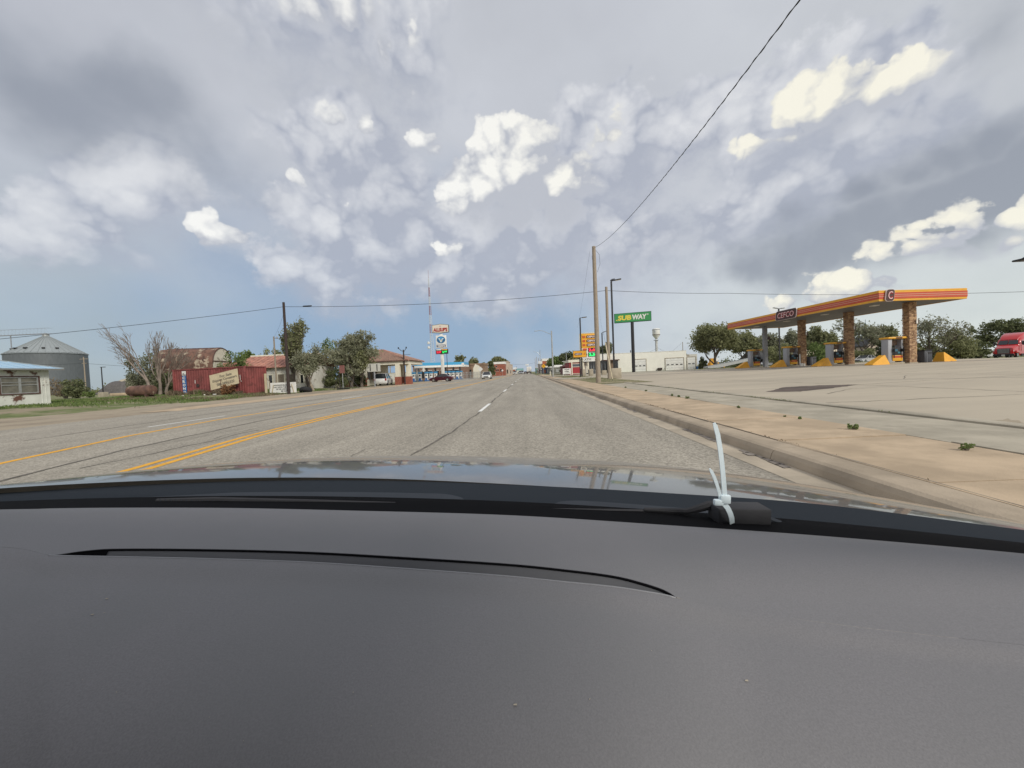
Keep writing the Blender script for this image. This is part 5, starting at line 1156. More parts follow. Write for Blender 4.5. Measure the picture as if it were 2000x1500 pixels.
# overhead lines
def wire(name, label, pts, sag, r, n=24, twist=0.0, m='cable'):
    t = thing(name, label, 'overhead wire', pts[0]); o = Vector(pts[0]); b = MB(); full = []
    for a, c, s in zip(pts[:-1], pts[1:], sag):
        for i in range(n+1):
            u = i/n; p = Vector(a).lerp(Vector(c), u)-Vector((0, 0, 4*s*u*(1-u))); full.append(p-o)
    b.tube(full, r, 5); b.build('cable', M[m], t, smooth='all')
    if twist:
        L = 0; hel = []
        dense = []
        for a, c in zip(full[:-1], full[1:]):
            if (c-a).length < 1e-6: continue
            for j in range(5): dense.append(a.lerp(c, j/5))
        for i, p in enumerate(dense):
            hel.append(p+Vector((math.cos(i*1.05)*twist, 0, math.sin(i*1.05)*twist)))
        MB().tube(hel, r*.8, 4).build('messenger_strand', M[m], t)
    return t
wire('overhead_wire', 'twisted service cable rising from the nearest pole to the top of the picture', [NPT-Vector((0, 0, .12)), P(1572, -14, 5.6)], [.5], .008, 60, .010)
wl = P(-60, 669, 29)
wire('overhead_wire', 'long cable crossing the road between the dark pole and the second wooden pole', [P(-90, 670.5, 27), DPT-Vector((0, 0, .42)), P2T-Vector((0, 0, .35)), P(1423, 572.8, 44), P(2100, 566, 40)], [.15, .42, .1, .3], .019, 30)
sp = DPT-Vector((0, 0, .44)); t = thing('splice_case', 'black splice case hanging on the cable right of the dark pole', 'splice case', sp+Vector((2.3, 0, -.0))); MB().tube([(-.45, 0, -.02), (-.38, 0, -.02), (.38, 0, -.02), (.45, 0, -.02)], [.02, .055, .055, .02], 8).build('case', M['black_metal'], t)
wire('overhead_wire', 'thin drop wire from the dark pole to the short service pole', [DPT-Vector((0, 0, .9)), SPT-Vector((0, 0, .1))], [.25], .007)
wire('overhead_wire', 'thin low wire running behind the grain bin to the bare trees', [P(-40, 712, 108), QPT-Vector((0, 0, 1.9)), P(420, 722, 112)], [.3, .3], .035)
wire('overhead_wire', 'thin far wire crossing above the distant street', [P(996, 711, 170), P(1046, 708, 240)], [.6], .03)
wire('overhead_wire', 'thin wire over the roof of the white building', [P(1232.5, 686, 125), P(1284, 679, 130), P(1334, 683, 125)], [1.2, 1.2], .025)
for i, (a, c) in enumerate((((1152, 490, 29), (1128, 640, 62)), ((1156, 500, 29), (1177, 650, 64)))):
    wire('guy_wire', ['faint guy wire running left from the nearest pole top', 'faint guy wire running right from the nearest pole top'][i], [P(*a), P(*c)], [.3], .006)

# ------------------------------------------------------------------ striped fuel canopy and its pumps
M['stone'] = mat('ledge_stone', (.40, .235, .13), .9, .25, 3, col2=(.24, .13, .075), detail=3)
M['under'] = mat('canopy_underside', (.13, .13, .135), .6, .15, 1)
def striped_canopy():
    t = thing('fuel_canopy', 'large canopy with orange and red striped fascia on stone columns', 'canopy')
    Yn, Yf = 32.5, 53.0
    N_ = Vector((PX(1718, Yn), Yn, 0)); F_ = Vector((PX(1423, Yf), Yf, 0)); R_ = Vector((PX(1890, Yn+.9), Yn+.9, 0)); B_ = R_+(F_-N_)
    zu = P(1718, 588.5, Yn).z; h = H(20.5, Yn); zt_ = zu+h
    corners = [N_, R_, B_, F_]
    # underside and top
    MB().poly([(p.x, p.y, zu+.05) for p in corners]).build('underside', M['under'], t); MB().poly([(p.x, p.y, zt_-.1) for p in corners]).build('top_deck', M['galv'], t)
    bands = [(0, .20, 'orange'), (.20, .40, 'red_stripe'), (.40, .425, 'pale_line'), (.425, .57, 'red_stripe'), (.57, .595, 'pale_line'), (.595, .76, 'red_stripe'), (.76, 1.0, 'orange')]
    M['pale_line'] = mat('pale_stripe', (.66, .55, .42), .5)
    for i in range(4):
        a, c = corners[i], corners[(i+1) % 4]; m_ = (a+c)/2; L = (c-a).length; rz = math.atan2((c-a).y, (c-a).x); n = Vector(((c-a).y, -(c-a).x, 0)).normalized()
        bk = bx('fascia', (m_.x-n.x*.06, m_.y-n.y*.06, (zu+zt_)/2), (L-.02, .1, h-.02), M['orange'], t, rz=rz)
        for k, (u, v, mm) in enumerate(bands): 
            if mm == 'orange': continue
            q = m_+n*.004; bx('stripe', (q.x, q.y, zu+h*(u+v)/2), (L+.01, .03+(.012 if mm == 'pale_line' else 0), h*(v-u)), M[mm], bk, rz=rz)
    # soffit lights
    for i in range(4):
        p = N_.lerp(F_, .12+i*.25)+(R_-N_)*.28; bx('soffit_light', (p.x, p.y, zu+.02), (.5, .5, .06), M['white'], t)
    # name boards
    d = (N_-F_).normalized(); n = Vector((d.y, -d.x, 0)); n = n if n.x < 0 else -n
    def on(px_, out):
        r = ray(px_, 600); k = (F_.x*1.0); # intersect the left face with the vertical plane through this image column
        A = F_; s = (A.x*r.y-A.y*r.x)/(r.x*d.y-r.y*d.x)*-1 if False else 0
        den = d.x*r.y-d.y*r.x; s = -(A.x*r.y-A.y*r.x)/den; q = A+d*s; return q+n*out
    a, c = on(1517, 0), on(1556.5, 0); q = (a+c)/2; W = (c-a).length; Fm = facing((q.x, q.y, zu+h*.5), -d if (-d).dot(a-c) < 0 else d)
    Fm = facing((q.x+n.x*.03, q.y+n.y*.03, zu+h*.5), (c-a))
    if Fm.col[2].xyz.dot(n) < 0: Fm = facing((q.x+n.x*.03, q.y+n.y*.03, zu+h*.5), (a-c))
    o = plate('name_board', Fm, W, h*1.10, .22, .10, M['brown'], t, .12); plate('board_trim', Fm @ Matrix.Translation((0, 0, .0)), W+.12, h*1.16, .24, .08, M['pink'], o, .12)
    text('lettering', 'CEFCO', Fm @ Matrix.Translation((0, 0, .108)), .8, M['lamp_red'], o, width=W*.84, height=h*.70, bold=.06, shear=.12)
    text('lettering', 'CEFCO', Fm @ Matrix.Translation((0, 0, .122)), .8, M['pink'], o, width=W*.80, height=h*.62, bold=-.008, shear=.12)
    dr = (R_-N_).normalized(); q = N_+dr*.85; Fm = facing((q.x, q.y-.06, zu+h*.5), dr); o = plate('name_board', Fm, h*.78, h*1.04, .2, .10, M['brown'], t, .12); plate('board_trim', Fm, h*.85, h*1.10, .22, .08, M['pink'], o, .12)
    text('lettering', 'C', Fm @ Matrix.Translation((0, 0, .108)), .8, M['lamp_red'], o, width=h*.52, height=h*.76, bold=.06, shear=.12); text('lettering', 'C', Fm @ Matrix.Translation((0, 0, .122)), .8, M['pink'], o, width=h*.46, height=h*.68, bold=-.008, shear=.12)
    return t, zu, N_, F_, R_
cn, ZU, CN, CF, CR = striped_canopy()
# stone columns: every ledge stone is real geometry, too small to pick apart singly
COLS = [(1777, 34.3, .285), (1658.5, 39.6, .275), (1567, 45.4, .27)]
def stone_column(px_, Y, r, parent):
    x = PX(px_, Y); g0 = gz(x, Y); rr = random.Random(int(px_)); b = MB(); z = g0-.05
    col = bx('column_core', (x, Y, (g0+ZU)/2), (r*2-.08, r*2-.08, ZU-g0), M['creosote'], parent)
    while z < ZU:
        hh = rr.uniform(.075, .13)
        for side in range(4):
            u = -r-.02
            while u < r:
                L = min(rr.uniform(.12, .30), r+.02-u); 
                if L < .08: break
                d = rr.uniform(.0, .045); c = (u+L/2, -r+.03-d/2) ; dim = (L-.015, .06+d, hh-.014)
                for _ in range(side): c = (-c[1], c[0])
                if side % 2: dim = (dim[1], dim[0], dim[2])
                b.box((x+c[0], Y+c[1], z+hh/2), dim); u += L
        z += hh
    b.build('stone_facing', M['stone_var'], parent, kind='stuff')
    bx('base_course', (x, Y, g0+.03), (r*2+.12, r*2+.12, .1), M['block'], parent)
    f = bx('notice_box', (x+r+.12, Y-r*.2, P(px_, 0, Y).z*0+EYE+H(726-(px_-VX)*math.tan(ROLL)-{1777: 632, 1658: 643, 1567: 654}[int(px_)], Y)), (.28, .36, .34), M['brown'], parent); bx('notice_face', (x+r-.03, Y-r-.09, f.data.vertices[0].co.z+.17), (.12, .05, .34), M['white'], f)
def stonemat():
    m = bpy.data.materials.new('ledge_stone_varied'); m.use_nodes = True; T = NT(m.node_tree); b = T.n['Principled BSDF']; g = T.n.new('ShaderNodeNewGeometry')
    r = g.outputs['Random Per Island']; cr = T.n.new('ShaderNodeValToRGB'); T.l.new(r, cr.inputs[0]); e = cr.color_ramp.elements
    e[0].color = (.24, .14, .08, 1); e[1].color = (.62, .42, .25, 1); n = e.new(.4); n.color = (.40, .24, .14, 1); n = e.new(.7); n.color = (.52, .33, .18, 1)
    c = T.mix(T.m('MULTIPLY', T.noise(g.outputs['Position'], 7, 4, .7), .35), cr.outputs[0], (.25, .16, .10)); T.put(b.inputs['Base Color'], c); b.inputs['Roughness'].default_value = .9; return m
M['stone_var'] = stonemat()
for px_, Y, r in COLS: stone_column(px_, Y, r, cn)
Y = 51.0; x = PX(1495, Y); g0 = gz(x, Y); bx('steel_column', (x, Y, (g0+ZU)/2), (.42, .42, ZU-g0), M['grey_metal'], cn); bx('notice_box', (x+.42, Y, EYE+H(706-662, Y)), (.3, .35, .34), M['brown'], cn)

pump_names = {1744: 'nearest fuel pump, left of the closest stone column', 1631: 'fuel pump left of the middle stone column', 1545: 'fuel pump left of the farthest stone column', 1474: 'farthest fuel pump, left of the steel column'}
def make_pump():
    t = thing('fuel_pump', 'x', 'fuel pump', group='grey fuel pumps with orange tops under the striped canopy')
    bx('plinth', (0, 0, .06), (1.25, .8, .14), M['block'], t)
    bx('side_cabinet', (-.52, 0, 1.12), (.34, .66, 2.0), mat('pump_grey', (.36, .37, .39), .5), t, bev=.03); bx('side_cabinet', (.50, 0, 1.12), (.14, .60, 2.0), M['grey_metal'], t, bev=.02)
    bx('lower_panel', (.08, -.0, .48), (.82, .72, .50), M['orange'], t, bev=.03); bx('printed_band', (.08, -.37, .60), (.76, .02, .16), M['red_stripe'], t)
    bx('display_housing', (.08, -.02, 1.05), (.76, .58, .66), M['ink'], t, bev=.02); bx('screen', (-.05, -.325, 1.15), (.3, .02, .2), mat('screen_blue', (.05, .14, .20), .2), t); bx('keypad', (.2, -.325, .95), (.2, .02, .16), mat('keypad_teal', (.04, .18, .22), .4), t)
    bx('back_panel', (.08, .12, 1.80), (.74, .05, .42), mat('poster_panel', (.25, .17, .12), .6, .4, 6), t)
    MB().bevbox((0, 0, 2.22), (1.55, .95, .17), .06).build('top_canopy', M['orange'], t, smooth=True); bx('top_logo', (.1, -.485, 2.22), (.5, .02, .09), M['brown'], t)
    for i, sx in enumerate((-.32, .44)):
        tb('hose', [(sx, -.36, 1.75), (sx+.03, -.5, 1.2), (sx+.02, -.46, .5), (sx, -.38, .85)], .022, M['rubber'], t, 6); bx('nozzle', (sx, -.4, 1.15), (.07, .12, .26), M['rubber'], t)
    return t
pr = None
for px_, Y in ((1744, 34.6), (1631, 39.9), (1545, 45.6), (1474, 51.2)):
    o = make_pump() if pr is None else copy_tree(pr)
    if pr is None: pr = o
    x = PX(px_, Y); o.location = (x, Y, gz(x, Y)+.01); o['label'] = 'grey and orange '+pump_names[px_]
# wedge barriers
def make_wedge(flip=1):
    b = MB(); L, hh, w = .98, .92, .46
    prof = [(-1.15, 0), (-1.15, .10), (.34, hh), (.46, hh), (.80, .0)]
    k = len(b.v); n = len(prof)
    for s, sc in ((-1, 1), (1, 1)):
        for u, v in prof: b.v.append((u*flip, s*(w-.22*v), v))
    b.f += [tuple(range(n)), tuple(range(2*n-1, n-1, -1))]+[(i, n+i, n+(i+1) % n, (i+1) % n) for i in range(n)]
    return b
ww = make_wedge().mesh('concrete_wedge')
wn = ['first (nearest) yellow concrete wedge, beside the closest fuel pump', 'yellow concrete wedge left of the middle fuel pump', 'yellow concrete wedge left of the fuel pump by the farthest stone column', 'farthest yellow concrete wedge, left of the last pump']
for i, (px_, Y) in enumerate(((1713, 33.9), (1604, 39.1), (1519, 44.9), (1449, 50.6))):
    x = PX(px_+3, Y); o = link('concrete_wedge', ww, M['yellow']); o.location = (x, Y, gz(x, Y)); o.rotation_euler = (0, 0, rad(6)); o.scale = (.80, .8, .88); o['label'] = wn[i]; o['category'] = 'barrier'; o['group'] = 'yellow concrete wedges guarding the pumps'
Y = 35.2; x = PX(1842, Y); o = link('concrete_wedge', ww, M['yellow']); o.location = (x, Y, gz(x, Y)); o.rotation_euler = (0, 0, rad(196)); o.scale = (.78, .9, .9); o['label'] = 'lone yellow wedge right of the dark litter bin'; o['category'] = 'barrier'; o['group'] = 'yellow concrete wedges guarding the pumps'
# bins
def bin_(label, px_, Y, s=1.0):
    x = PX(px_, Y); t = thing('litter_bin', label, 'litter bin', (x, Y, gz(x, Y)), rad(12), group='dark litter bins by the columns')
    b = MB(); b.bevbox((0, 0, .52*s), (.86*s, .78*s, 1.0*s), .08); b.build('body', mat('bin_charcoal', (.05, .052, .06), .6, .1, 4), t, smooth=True); MB().bevbox((0, 0, 1.04*s), (.92*s, .84*s, .06), .02).build('lid', M['black_metal'], t)
    bx('opening', (.12*s, -.395*s, .82*s), (.42*s, .03, .14*s), M['ink'], t); bx('panel_edge', (-.2*s, -.40*s, .45*s), (.03, .02, .85*s), M['grey_metal'], t)
bin_('dark litter bin right of the nearest stone column', 1803, 34.6); bin_('dark litter bin right of the farthest stone column', 1583, 45.2, .95); 
for i, (px_, dz) in enumerate(((1556, .3), (1560, .25), (1564, .35))):
    pass
t = thing('squeegee_bucket', 'small white buckets and squeegee stand beside the farthest stone column', 'bucket', (PX(1557.5, 45), 44.4, gz(PX(1557.5, 45), 44.4))); MB().lathe([(.12, 0), (.15, .32)], n=10).lathe([(.11, 0), (.14, .28)], (.32, .05, 0), 10).build('bucket', M['white'], t); bx('stand', (0, .2, .7), (.08, .08, 1.3), M['white'], t)

# ------------------------------------------------------------------ trees and plants
def quads(name, cen, u, v, m, parent=None, **kw):
    """one mesh of many small leaf quads: centres, half-edge vectors"""
    n = len(cen); co = np.empty((n, 4, 3), np.float32); co[:, 0] = cen-u-v; co[:, 1] = cen+u-v*.6; co[:, 2] = cen+u*.5+v; co[:, 3] = cen-u*.8+v*.7
    me = bpy.data.meshes.new(name); me.vertices.add(n*4); me.vertices.foreach_set('co', co.ravel())
    me.loops.add(n*4); me.loops.foreach_set('vertex_index', np.arange(n*4, dtype=np.int32)); me.polygons.add(n)
    me.polygons.foreach_set('loop_start', np.arange(0, n*4, 4, dtype=np.int32)); me.polygons.foreach_set('loop_total', np.full(n, 4, np.int32)); me.update()
    return link(name, me, m, parent, **kw)
def rand_uv(rng, n, s):
    a = rng.normal(size=(n, 3)); a /= np.linalg.norm(a, axis=1)[:, None]; b = rng.normal(size=(n, 3)); b -= a*(a*b).sum(1)[:, None]; b /= np.linalg.norm(b, axis=1)[:, None]
    k = s*rng.uniform(.6, 1.4, (n, 1)); return a*k, b*k*.6
def branches(rr, H_, W, levels=4, spread=.75, first=.22, wind=0.0, ntrunk=1, up=.35):
    segs = []; tips = []
    def grow(p, d, L, r, lv):
        n = 3; pts = [p]
        for i in range(n):
            d = (d+Vector((rr.gauss(0, .16)+wind*.10, rr.gauss(0, .16), rr.gauss(0, .08)+up*.10))).normalized(); p = p+d*L/n; pts.append(p)
        r1 = r*.62; segs.append((pts, [r, r*.88, r*.75, r1], lv))
        if lv >= levels: tips.append(p); return
        k = rr.choice((3, 3, 4)) if lv else rr.choice((4, 5, 6))
        for i in range(k):
            a = 2*math.pi*(i+rr.random()*.7)/k; o = Vector((math.cos(a), math.sin(a), 0)); nd = (d*rr.uniform(.5, 1.0)+o*spread*rr.uniform(.5, 1.1)+Vector((0, 0, up*rr.random()))).normalized()
            st = pts[-1] if i < 2 else pts[rr.choice((1, 2, 3))]; grow(st, nd, L*rr.uniform(.55, .85) if lv else L*rr.uniform(.9, 1.4), r1*rr.uniform(.55, .85), lv+1)
            if lv >= levels-2 and rr.random() < .5: tips.append(st+nd*L*.3)
    for k in range(ntrunk):
        grow(Vector((rr.uniform(-.15, .15)*(ntrunk > 1), 0, 0)), Vector((rr.uniform(-.2, .2) if ntrunk > 1 else 0, 0, 1)).normalized(), first, .035 if ntrunk == 1 else .022, 0)
    P_ = np.array([p for s in segs for p in [tuple(q) for q in s[0]]]); lo, hi = P_.min(0), P_.max(0)
    sx = W/(hi[0]-lo[0]); sz = H_/hi[2]; cx = (lo[0]+hi[0])/2 if abs(wind) < .01 else 0
    f = lambda p: Vector(((p.x-cx*p.z/max(hi[2], .01))*sx, p.y*sx, p.z*sz))
    k = (sx*sz)**.5
    return [([f(p) for p in s[0]], [max(.012, r*min(sz, sx*1.3)*1.0) for r in s[1]], s[2]) for s in segs], [f(p) for p in tips]
def tree(label, px_, Y, top, wpx, leaf='leaf_olive', dens=1.0, seed=1, levels=4, base=None, lsize=None, name='tree', bark='bark', wind=0.0, ntrunk=1, first=.22, clump=1.0, up=.35, group=None, cat='tree', spread=.75, yscale=1.0):
    rr = random.Random(seed); rng = np.random.default_rng(seed); x = PX(px_, Y); z0 = gz(x, Y)-.05; h = P(px_, top, Y).z-z0; W = H(wpx, Y)
    t = thing(name, label, cat, (x, Y, z0), group=group); s = lsize or max(.05, .0021*Y)
    segs, tips = branches(rr, h*(.94 if dens else 1), W*(.86 if dens else 1), levels, spread, first, wind, ntrunk, up)
    b = MB()
    for pts, r, lv in segs: b.tube(pts, r, 6 if lv < 2 else 4, False)
    b.build('trunk', M[bark], t, smooth='all')
    if dens:
        T_ = np.array([tuple(p) for p in tips]); n = int(len(T_)*14*dens); idx = rng.integers(0, len(T_), n); w_ = rng.uniform(.4, 1.5, len(T_))[idx]
        sg = np.array([W*.050, W*.050, h*.045])*clump
        off = rng.normal(size=(n, 3)); off /= (np.linalg.norm(off, axis=1)[:, None]+.3)**.45
        c = T_[idx]+off*sg*w_[:, None]; u, v = rand_uv(rng, n, s); quads('crown', c, u, v, M[leaf], t)
    return t
def bush(label, px_, Y, top, wpx, leaf='leaf_olive', n=1500, seed=1, lsize=None, name='shrub', group=None, base_up=0.0, cat='shrub', xyz=None, hgt=None, wid=None):
    rng = np.random.default_rng(seed); rr = random.Random(seed)
    if xyz: x, Y, z0 = xyz; h = hgt; W = wid
    else: x = PX(px_, Y); z0 = gz(x, Y)-.03; h = P(px_, top, Y).z-z0; W = H(wpx, Y)
    t = thing(name, label, cat, (x, Y, z0), group=group); b = MB(); k = 9; lob = []
    for i in range(k):
        a = rr.uniform(0, 6.28); e = Vector((math.cos(a)*W*.36*rr.random()**.5, math.sin(a)*W*.3*rr.random(), h*rr.uniform(.35, .92))); lob.append(e); b.tube([(e.x*.1, e.y*.1, 0), (e.x*.5, e.y*.5, e.z*.5), e], [max(.01, h*.018), max(.008, h*.012), .006], 4, False)
    b.build('stem', M['bark'], t); L = np.array([tuple(e) for e in lob]); L = np.vstack([L, L*np.array([1, 1, .5])]); i = rng.integers(0, len(L), n)
    off = rng.normal(size=(n, 3)); off /= (np.linalg.norm(off, axis=1)[:, None]+.3)**.5; c = L[i]+off*np.array([W*.115, W*.10, h*.12]); c[:, 2] = np.abs(c[:, 2])+.01
    u, v = rand_uv(rng, n, lsize or max(.04, .0021*Y)); quads('foliage', c, u, v, M[leaf], t); return t

# left side
tree('tall wind-bent elm just right of the dark pole, crown leaning left', 604, 44, 617, 60, 'leaf_olive', .30, 11, 5, wind=-.35, first=.20, clump=.8, up=.7, spread=.62)
tree('narrow feathery tree directly behind the dark pole', 577, 46, 636, 42, 'leaf_olive', .36, 12, 5, clump=.9, up=.9, spread=.42)
tree('broad low leafy tree with a thick pale trunk by the black tyre', 612, 42.5, 672, 88, 'leaf_grey', 1.5, 13, 4, clump=1.5, first=.3, bark='weathered')
tree('wide grey-green tree with open crown beside the tile-roofed station', 686, 53, 641, 96, 'leaf_grey', .85, 15, 5, clump=1.0, spread=.8)
tree('dense lower tree right of the open-crowned tree, touching the station roof', 706, 54.5, 668, 74, 'leaf_olive', 1.2, 16, 4, clump=1.4)
bush('bright green small tree crown between the two big roadside trees', 650, 58, 664, 40, 'leaf_green', 1700, 17)
bush('dark dense shrub in the shade under the open-crowned tree', 662, 51, 722, 62, 'leaf_dark', 2400, 18)
bush('dark shrub close to the low brick planter', 702, 55, 728, 34, 'leaf_dark', 1000, 19)
bush('leafy light green bush growing behind the red container', 462, 41, 690, 64, 'leaf_green', 2600, 20); bush('smaller pale green bush at the foot of the white round barn end', 438, 42, 704, 40, 'leaf_olive', 1200, 201)
for i, (a, Y, top, w, lf, sd) in enumerate(((486, 95, 683, 46, 'leaf_green', 21), (520, 98, 676, 44, 'leaf_olive', 22), (556, 100, 678, 40, 'leaf_olive', 23), (352, 82, 676, 40, 'leaf_dry', 24))):
    tree(['rounded green tree showing over the left end of the red roof', 'greyish tree over the middle of the red roof', 'tree over the red roof just left of the dark pole', 'thin dry tree top behind the rusty quonset roof'][i], a, Y, top, w, lf, (.9, .6, .7, .25)[i], sd, 4)
# juniper and bare trees
bush('grey juniper bush left of the bare trees by the rusty tank', 268, 43, 700, 56, 'leaf_grey', 2600, 25, cat='juniper'); bush('dark tangled shrub under the bare trees, left of the container', 318, 41.5, 728, 44, 'leaf_dark', 2000, 26)
bush('tall feathery grey-green bush behind the bare trunks', 298, 44, 682, 36, 'leaf_grey', 1500, 261)
def bare(label, px_, Y, top, wpx, seed, wind, **kw):
    return tree(label, px_, Y, top, wpx, None, 0, seed, 4, bark='dead_wood', wind=wind, name='bare_tree', cat='bare tree', **kw)
bare('bare dead tree leaning far left over the rusty tank', 292, 40, 622, 104, 31, -2.4, first=.42, spread=.36, up=.5)
bare('bare dead tree with upright twigs left of the quonset hut', 312, 40.8, 642, 56, 32, .1, first=.34, spread=.45, up=.9)
bare('bare dead tree arching right before the rusted quonset shell', 326, 39.6, 668, 72, 33, .9, first=.3, spread=.6, up=.5)
bush('dark leafless brush between the white house and the grain bin', 128, 46, 738, 84, 'leaf_dry', 900, 34, name='brush', cat='brush'); bush('dark green shrub below the grain bin', 150, 45, 742, 56, 'leaf_dark', 2400, 35)
bush('low bushy shrub left of the lamp post, tinged green', 172, 44, 766, 26, 'leaf_green', 500, 36)
# beyond the blue station
tree('rounded tree behind the blue canopy', 896, 116, 693.5, 30, 'leaf_olive', 1.3, 41, 4, clump=1.5)
tree('pair-crowned small tree over the brick ruin', 926, 165, 700, 18, 'leaf_olive', 1.0, 42, 3, clump=1.6); tree('small tree beside the pair-crowned one, over the ruin', 919, 160, 701.5, 9, 'leaf_olive', .9, 421, 3, clump=1.5)
bush('dense dark green tree between brick ruin and brick shop', 951, 128, 706, 34, 'leaf_dark', 2600, 43, cat='tree', name='tree'); bush('green crown bulging right beside the brick shop', 945, 126, 707.5, 24, 'leaf_green', 1300, 44)
tree('tree rising behind the red brick shop', 972, 195, 697, 27, 'leaf_olive', 1.3, 45, 4, clump=1.5); tree('small tree behind the beige building', 990, 205, 702, 9, 'leaf_olive', 1.0, 46, 3, clump=1.6)
# right of the street
tree('light green tree behind the low grey shop', 1086, 150, 697, 34, 'leaf_green', 1.5, 51, 4, clump=1.6); tree('dark pine-like tree left of the yellow sign', 1113, 125, 687.5, 44, 'leaf_dark', 1.6, 52, 4, clump=1.4)
tree('olive tree crown behind the red workshop', 1126, 118, 694, 34, 'leaf_olive', 1.4, 53, 4, clump=1.6)
tree('conical evergreen behind the small black lamp post', 1180, 118, 668, 36, 'leaf_dark', 1.4, 54, 4, spread=.55, clump=1.2, cat='evergreen')
tree('largest round leafy tree left of the striped canopy', 1400, 78, 628, 104, 'leaf_olive', 1.25, 61, 5, clump=1.1, first=.18)
tree('leafy tree behind the canopy end, right of the largest tree', 1456, 84, 640, 66, 'leaf_olive', 1.0, 62, 5, clump=1.0)
tree('half-bare tree behind the steel column', 1508, 90, 646, 60, 'leaf_grey', .5, 63, 5); tree('half-bare grey tree left of the farthest stone column', 1552, 92, 642, 44, 'leaf_grey', .5, 64, 5)
tree('bushy green tree right of the farthest stone column', 1606, 90, 632, 74, 'leaf_olive', .8, 65, 5); bush('yellow-green bush under the trees right of the farthest column', 1598, 80, 668, 56, 'leaf_green', 1900, 66)
bush('green bush behind the second fuel pump', 1520, 82, 672, 56, 'leaf_olive', 1900, 67)
tree('tall sparse cottonwood with thick dark limbs before the green steeple', 1683, 82, 608, 96, 'leaf_grey', .16, 68, 5, first=.24, spread=.85, clump=.8)
tree('thin leafy tree right of the green steeple', 1735, 86, 632, 42, 'leaf_olive', .4, 69, 5); bush('dark green bush beside the gabled house', 1722, 82, 660, 40, 'leaf_dark', 2000, 70); bush('green mass of shrubs left of the nearest stone column', 1757, 84, 652, 50, 'leaf_olive', 2200, 71); bush('olive bush below the cottonwood', 1690, 78, 676, 50, 'leaf_olive', 1500, 711)
tree('bare-topped tree just right of the nearest stone column', 1812, 76, 611, 84, 'leaf_grey', .10, 72, 5, spread=.7, up=.5); bush('green bush under the bare-topped tree', 1800, 78, 655, 56, 'leaf_olive', 2100, 73)
tree('leafy tree above the lone yellow wedge', 1878, 82, 640, 56, 'leaf_olive', .8, 74, 4, clump=1.4); bush('low dense shrub right of the lone yellow wedge', 1872, 74, 662, 66, 'leaf_olive', 2600, 75); bush('dark hedge left of the red lorry', 1915, 78, 664, 50, 'leaf_dark', 2000, 76)
tree('dark tree with bare twigs over the red lorry', 1955, 84, 620, 84, 'leaf_dark', .45, 77, 5, spread=.7); tree('twiggy tree at the right edge of the picture', 1996, 88, 640, 60, 'leaf_dark', .4, 78, 5)
bush('small dark shrub at the corner of the white building', 1372, 90, 698, 22, 'leaf_dark', 900, 79); bush('low hedge behind the lone wedge', 1836, 88, 676, 50, 'leaf_dark', 1700, 80)
# thick shrub line on the right horizon
rng = np.random.default_rng(5); n = 9000; X_ = rng.uniform(38, 130, n); Z_ = np.abs(rng.normal(0, 1.1, n))*(.6+.5*np.sin(X_*.5)); cc = np.stack([X_, 104+rng.normal(0, 1.5, n), Z_+.1], 1); u, v = rand_uv(rng, n, .22)
quads('shrub_belt', cc, u, v, M['leaf_dark'], None, kind='stuff')
n = 4000; X_ = rng.uniform(-150, -45, n); cc = np.stack([X_, 125+rng.normal(0, 1.5, n), np.abs(rng.normal(0, 1.2, n))*(.6+.4*np.sin(X_*.3))+.1], 1); u, v = rand_uv(rng, n, .3); quads('far_brush', cc, u, v, M['leaf_olive'], None, kind='stuff')
# grass tufts on the left verge
def tufts(name, n, xr_, yr_, m, hs, seed, dens=None):
    rng = np.random.default_rng(seed); x = rng.uniform(*xr_, n); y = rng.uniform(*yr_, n)
    k = np.sin(x*.9+2*np.sin(y*.35))+np.sin(y*.8+x*.3)+rng.normal(0, .6, n); ok = k > (dens or 0); x, y = x[ok], y[ok]; n = len(x)
    z = np.array([gz(a, b) for a, b in zip(x, y)]); h = hs*rng.uniform(.5, 1.5, n)
    a = rng.uniform(0, 6.28, n); u = np.stack([np.cos(a)*.022*hs/.1, np.sin(a)*.022*hs/.1, np.zeros(n)], 1); v = np.stack([rng.normal(0, .25, n)*h, rng.normal(0, .25, n)*h, h*.5], 1)
    quads(name, np.stack([x, y, z+h*.4], 1), u, v, m, None, kind='stuff')
tufts('grass', 26000, (-46, -23.6), (22, 46), M['leaf_green'], .13, 1, -.3)
tufts('dry_grass', 9000, (-36, -23.2), (28, 38), M['leaf_dry'], .14, 2, .4)
def weedbelt():
    rng = np.random.default_rng(9); n = 2600; s = rng.uniform(0, 1, n); x = pa.x+(pb.x-pa.x)*s; y = pa.y-.35+(pb.y-pa.y)*s-np.abs(rng.normal(0, .3, n)); hh = .22+.5*np.abs(np.sin(s*9+1))*rng.uniform(.4, 1, n)
    z = np.array([gz(a, b) for a, b in zip(x, y)]); a = rng.uniform(0, 6.28, n); u = np.stack([np.cos(a)*.03, np.sin(a)*.03, np.zeros(n)], 1); v = np.stack([rng.normal(0, .15, n), rng.normal(0, .1, n), hh*.45], 1)
    quads('dry_weeds', np.stack([x, y, z+hh*.4], 1), u, v, M['leaf_dry'], None, kind='stuff')
weedbelt()
tufts('verge_tufts', 9000, (5.2, 8.4), (27, 70), M['leaf_olive'], .07, 4, .2)
tufts('far_grass', 5000, (30, 75), (57, 72), M['leaf_olive'], .16, 6, 0)
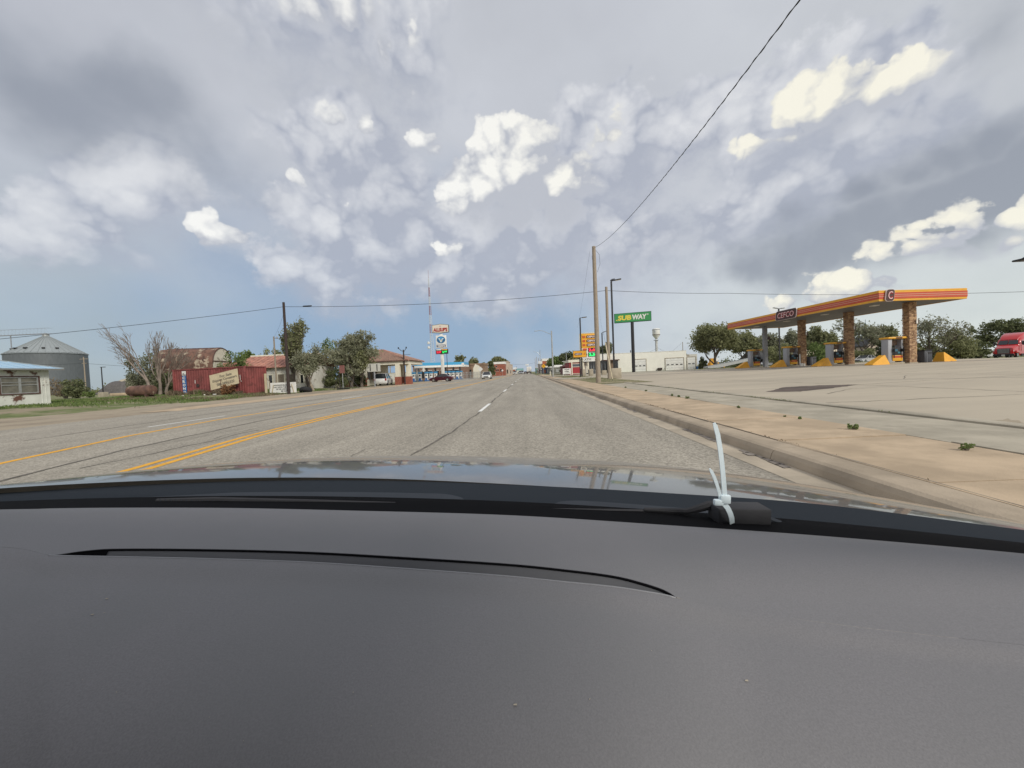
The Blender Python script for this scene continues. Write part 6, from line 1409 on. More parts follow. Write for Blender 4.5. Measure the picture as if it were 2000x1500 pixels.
# weeds in the pavement joints
def weed(label, px_, py_, s, seed):
    p = G(px_, py_, .165); bush(label, 0, 0, 0, 0, 'leaf_green', int(60+90*s), seed, lsize=.008+.005*s, name='weed', group='weeds in the joint between the two pavement strips', cat='weed', xyz=(p.x, p.y, .15), hgt=.085*s, wid=.17*s)
for i, (a, c, s, lab) in enumerate(((1667, 838, 1.0, 'largest weed in the pavement joint, nearer the picture centre'), (1889, 877, .75, 'nearest weed in the pavement joint, beside the slab crack'), (1561, 818, .5, 'small weed left of the largest weed in the joint'), (1533, 814, .3, 'tiniest weed speck in the pavement joint'), (1443, 797, .65, 'weed in the joint midway to the wooden pole'), (1342, 778, .9, 'right plant of the weed row in the far pavement joint'), (1326, 775, .8, 'middle plant of the weed row in the far pavement joint'), (1313, 773, .9, 'left plant of the weed row in the far pavement joint'), (1262, 764, .8, 'weed in the joint just right of the guy guard'), (1222, 757, .8, 'farthest weed near the foot of the guy guard'))): weed(lab, a, c, s, 300+i)
n = 1500; yy = rng.uniform(1.5, 26, n); ok = np.sin(yy*1.9)+np.sin(yy*.7)+rng.normal(0, .4, n) > .5; yy = yy[ok]; n = len(yy); cc = np.stack([6.53+rng.normal(0, .02, n), yy, .19+rng.uniform(0, .03, n)], 1); u, v = rand_uv(rng, n, .012); quads('joint_grass', cc, u, v, M['leaf_olive'], None, kind='stuff')
n = 1000; yy = rng.uniform(1.0, 22, n); ok = np.sin(yy*1.3+1)+np.sin(yy*.9)+rng.normal(0, .4, n) > .1; yy = yy[ok]; n = len(yy); cc = np.stack([3.316+rng.normal(0, .012, n), yy, .152+rng.uniform(0, .012, n)], 1); u, v = rand_uv(rng, n, .010); quads('joint_debris', cc, u, v, M['leaf_dry'], None, kind='stuff')
M['leaf_rust'] = leafm('rust_orange_weeds', (.20, .10, .05), (.36, .20, .10))
bush('orange-brown dry bush at the foot of the plywood board', 446, 34.4, 752, 34, 'leaf_rust', 700, 205, name='dry_bush')
bush('small yellow-green tuft right of the blue name panel', 386, 34.8, 764, 16, 'leaf_green', 220, 206, name='dry_bush')
# litter by the containers
for i, (px_, Y, sc) in enumerate(((418, 34.2, .16), (455, 34.6, .12), (398, 33.8, .08), (356, 33.2, .14))):
    x = PX(px_, Y); o = MB().bevbox((0, 0, .05), (sc*1.6, sc, .08), .02, .3*i).build('litter', M['white'], smooth=True); o.location = (x, Y, gz(x, Y)); o['label'] = ['crumpled white litter below the plywood board', 'small white litter right of the rusty stake', 'tiny white litter scrap in the verge grass', 'pale litter scrap below the blue name panel'][i]; o['category'] = 'litter'

# ------------------------------------------------------------------ vehicles
def car(label, colour, x, y, rz, kind='sedan', L=4.7, W=1.82, Hh=1.46, group=None, name=None, lights_on=False, z=None):
    """local axes: front towards +x"""
    t = thing(name or {'sedan': 'parked_car', 'pickup': 'pickup_truck', 'suv': 'suv'}[kind], label, 'car' if kind != 'pickup' else 'pickup truck', (x, y, (gz(x, y)+.005) if z is None else z), rz, group)
    pm = mat('car_paint', colour, .3, coat=.6); h2 = L/2; b0 = .24
    if kind == 'sedan':
        low = [(-h2, .45), (-h2+.05, .78), (-h2+.35, .93), (-h2+1.0, .95), (h2-1.35, .92), (h2-.5, .80), (h2-.06, .66), (h2, .42), (h2-.12, b0), (-h2+.12, b0)]
        gh = [(-h2+.65, .93), (-h2+1.45, Hh-.05), (-h2+2.0, Hh), (h2-2.15, Hh-.04), (h2-1.15, .91)]
    elif kind == 'suv':
        low = [(-h2, .5), (-h2+.02, 1.0), (-h2+.1, 1.08), (h2-1.35, 1.08), (h2-.25, .98), (h2-.02, .80), (h2, .45), (h2-.12, .3), (-h2+.12, .3)]
        gh = [(-h2+.12, 1.07), (-h2+.38, Hh-.05), (-h2+.7, Hh), (h2-2.2, Hh-.03), (h2-1.35, 1.07)]
    else:
        low = [(-h2, .55), (-h2, 1.12), (h2-1.5, 1.14), (h2-.2, 1.08), (h2, .85), (h2, .5), (h2-.1, .38), (-h2+.1, .38)]
        gh = [(-h2+1.9, 1.12), (-h2+2.1, Hh-.05), (-h2+2.4, Hh), (h2-2.4, Hh-.03), (h2-1.6, 1.12)]
    def sweep(prof, ws, nm, m, par, shrink=.94, smooth=True):
        b = MB(); cx = sum(p[0] for p in prof)/len(prof); cz = sum(p[1] for p in prof)/len(prof); k = len(prof); st = [(-ws, shrink), (-ws+.10, 1), (ws-.10, 1), (ws, shrink)]
        for yy, sc in st:
            for px_, pz in prof: b.v.append((cx+(px_-cx)*(1-(1-sc)*.3), yy, cz+(pz-cz)*sc))
        b.f.append(tuple(range(k))); b.f.append(tuple(3*k+i for i in reversed(range(k))))
        for s in range(3):
            for i in range(k): j = (i+1) % k; b.f.append((s*k+i, (s+1)*k+i, (s+1)*k+j, s*k+j))
        return b.build(nm, m, par, smooth=smooth)
    body = sweep(low, W/2, 'body', pm, t, .90); g = MB(); k = len(gh); wi = W/2-.06; wt = W/2-.24
    zt_ = max(p[1] for p in gh); zl = min(p[1] for p in gh)
    for sy in (-1, 1):
        for px_, pz in gh: f_ = (pz-zl)/(zt_-zl); g.v.append((px_, sy*(wi+(wt-wi)*f_), pz))
    g.f += [tuple(range(k)), tuple(range(2*k-1, k-1, -1))]+[(i, k+i, k+(i+1) % k, (i+1) % k) for i in range(k)]
    gl = g.build('window_glass', M['glass'], t)
    # roof skin and pillars
    xs = [p[0] for p in gh if p[1] > zt_-.08]; bx('roof', ((min(xs)+max(xs))/2, 0, zt_+.002), (max(xs)-min(xs)+.1, wt*2+.03, .035), pm, t, bev=.015)
    for sy in (-1, 1):
        for pts in ([gh[0], gh[1]], [gh[-1], gh[-2]], [((gh[0][0]+gh[-1][0])/2-.05, zl), ((gh[1][0]+gh[-2][0])/2-.05, zt_)]):
            q = [(px_, sy*(wi+(wt-wi)*(pz-zl)/(zt_-zl)+.012), pz) for px_, pz in pts]; MB().tube(q, .035, 4).build('pillar', pm, t)
        bx('mirror', (gh[-1][0]-.25, sy*(W/2+.08), zl+.08), (.12, .18, .13), pm, t, bev=.03)
        bx('door_line', ((gh[0][0]+gh[-1][0])/2-.05, sy*(W/2-.005), .62), (.012, .02, .5), M['ink'], t); bx('door_handle', ((gh[0][0]+gh[-1][0])/2-.25, sy*(W/2+.005), .80), (.16, .03, .03), M['chrome'], t)
        o = bx('headlight', (h2-.13, sy*(W/2-.30), .68 if kind == 'sedan' else .85), (.22, .38, .14), M['lamp_clear'], t, bev=.04); bx('tail_light', (-h2+.04, sy*(W/2-.17), .80 if kind == 'sedan' else .9), (.12, .26, .15 if kind == 'sedan' else .34), M['lamp_red'], t, bev=.03)
    bx('grille', (h2-.03, 0, .55 if kind == 'sedan' else .7), (.10, W*.50, .16 if kind == 'sedan' else .26), M['ink'], t, bev=.02); bx('lower_intake', (h2-.05, 0, .34), (.10, W*.62, .12), M['ink'], t); bx('number_plate', (-h2-.005, 0, .66), (.02, .32, .15), M['white'], t)
    r = .33 if kind == 'sedan' else .39
    for sx in (h2-.88, -h2+.95):
        for sy in (-1, 1):
            MB().lathe([(r+.05, -.02), (r+.05, .03)], n=18).build('wheel_arch', M['ink'], t).matrix_local = Matrix.Translation((sx, sy*(W/2-.03), r)) @ Matrix.Rotation(rad(90), 4, 'X')
            w = MB().lathe([(r*.6, -.11), (r*.95, -.11), (r, -.07), (r, .07), (r*.95, .11), (r*.6, .11)], n=18).build('wheel', M['rubber'], t, smooth=True); w.matrix_local = Matrix.Translation((sx, sy*(W/2-.08), r)) @ Matrix.Rotation(rad(90), 4, 'X')
            MB().lathe([(.02, -.115), (r*.62, -.115), (r*.62, .115), (.02, .115)], n=12).build('rim', M['chrome'], w)
    return t
car('maroon sedan crossing by the tall blue and white station sign', (.060, .008, .018), PX(862.5, 73), 73, rad(178), L=4.5)
car('white pickup with black rear window standing under the old station roof', (.66, .66, .64), PX(749, 60), 60, rad(99), kind='suv', L=4.8, W=1.95, Hh=1.85, name='pickup_truck')
car('white car coming towards the viewer on the left side of the road', (.72, .72, .69), PX(951, 83), 83, rad(-90), L=4.6, W=1.82, Hh=1.55)
car('small white pickup-like car far up the road, left lane', (.72, .72, .70), PX(1005.5, 190), 190, rad(-90), kind='suv', Hh=1.75)
car('silver car far up the street, parked left of the box truck', (.45, .47, .50), PX(1016, 215), 215, rad(-90), kind='suv', Hh=1.8); car('pale van-like car farthest up the street', (.6, .6, .6), PX(1020, 235), 235, rad(-90), kind='suv', Hh=2.0, W=2.0)
car('dark car just left of the box truck', (.03, .035, .04), PX(1026.5, 230), 230, rad(90), kind='sedan')
car('silver car parked behind the middle stone column', (.5, .5, .5), PX(1690, 76), 76, rad(200)); car('white car parked left of the red lorry', (.66, .66, .66), PX(1922, 80), 80, rad(170)); car('red car half hidden by the dark hedge left of the red lorry', (.28, .015, .015), PX(1907, 81.5), 81.5, rad(10))
car('grey car partly hidden behind the farthest pump', (.30, .31, .33), PX(1502, 88), 88, rad(185))
# box truck
def box_truck():
    Y = 205; x = PX(1033.3, Y); t = thing('box_truck', 'white box truck driving away up the road', 'truck', (x, Y, 0)); W = 2.5
    bx('cargo_box', (0, 3.5, 2.55), (W, 7, 2.65), M['white'], t, bev=.04); 
    for sx in (-.62, .62): bx('rear_door', (sx, -.03, 2.5), (1.16, .06, 2.45), M['cream'] if False else M['white'], t, bev=.02); 
    bx('door_gap', (0, -.07, 2.5), (.07, .02, 2.5), M['ink'], t); bx('bumper', (0, -.05, .75), (2.3, .2, .22), M['ink'], t); bx('chassis', (0, 3.5, .95), (1.2, 8, .4), M['ink'], t)
    for sx in (-.95, .95):
        MB().lathe([(.2, -.2), (.48, -.2), (.5, -.15), (.5, .15), (.48, .2), (.2, .2)], n=16).build('wheel', M['rubber'], t).matrix_local = Matrix.Translation((sx, 1.2, .5)) @ Matrix.Rotation(rad(90), 4, 'Y'); bx('mud_flap', (sx, .4, .55), (.5, .04, .6), M['ink'], t); bx('tail_light', (sx, -.17, .8), (.25, .04, .12), M['lamp_red'], t)
    bx('cab', (0, 8.2, 1.7), (2.1, 1.8, 1.9), M['white'], t, bev=.15)
box_truck()
# lorries at the right edge
def lorry(label, colour, x, y, rz, s=1.0):
    t = thing('semi_truck', label, 'lorry', (x, y, gz(x, y)), rz); pm = mat('lorry_paint', colour, .3, coat=.5)
    # front towards +x; sections (x, half width, bottom, top)
    def loft(nm, secs, m, par=None, rnd=.25):
        rows = []
        for X_, hw, zb_, zt_ in secs:
            r = min(rnd, hw*.5, (zt_-zb_)*.4); pts = [(X_, -hw, zb_), (X_, -hw, zt_-r)]
            for k in range(1, 5): a = math.pi/2*k/4; pts.append((X_, -hw+r-r*math.cos(a), zt_-r+r*math.sin(a)))
            for k in range(0, 5): a = math.pi/2*k/4; pts.append((X_, hw-r+r*math.sin(a), zt_-r+r*math.cos(a)))
            pts += [(X_, hw, zb_)]; rows.append([Vector(p) for p in pts])
        b = MB(); b.grid(rows); b.poly(rows[0][::-1]); b.poly(rows[-1]); return b.build(nm, m, par or t, smooth=True)
    loft('bonnet', [(3.05, .75, .55, 1.25), (2.95, .92, .45, 1.62), (2.4, 1.0, .45, 1.86), (1.2, 1.08, .5, 2.12)], pm)
    loft('cab', [(1.25, 1.12, .5, 2.10), (.75, 1.14, .45, 2.80), (.45, 1.16, .45, 3.02), (-.4, 1.18, .45, 3.25), (-2.3, 1.2, .45, 3.9), (-2.5, 1.2, .5, 3.9)], pm)
    loft('roof_fairing', [(.75, .85, 2.78, 2.95), (.3, 1.0, 2.9, 3.35), (-.6, 1.1, 3.1, 3.75), (-1.6, 1.15, 3.3, 3.98), (-2.5, 1.17, 3.4, 4.02)], pm)
    # windscreen in two panes
    for sy in (-1, 1):
        b = MB(); b.poly([(1.28, sy*.03, 2.14), (1.22, sy*1.0, 2.14), (.78, sy*.93, 2.76), (.82, sy*.03, 2.78)]); o = b.build('windscreen', M['glass'], t); o.location = (.03, 0, .02)
        bx('side_window', (.15, sy*1.165, 2.42), (.75, .03, .52), M['glass'], t, bev=.01); bx('door', (.12, sy*1.17, 1.55), (1.0, .02, 1.0), pm, t); bx('mirror', (.95, sy*1.42, 2.3), (.14, .2, .62), M['ink'], t, bev=.04); bx('mirror_arm', (.95, sy*1.25, 2.3), (.05, .3, .05), M['ink'], t)
        MB().bevbox((2.72, sy*.83, 1.12), (.42, .26, .26), .08).build('headlight', M['lamp_clear'], t, smooth=True); bx('fender', (2.05, sy*1.02, .98), (1.25, .35, .42), pm, t, bev=.12); bx('step', (.3, sy*1.18, .5), (1.2, .15, .35), M['ink'], t)
        for sx, rr_ in ((2.0, .5), (-2.9, .5), (-4.1, .5)):
            w = MB().lathe([(.25, -.16), (.48, -.16), (.5, -.1), (.5, .1), (.48, .16), (.25, .16)], n=18).build('wheel', M['rubber'], t); w.matrix_local = Matrix.Translation((sx, sy*.98, .5)) @ Matrix.Rotation(rad(90), 4, 'X'); MB().lathe([(.02, -.17), (.26, -.17), (.26, .17), (.02, .17)], n=12).build('rim', M['chrome'], w)
    g = bx('grille', (3.04, 0, 1.15), (.10, 1.25, .78), M['ink'], t, bev=.05)
    for k in range(7): bx('grille_slat', (3.10, 0, .84+k*.105), (.03, 1.12, .035), M['chrome'], g)
    bx('bumper', (3.05, 0, .55), (.28, 2.1, .36), M['ink'], t, bev=.08); bx('number_plate', (3.20, 0, .52), (.02, .35, .17), M['white'], t); bx('chassis', (-3.2, 0, .75), (3.6, .9, .25), M['ink'], t)
    return t
lorry('red long-nosed sleeper lorry at the right edge of the lot', (.46, .008, .010), PX(1982, 63), 63.5, rad(207))
lorry('dark blue lorry parked in front of the red one at the right edge', (.018, .024, .045), PX(2052, 55), 55.5, rad(203)).scale = (.86,)*3

# ------------------------------------------------------------------ background buildings on the right
def house(name, label, px0, px1, yeave, yridge, Y, dep, wall, roof, wins=(), cat='house'):
    x0, x1 = PX(px0, Y), PX(px1, Y); z0 = gz((x0+x1)/2, Y)-.1; ze = P((px0+px1)/2, yeave, Y).z; zr = P((px0+px1)/2, yridge, Y).z; t = thing(name, label, cat)
    bx('wall', ((x0+x1)/2, Y+dep/2, (z0+ze)/2), (x1-x0, dep, ze-z0), M[wall] if isinstance(wall, str) else wall, t)
    MB().prism([(Y-.5, ze-.03), (Y+dep/2, zr), (Y+dep+.5, ze-.03), (Y+dep+.5, ze-.15), (Y-.5, ze-.15)], 'x', x0-.5, x1+.5).build('roof', roof, t)
    for u, w_ in wins: bx('window', (x0+(x1-x0)*u, Y-.03, (z0+ze)/2+.2), (w_, .06, 1.0), M['glass'], t)
    return t
house('house', 'tan low house with pale roof between the far and middle columns', 1577, 1668, 691, 678, 105, 9, 'beige', mat('pale_tan_roof', (.55, .46, .33), .8, .1, 1), ((.2, 1.2), (.5, 1.2), (.8, 1.2)))
house('house', 'grey low house behind the lone wedge', 1822, 1862, 684, 677, 100, 8, 'grey_metal', mat('grey_roof', (.30, .30, .31), .8, .1, 1), ((.3, 1.2), (.7, 1.2)))
house('shed', 'dark shed behind the farthest pump', 1482, 1530, 700, 683, 98, 8, 'dark_open', mat('dark_roof', (.06, .06, .06), .8, .1, 1), ((.5, .8),), 'shed')
t = thing('gabled_house', 'stone gabled house partly hidden by trees right of the steeple', 'house'); Y = 110; xa, xm, xc = PX(1694, Y), PX(1704, Y), PX(1716, Y); z0 = gz(xm, Y); ze, zr = P(1704, 672, Y).z, P(1704, 658, Y).z
MB().prism([(xa, z0), (xc, z0), (xc, ze), (xm, zr), (xa, ze)], 'y', Y, Y+10).build('wall', M['beige'], t); MB().prism([(xa-.5, ze-.4), (xm, zr+.3), (xc+.5, ze-.4), (xc+.3, ze-.7), (xm, zr-.1), (xa-.3, ze-.7)], 'y', Y-.4, Y+10.4).build('roof', mat('slate_roof', (.09, .09, .09), .8), t)
def steeple():
    Y = 118; x = PX(1691, Y); z0 = gz(x, Y); top = P(1691, 630, Y).z; zb_ = P(1691, 665, Y).z; w = H(13, Y)/2; t = thing('church_steeple', 'slender dark green copper steeple seen between the columns', 'steeple', (x, Y, 0)); g = mat('copper_green', (.05, .115, .095), .7, .2, 1)
    MB().lathe([(w*1.1, zb_), (w*.85, zb_+1.2), (w*.55, zb_+3.0), (.05, top)], n=8).build('spire', g, t); bx('belfry', (0, 0, (z0+zb_)/2), (w*1.8, w*1.8, zb_-z0), M['slate'] if 'slate' in M else bpy.data.materials['slate_roof'], t); tb('finial', [(0, 0, top), (0, 0, top+.9)], .05, M['black_metal'], t, 4)
steeple()
# trailer ramp, yellow machine by the white building
t = thing('flatbed_trailer', 'pale sloping trailer bed lying under the largest tree', 'trailer', (PX(1425, 70), 70, gz(PX(1425, 70), 70))); MB().prism([(-4.2, .15), (-2.2, .2), (4.0, 1.35), (4.0, 1.75), (-4.2, .45)], 'y', -.9, .9).build('bed', M['galv'], t)
for sx in (-1.5, 2.6): bx('prop', (sx, 0, .35 if sx < 0 else .6), (.15, 1.2, .7 if sx < 0 else 1.2), M['grey_metal'], t)
t = thing('yellow_loader', 'small yellow loader under the left of the largest tree', 'loader', (PX(1393, 86), 86, gz(PX(1393, 86), 86))); MB().bevbox((0, 0, 1.0), (1.9, 1.3, .8), .1).build('body', M['yellow'], t); MB().prism([(-.7, 1.4), (.5, 1.4), (.2, 2.3), (-.6, 2.3)], 'y', -.5, .5).build('cab', M['yellow'], t); tb('boom', [(.5, -.2, 1.2), (1.8, -.2, .6), (2.3, -.2, .2)], .12, M['yellow'], t, 6)
for sx in (-.6, .6): MB().lathe([(.1, -.6), (.45, -.6), (.45, .6), (.1, .6)], n=14).build('wheel', M['rubber'], t).matrix_local = Matrix.Translation((sx, 0, .45)) @ Matrix.Rotation(rad(90), 4, 'X')
t = thing('small_sign', 'small white sign on a stick under the largest tree', 'sign', (PX(1401, 74), 74, gz(PX(1401, 74), 74))); bx('board', (0, 0, 1.7), (.38, .03, .5), M['white'], t); tb('post', [(0, .03, 0), (0, .03, 1.6)], .04, M['galv'], t, 5)

# ------------------------------------------------------------------ the car one sits in: dashboard, windscreen, wipers, bonnet
RC = MW @ MC.transposed()
own = link('own_car', None); own['label'] = 'dark grey dashboard, wipers and bonnet of the car the view is taken from'; own['category'] = 'car'
own.matrix_world = Matrix.Translation(Vector((0, 0, EYE))-RC @ Vector((0, 0, EYE))) @ RC.to_4x4()
def PC(x, y, D): r = ray(x, y, MC); return Vector((0, 0, EYE))+r*(D/r.y)
def PZ(x, y, h): r = ray(x, y, MC); return Vector((0, 0, EYE))+r*(-h/r.z)
def curve(pts):
    xs = [p[0] for p in pts]; ys = [p[1] for p in pts]
    def f(x):                                    # smooth monotone-ish interpolation
        if x <= xs[0]: return ys[0]+(x-xs[0])*(ys[1]-ys[0])/(xs[1]-xs[0])
        if x >= xs[-1]: return ys[-1]+(x-xs[-1])*(ys[-1]-ys[-2])/(xs[-1]-xs[-2])
        i = max(k for k in range(len(xs)-1) if xs[k] <= x); t = (x-xs[i])/(xs[i+1]-xs[i])
        m = lambda j: (ys[min(j+1, len(xs)-1)]-ys[max(j-1, 0)])/(xs[min(j+1, len(xs)-1)]-xs[max(j-1, 0)])
        h = xs[i+1]-xs[i]; a, b = m(i)*h, m(i+1)*h; return (2*t**3-3*t*t+1)*ys[i]+(t**3-2*t*t+t)*a+(-2*t**3+3*t*t)*ys[i+1]+(t**3-t*t)*b
    return f
EDGE = curve([(-700, 1040), (-300, 1004), (0, 992), (400, 990), (700, 996), (1000, 1005), (1300, 1024), (1600, 1045), (2000, 1080), (2350, 1118), (2800, 1175)])
HOODR = curve([(-700, 1025), (-300, 990), (0, 964), (400, 943), (700, 939), (1000, 948), (1300, 964), (1600, 986), (2000, 1036), (2350, 1080)])
_CR = curve([(-600, 1015), (-200, 974), (0, 953), (300, 921), (600, 899), (850, 892), (1150, 898), (1300, 908), (1500, 932), (1700, 964), (2000, 1017), (2350, 1075)])
CREST = lambda x: sum(_CR(x+d*22)*w for d, w in ((-4, .05), (-3, .09), (-2, .13), (-1, .15), (0, .16), (1, .15), (2, .13), (3, .09), (4, .05)))
TOPL = curve([(-300, 1062), (-100, 1065), (0, 1068), (50, 1073), (95, 1084), (112, 1083), (160, 1076), (215, 1071.5), (400, 1072), (600, 1077), (800, 1088), (1000, 1101), (1100, 1111), (1200, 1124), (1260, 1139), (1300, 1153), (1328, 1169), (1600, 1215), (2100, 1270), (2400, 1300)])
LOWL = curve([(-300, 1062.3), (-100, 1065.3), (0, 1068.3), (50, 1073.3), (95, 1084.3), (112, 1085), (160, 1086), (215, 1087), (400, 1091), (600, 1098), (800, 1111), (1000, 1126), (1100, 1136), (1200, 1146), (1260, 1155), (1300, 1162), (1328, 1169.3), (1600, 1215.3), (2100, 1270.3), (2400, 1300.3)])
H0 = .18
def dashmat():
    m = bpy.data.materials.new('grained_dash_plastic'); m.use_nodes = True; T = NT(m.node_tree); b = T.n['Principled BSDF']; tc = T.n.new('ShaderNodeTexCoord'); o = tc.outputs['Object']
    g = T.noise(o, 900, 3, .7); c = T.mix(T.mr(g, .3, .7), (.172, .167, .172), (.212, .206, .212)); c = T.mix(T.mr(T.noise(o, 5, 4, .6), .35, .7, 0, .5), c, (.165, .167, .168))
    T.put(b.inputs['Base Color'], c); b.inputs['Roughness'].default_value = .62; b.inputs['Specular IOR Level'].default_value = .4
    bp = T.n.new('ShaderNodeBump'); bp.inputs['Distance'].default_value = .0004; bp.inputs['Strength'].default_value = .5; T.l.new(T.noise(o, 700, 2, .5), bp.inputs['Height']); T.l.new(bp.outputs[0], b.inputs['Normal']); return m
M['dash'] = dashmat(); M['vent'] = mat('vent_plastic', (.12, .122, .13), .6); M['cowl'] = mat('cowl_plastic', (.040, .046, .056), .8, .1, 8, spec=.12); M['seal'] = mat('bonnet_seal_rubber', (.022, .027, .034), .85, spec=.08); M['frit'] = mat('black_frit', (.006, .006, .007), .9, spec=.05)
M['wiper'] = mat('wiper_black', (.042, .041, .044), .6, .1, 40, spec=.2); M['zip'] = mat('milky_nylon', (.80, .90, .94), .4)
def height(x, y):                                # drop below the eye of the dashboard skin seen in column x, row y
    e, l = EDGE(x), LOWL(x); h = H0
    roll_ = max(0, 1-(y-e)/9.0); h += .010*roll_**2              # rounded front lip
    if y > l: v = (y-l)/420.0; h += .034*v*v/(1+.35*v)+.004*ss(0, .12, v)
    h += .006*ss(1150, 1500, x)*ss(1085, 1180, y)                # shallow step at the passenger side
    return h
cols = list(range(-420, 2440, 12))
def dash():
    A = MB(); rows = []
    for k in range(19):
        f = (k/18)**1.25; rows.append([PZ(x, EDGE(x)+(TOPL(x)-EDGE(x))*f, height(x, EDGE(x)+(TOPL(x)-EDGE(x))*f)) for x in cols])
    A.grid(rows); rows2 = []
    for k in range(46):
        f = (k/45)**1.1; rows2.append([PZ(x, LOWL(x)+(1720-LOWL(x))*f, height(x, LOWL(x)+.01+(1720-LOWL(x))*f)) for x in cols])
    A.grid(rows2)
    A.grid([[p for p in rows[0]], [p-Vector((0, .004, .06)) for p in rows[0]]])
    A.grid([rows2[-1], [p-Vector((0, .03, .25)) for p in rows2[-1]]])
    d = A.build('dashboard', M['dash'], own, smooth='all')
    # defroster slot: far wall, near wall, floor
    sl = [i for i, x in enumerate(cols) if 88 < x < 1328]
    far = [rows[-1][i] for i in sl]; near = [rows2[0][i] for i in sl]; dn = Vector((0, 0, -.022))
    v = MB().grid([far, [p+dn+Vector((0, -.016, 0)) for p in far]]).build('defroster_slot', M['vent'], own, smooth='all')
    MB().grid([near, [p+dn*1.4 for p in near]]).grid([[p+dn+Vector((0, -.016, 0)) for p in far], [p+dn*1.4 for p in near]]).build('slot_floor', M['frit'], v)
    MB().tube([p+Vector((0, -.0008, -.0012)) for p in far if True], .0012, 5).build('slot_shadow_line', M['frit'], v, smooth='all')  # thin black tube painting in the shadow line under the slot's far edge
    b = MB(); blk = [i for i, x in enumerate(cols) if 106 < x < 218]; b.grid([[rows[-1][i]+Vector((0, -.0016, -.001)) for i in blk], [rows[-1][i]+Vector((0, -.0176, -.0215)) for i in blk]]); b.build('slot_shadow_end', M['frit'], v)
    inner = [near[i].lerp(far[i], .35)+Vector((0, 0, -.006)) for i in range(len(near)) if 300 < cols[sl[i]] < 1290]; MB().tube(inner, .0013, 5).build('slot_bar', M['dash'], v, smooth='all')
    MB().tube([p+Vector((0, -.0003, -.0002)) for p in near], .0009, 5).build('slot_edge', mat('pale_edge_plastic', (.26, .26, .27), .5), v, smooth='all')  # thin paler strip along the slot's near edge
    MB().tube([near[i].lerp(far[i], .16)+Vector((0, 0, -.0035)) for i in range(len(near))], .0011, 5).build('slot_groove', M['frit'], v, smooth='all')
    rr = random.Random(8); b = MB()
    for i in range(14):
        x, y = rr.uniform(40, 1960), rr.uniform(1110, 1460); y = max(y, LOWL(x)+10); p = PZ(x, y, height(x, y)-.0005); s = rr.uniform(.00015, .0004); a = rr.uniform(0, 3); u = Vector((math.cos(a), math.sin(a), 0))*s*1.6; w = Vector((-math.sin(a), math.cos(a), 0))*s*.7; b.poly([p-u-w, p+u-w, p+u+w*.6, p-u*.6+w])
    for x, y in ((208, 1169), (180, 1200), (1006, 1376), (1458, 1329)): p = PZ(x, y, height(x, y)-.0006); b.poly([p+Vector((-.0012, -.0004, 0)), p+Vector((.001, -.0006, 0)), p+Vector((.0012, .0007, 0)), p+Vector((-.0006, .0005, 0))])
    b.build('dust_specks', M['block'], d, kind='stuff')
dash()
def cowl():
    cc = list(range(-420, 2440, 15)); De = lambda x: PZ(x, EDGE(x), H0).y
    def Dh(x): return {0: 1}.get(1) or hoodD(x)
    f_ = lambda x, f: (EDGE(x)+(HOODR(x)-EDGE(x))*f)
    rows = []
    for f, e in ((-.10, -.006), (.0, .008), (.18, .03), (.30, .05), (.45, .07)): rows.append([PC(x, f_(x, f), De(x)+e+.012) for x in cc])
    MB().grid(rows).build('windscreen_base', M['frit'], own, smooth='all')
    CT = curve([(-500, .60), (0, .56), (400, .58), (820, .62), (880, .60), (930, .38), (985, .18), (1040, .26), (1085, .50), (1140, .60), (1500, .52), (2000, .50), (2400, .5)])
    rows = []
    for k in range(8):
        g = k/7; rows.append([PC(x, f_(x, .10+(CT(x)-.10)*g), De(x)+.05+.10*g-.012*math.sin(g*3.1)) for x in cc])
    MB().grid(rows).build('cowl_panel', M['cowl'], own, smooth='all')
    rows = []
    for k in range(9):
        g = k/8; rows.append([PC(x, f_(x, .12+.90*g), De(x)+.075+(hoodD(x)-De(x)-.075)*g-.015*math.sin(g*math.pi)) for x in cc])
    MB().grid(rows).build('bonnet_seal', M['seal'], own, smooth='all')
def hoodD(x): return curve([(-700, .50), (0, .66), (700, .76), (1300, .72), (2000, .58), (2400, .5)])(x)
def paintm():
    m = bpy.data.materials.new('metallic_grey_paint'); m.use_nodes = True; T = NT(m.node_tree); b = T.n['Principled BSDF']; tc = T.n.new('ShaderNodeTexCoord'); o = tc.outputs['Object']
    b.inputs['Base Color'].default_value = (.135, .128, .115, 1); b.inputs['Metallic'].default_value = .45; b.inputs['Roughness'].default_value = .38; b.inputs['Coat Weight'].default_value = .85
    T.put(b.inputs['Coat Roughness'], T.mr(T.noise(o, 9, 5, .6), .35, .75, .02, .09)); return m
M['bonnet'] = paintm()
cowl()
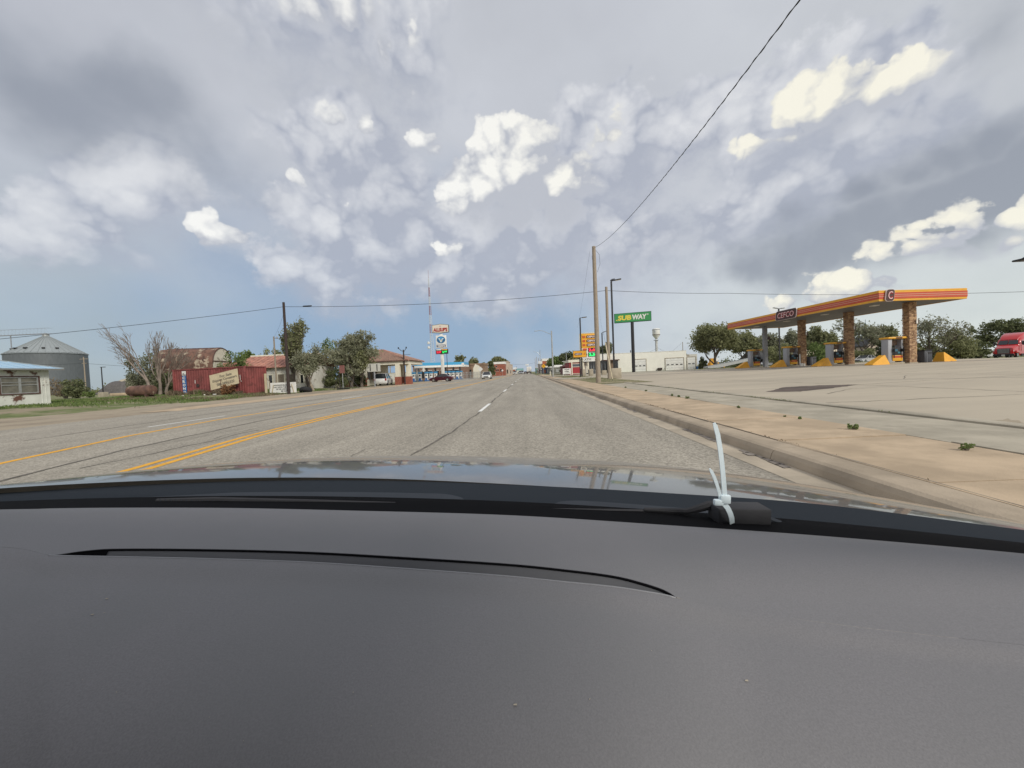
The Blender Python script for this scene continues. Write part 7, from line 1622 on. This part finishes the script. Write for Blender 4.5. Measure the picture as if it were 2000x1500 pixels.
def bonnet():
    cc = list(range(-520, 2440, 7)); rows = []; K = 64; cols_ = []
    for x in cc:
        kA = (HOODR(x)-726)/FPX; kB = min((CREST(x)-726)/FPX, kA-.006); s0 = .045+.25*max(0, kB-.22); DA = hoodD(x); hA = DA*kA; DB = (hA-DA*(kB+s0)/2)/((kB-s0)/2) if kB > s0+.02 else DA*1.1
        DB = min(max(DB, DA*1.03), 1.9); col = []
        u = (x-VX)/FPX
        for k in range(K):
            t = (k/(K-1))*1.5; D = DA+(DB-DA)*t; s1 = kB; dz = (DB-DA)*(s0*t+(s1-s0)*t*t/2); h = hA+dz
            if t > 1: h += (D-DB)*.35*(t-1)**1.0
            # columns start on the image column and run straight ahead beyond
            X = u*DA+(u*DB-u*DA)*min(t, 1.0)*1.0+(0 if t <= 1 else (u*(D-DB))*.6); col.append(Vector((X, D, EYE-h)))
        col.append(col[-1]+Vector((0, .03, -.25))); cols_.append(col)
    rows = [[c[k] for c in cols_] for k in range(K+1)]
    MB().grid(rows).build('bonnet', M['bonnet'], own, smooth='all')
bonnet()
def strap(name, pts, w, th, parent=None, taper=None):
    """flat strap seen face-on along car-space points"""
    b = MB(); n = len(pts); rows = []
    for i, p in enumerate(pts):
        t = (pts[min(i+1, n-1)]-pts[max(i-1, 0)]).normalized(); s = t.cross(Vector((0, 1, 0))).normalized(); f = s.cross(t); ww = w*(1 if not taper else (1-(1-taper)*max(0, (i/(n-1)-.8)/.2)))
        rows.append([p+s*ww/2+f*th/2, p-s*ww/2+f*th/2, p-s*ww/2-f*th/2, p+s*ww/2-f*th/2, p+s*ww/2+f*th/2])
    b.grid(rows); b.poly(rows[0][:4]); b.poly(rows[-1][:4][::-1]); return b.build(name, M['zip'], parent, smooth=True)
def wipers():
    L = MB().tube([PC(308, 979, .545), PC(420, 976, .545), PC(620, 981, .545), PC(772, 986, .545)], .0042, 8).build('wiper_blade', M['wiper'], own, smooth=True)
    b = MB()
    for i in range(44): x = 312+i*10.3; b.tube([PC(x, 974.2+(x-312)*.024, .541), PC(x+3, 981+(x-312)*.021, .540)], .0005, 4)
    b.build('blade_ribbing', M['cowl'], L, kind='stuff')
    MB().tube([PC(772, 989, .54), PC(1000, 994, .535), PC(1262, 998, .53)], [.0025, .0022, .0022], 6).build('wiper_arm', M['wiper'], own, smooth=True)
    MB().tube([PC(1258, 995, .53), PC(1340, 999, .52), PC(1362, 994, .515), PC(1384, 987, .51), PC(1400, 986, .51)], [.0028, .0042, .005, .006, .006], 8).build('wiper_arm', M['wiper'], own, smooth=True)
    # pivot cover, a rounded box round the arm root
    Dk = .50; a, c = PC(1392, 1001, Dk), PC(1494, 1003, Dk); ctr = (a+c)/2
    MB().bevbox(ctr, ((c-a).length, .030, .021), .003).build('pivot_cover', M['wiper'], own, smooth=True)
    MB().tube([PC(1490, 1011, .505), PC(1520, 1020, .505), PC(1543, 1028, .51)], [.005, .0035, .0012], 6).build('blade_tip', M['cowl'], own, smooth=True)
wipers()
def zips():
    for nm, lab, tail, head, wd, tl in (('cable_tie', 'long milky white cable tie strapped round the right wiper pivot, tail pointing up', [(1416, 972), (1414, 948), (1411, 915), (1407, 880), (1402, 850), (1397, 832), (1394.5, 826)], (1416, 975, 20, 17), 8.6, .55),
                                       ('cable_tie', 'short milky cable tie beside the long one on the wiper pivot', [(1408, 978), (1405, 962), (1400, 946), (1395, 932), (1390, 922), (1386, 915)], (1403, 981, 18, 12), 6.0, .45)):
        Dz = .478; t = link(nm, None); t.matrix_world = own.matrix_world.copy(); t['label'] = lab; t['category'] = 'cable tie'; t['group'] = 'cable ties on the wiper'
        base = own.matrix_world; pts = [PC(x, y, Dz) for x, y in tail]; px = Dz/FPX
        s = strap('tail', pts, wd*px, .0013, t, tl); hx, hy, hw, hh = head; MB().bevbox(PC(hx, hy, Dz), (hw*px, .006, hh*px), .0018).build('tie_head', M['zip'], t, smooth=True)
        if nm == 'cable_tie' and tl > .5:
            strap('loop', [PC(1415, 985, Dz), PC(1421, 992, Dz-.002), PC(1426, 1002, Dz-.002), PC(1429, 1012, Dz-.001), PC(1430, 1022, Dz+.004)], 9.5*px, .0013, t)
zips()
def shell():
    dk = mat('grey_headliner', (.34, .33, .32), .9); bk = mat('dark_trim', (.03, .03, .032), .7)
    # windscreen: curved pane raked back over the dashboard, with two flecks of dirt on it
    cc = list(range(-420, 2440, 60)); rows = []
    for k in range(9):
        g = k/8; row = []
        for x in cc:
            p = PZ(x, EDGE(x)-1.0, H0+.004)+Vector((0, .012, 0)); top = Vector((p.x*.78-.02, p.y*.25-.22, 1.56)); q = p.lerp(top, g)+Vector((0, .04, .04))*math.sin(g*math.pi); row.append(q)
        rows.append(row)
    m = bpy.data.materials.new('windscreen_glass'); m.use_nodes = True; T = NT(m.node_tree); T.n.clear(); tr = T.n.new('ShaderNodeBsdfTransparent'); tr.inputs[0].default_value = (.965, .975, .97, 1); gl = T.n.new('ShaderNodeBsdfGlossy'); gl.inputs['Roughness'].default_value = .02
    mx = T.n.new('ShaderNodeMixShader'); mx.inputs[0].default_value = .012; T.l.new(tr.outputs[0], mx.inputs[1]); T.l.new(gl.outputs[0], mx.inputs[2]); o = T.n.new('ShaderNodeOutputMaterial'); T.l.new(mx.outputs[0], o.inputs[0])
    ws = MB().grid(rows).build('windscreen', m, own, smooth='all')
    hdr = rows[-1]
    MB().tube([hdr[0], *hdr[4:-4:8], hdr[-1]], .03, 6).build('windscreen_header', dk, own, smooth='all')
    x0, x1 = min(p.x for p in hdr), max(p.x for p in hdr)
    bx('roof_lining', ((x0+x1)/2, -1.05, 1.60), (x1-x0+.1, 1.7, .05), dk, own); bx('rear_light_block', ((x0+x1)/2, -1.9, 1.1), (x1-x0+.2, .05, 1.0), bk, own)  # rear panel is an unseen addition that blocks light from behind
    for a, c, s in ((rows[0][0], rows[-1][0], -1), (rows[0][-1], rows[-1][-1], 1)): MB().tube([a+Vector((s*.04, 0, 0)), c+Vector((s*.04, 0, .0))], .035, 6).build('windscreen_pillar', bk, own, smooth='all')
    for sx in (x0-.06, x1+.06):
        bx('door_trim', (sx, -.75, .72), (.08, 2.3, .62), bk, own, bev=.03); bx('door_pillar', (sx, -.95, 1.3), (.06, .14, .6), bk, own)
    for sx in (-.42, .25): bx('seat_back', (sx, -.75, .95), (.5, .16, .8), bk, own, bev=.06); bx('seat_cushion', (sx, -.45, .52), (.5, .55, .16), bk, own, bev=.06)
shell()
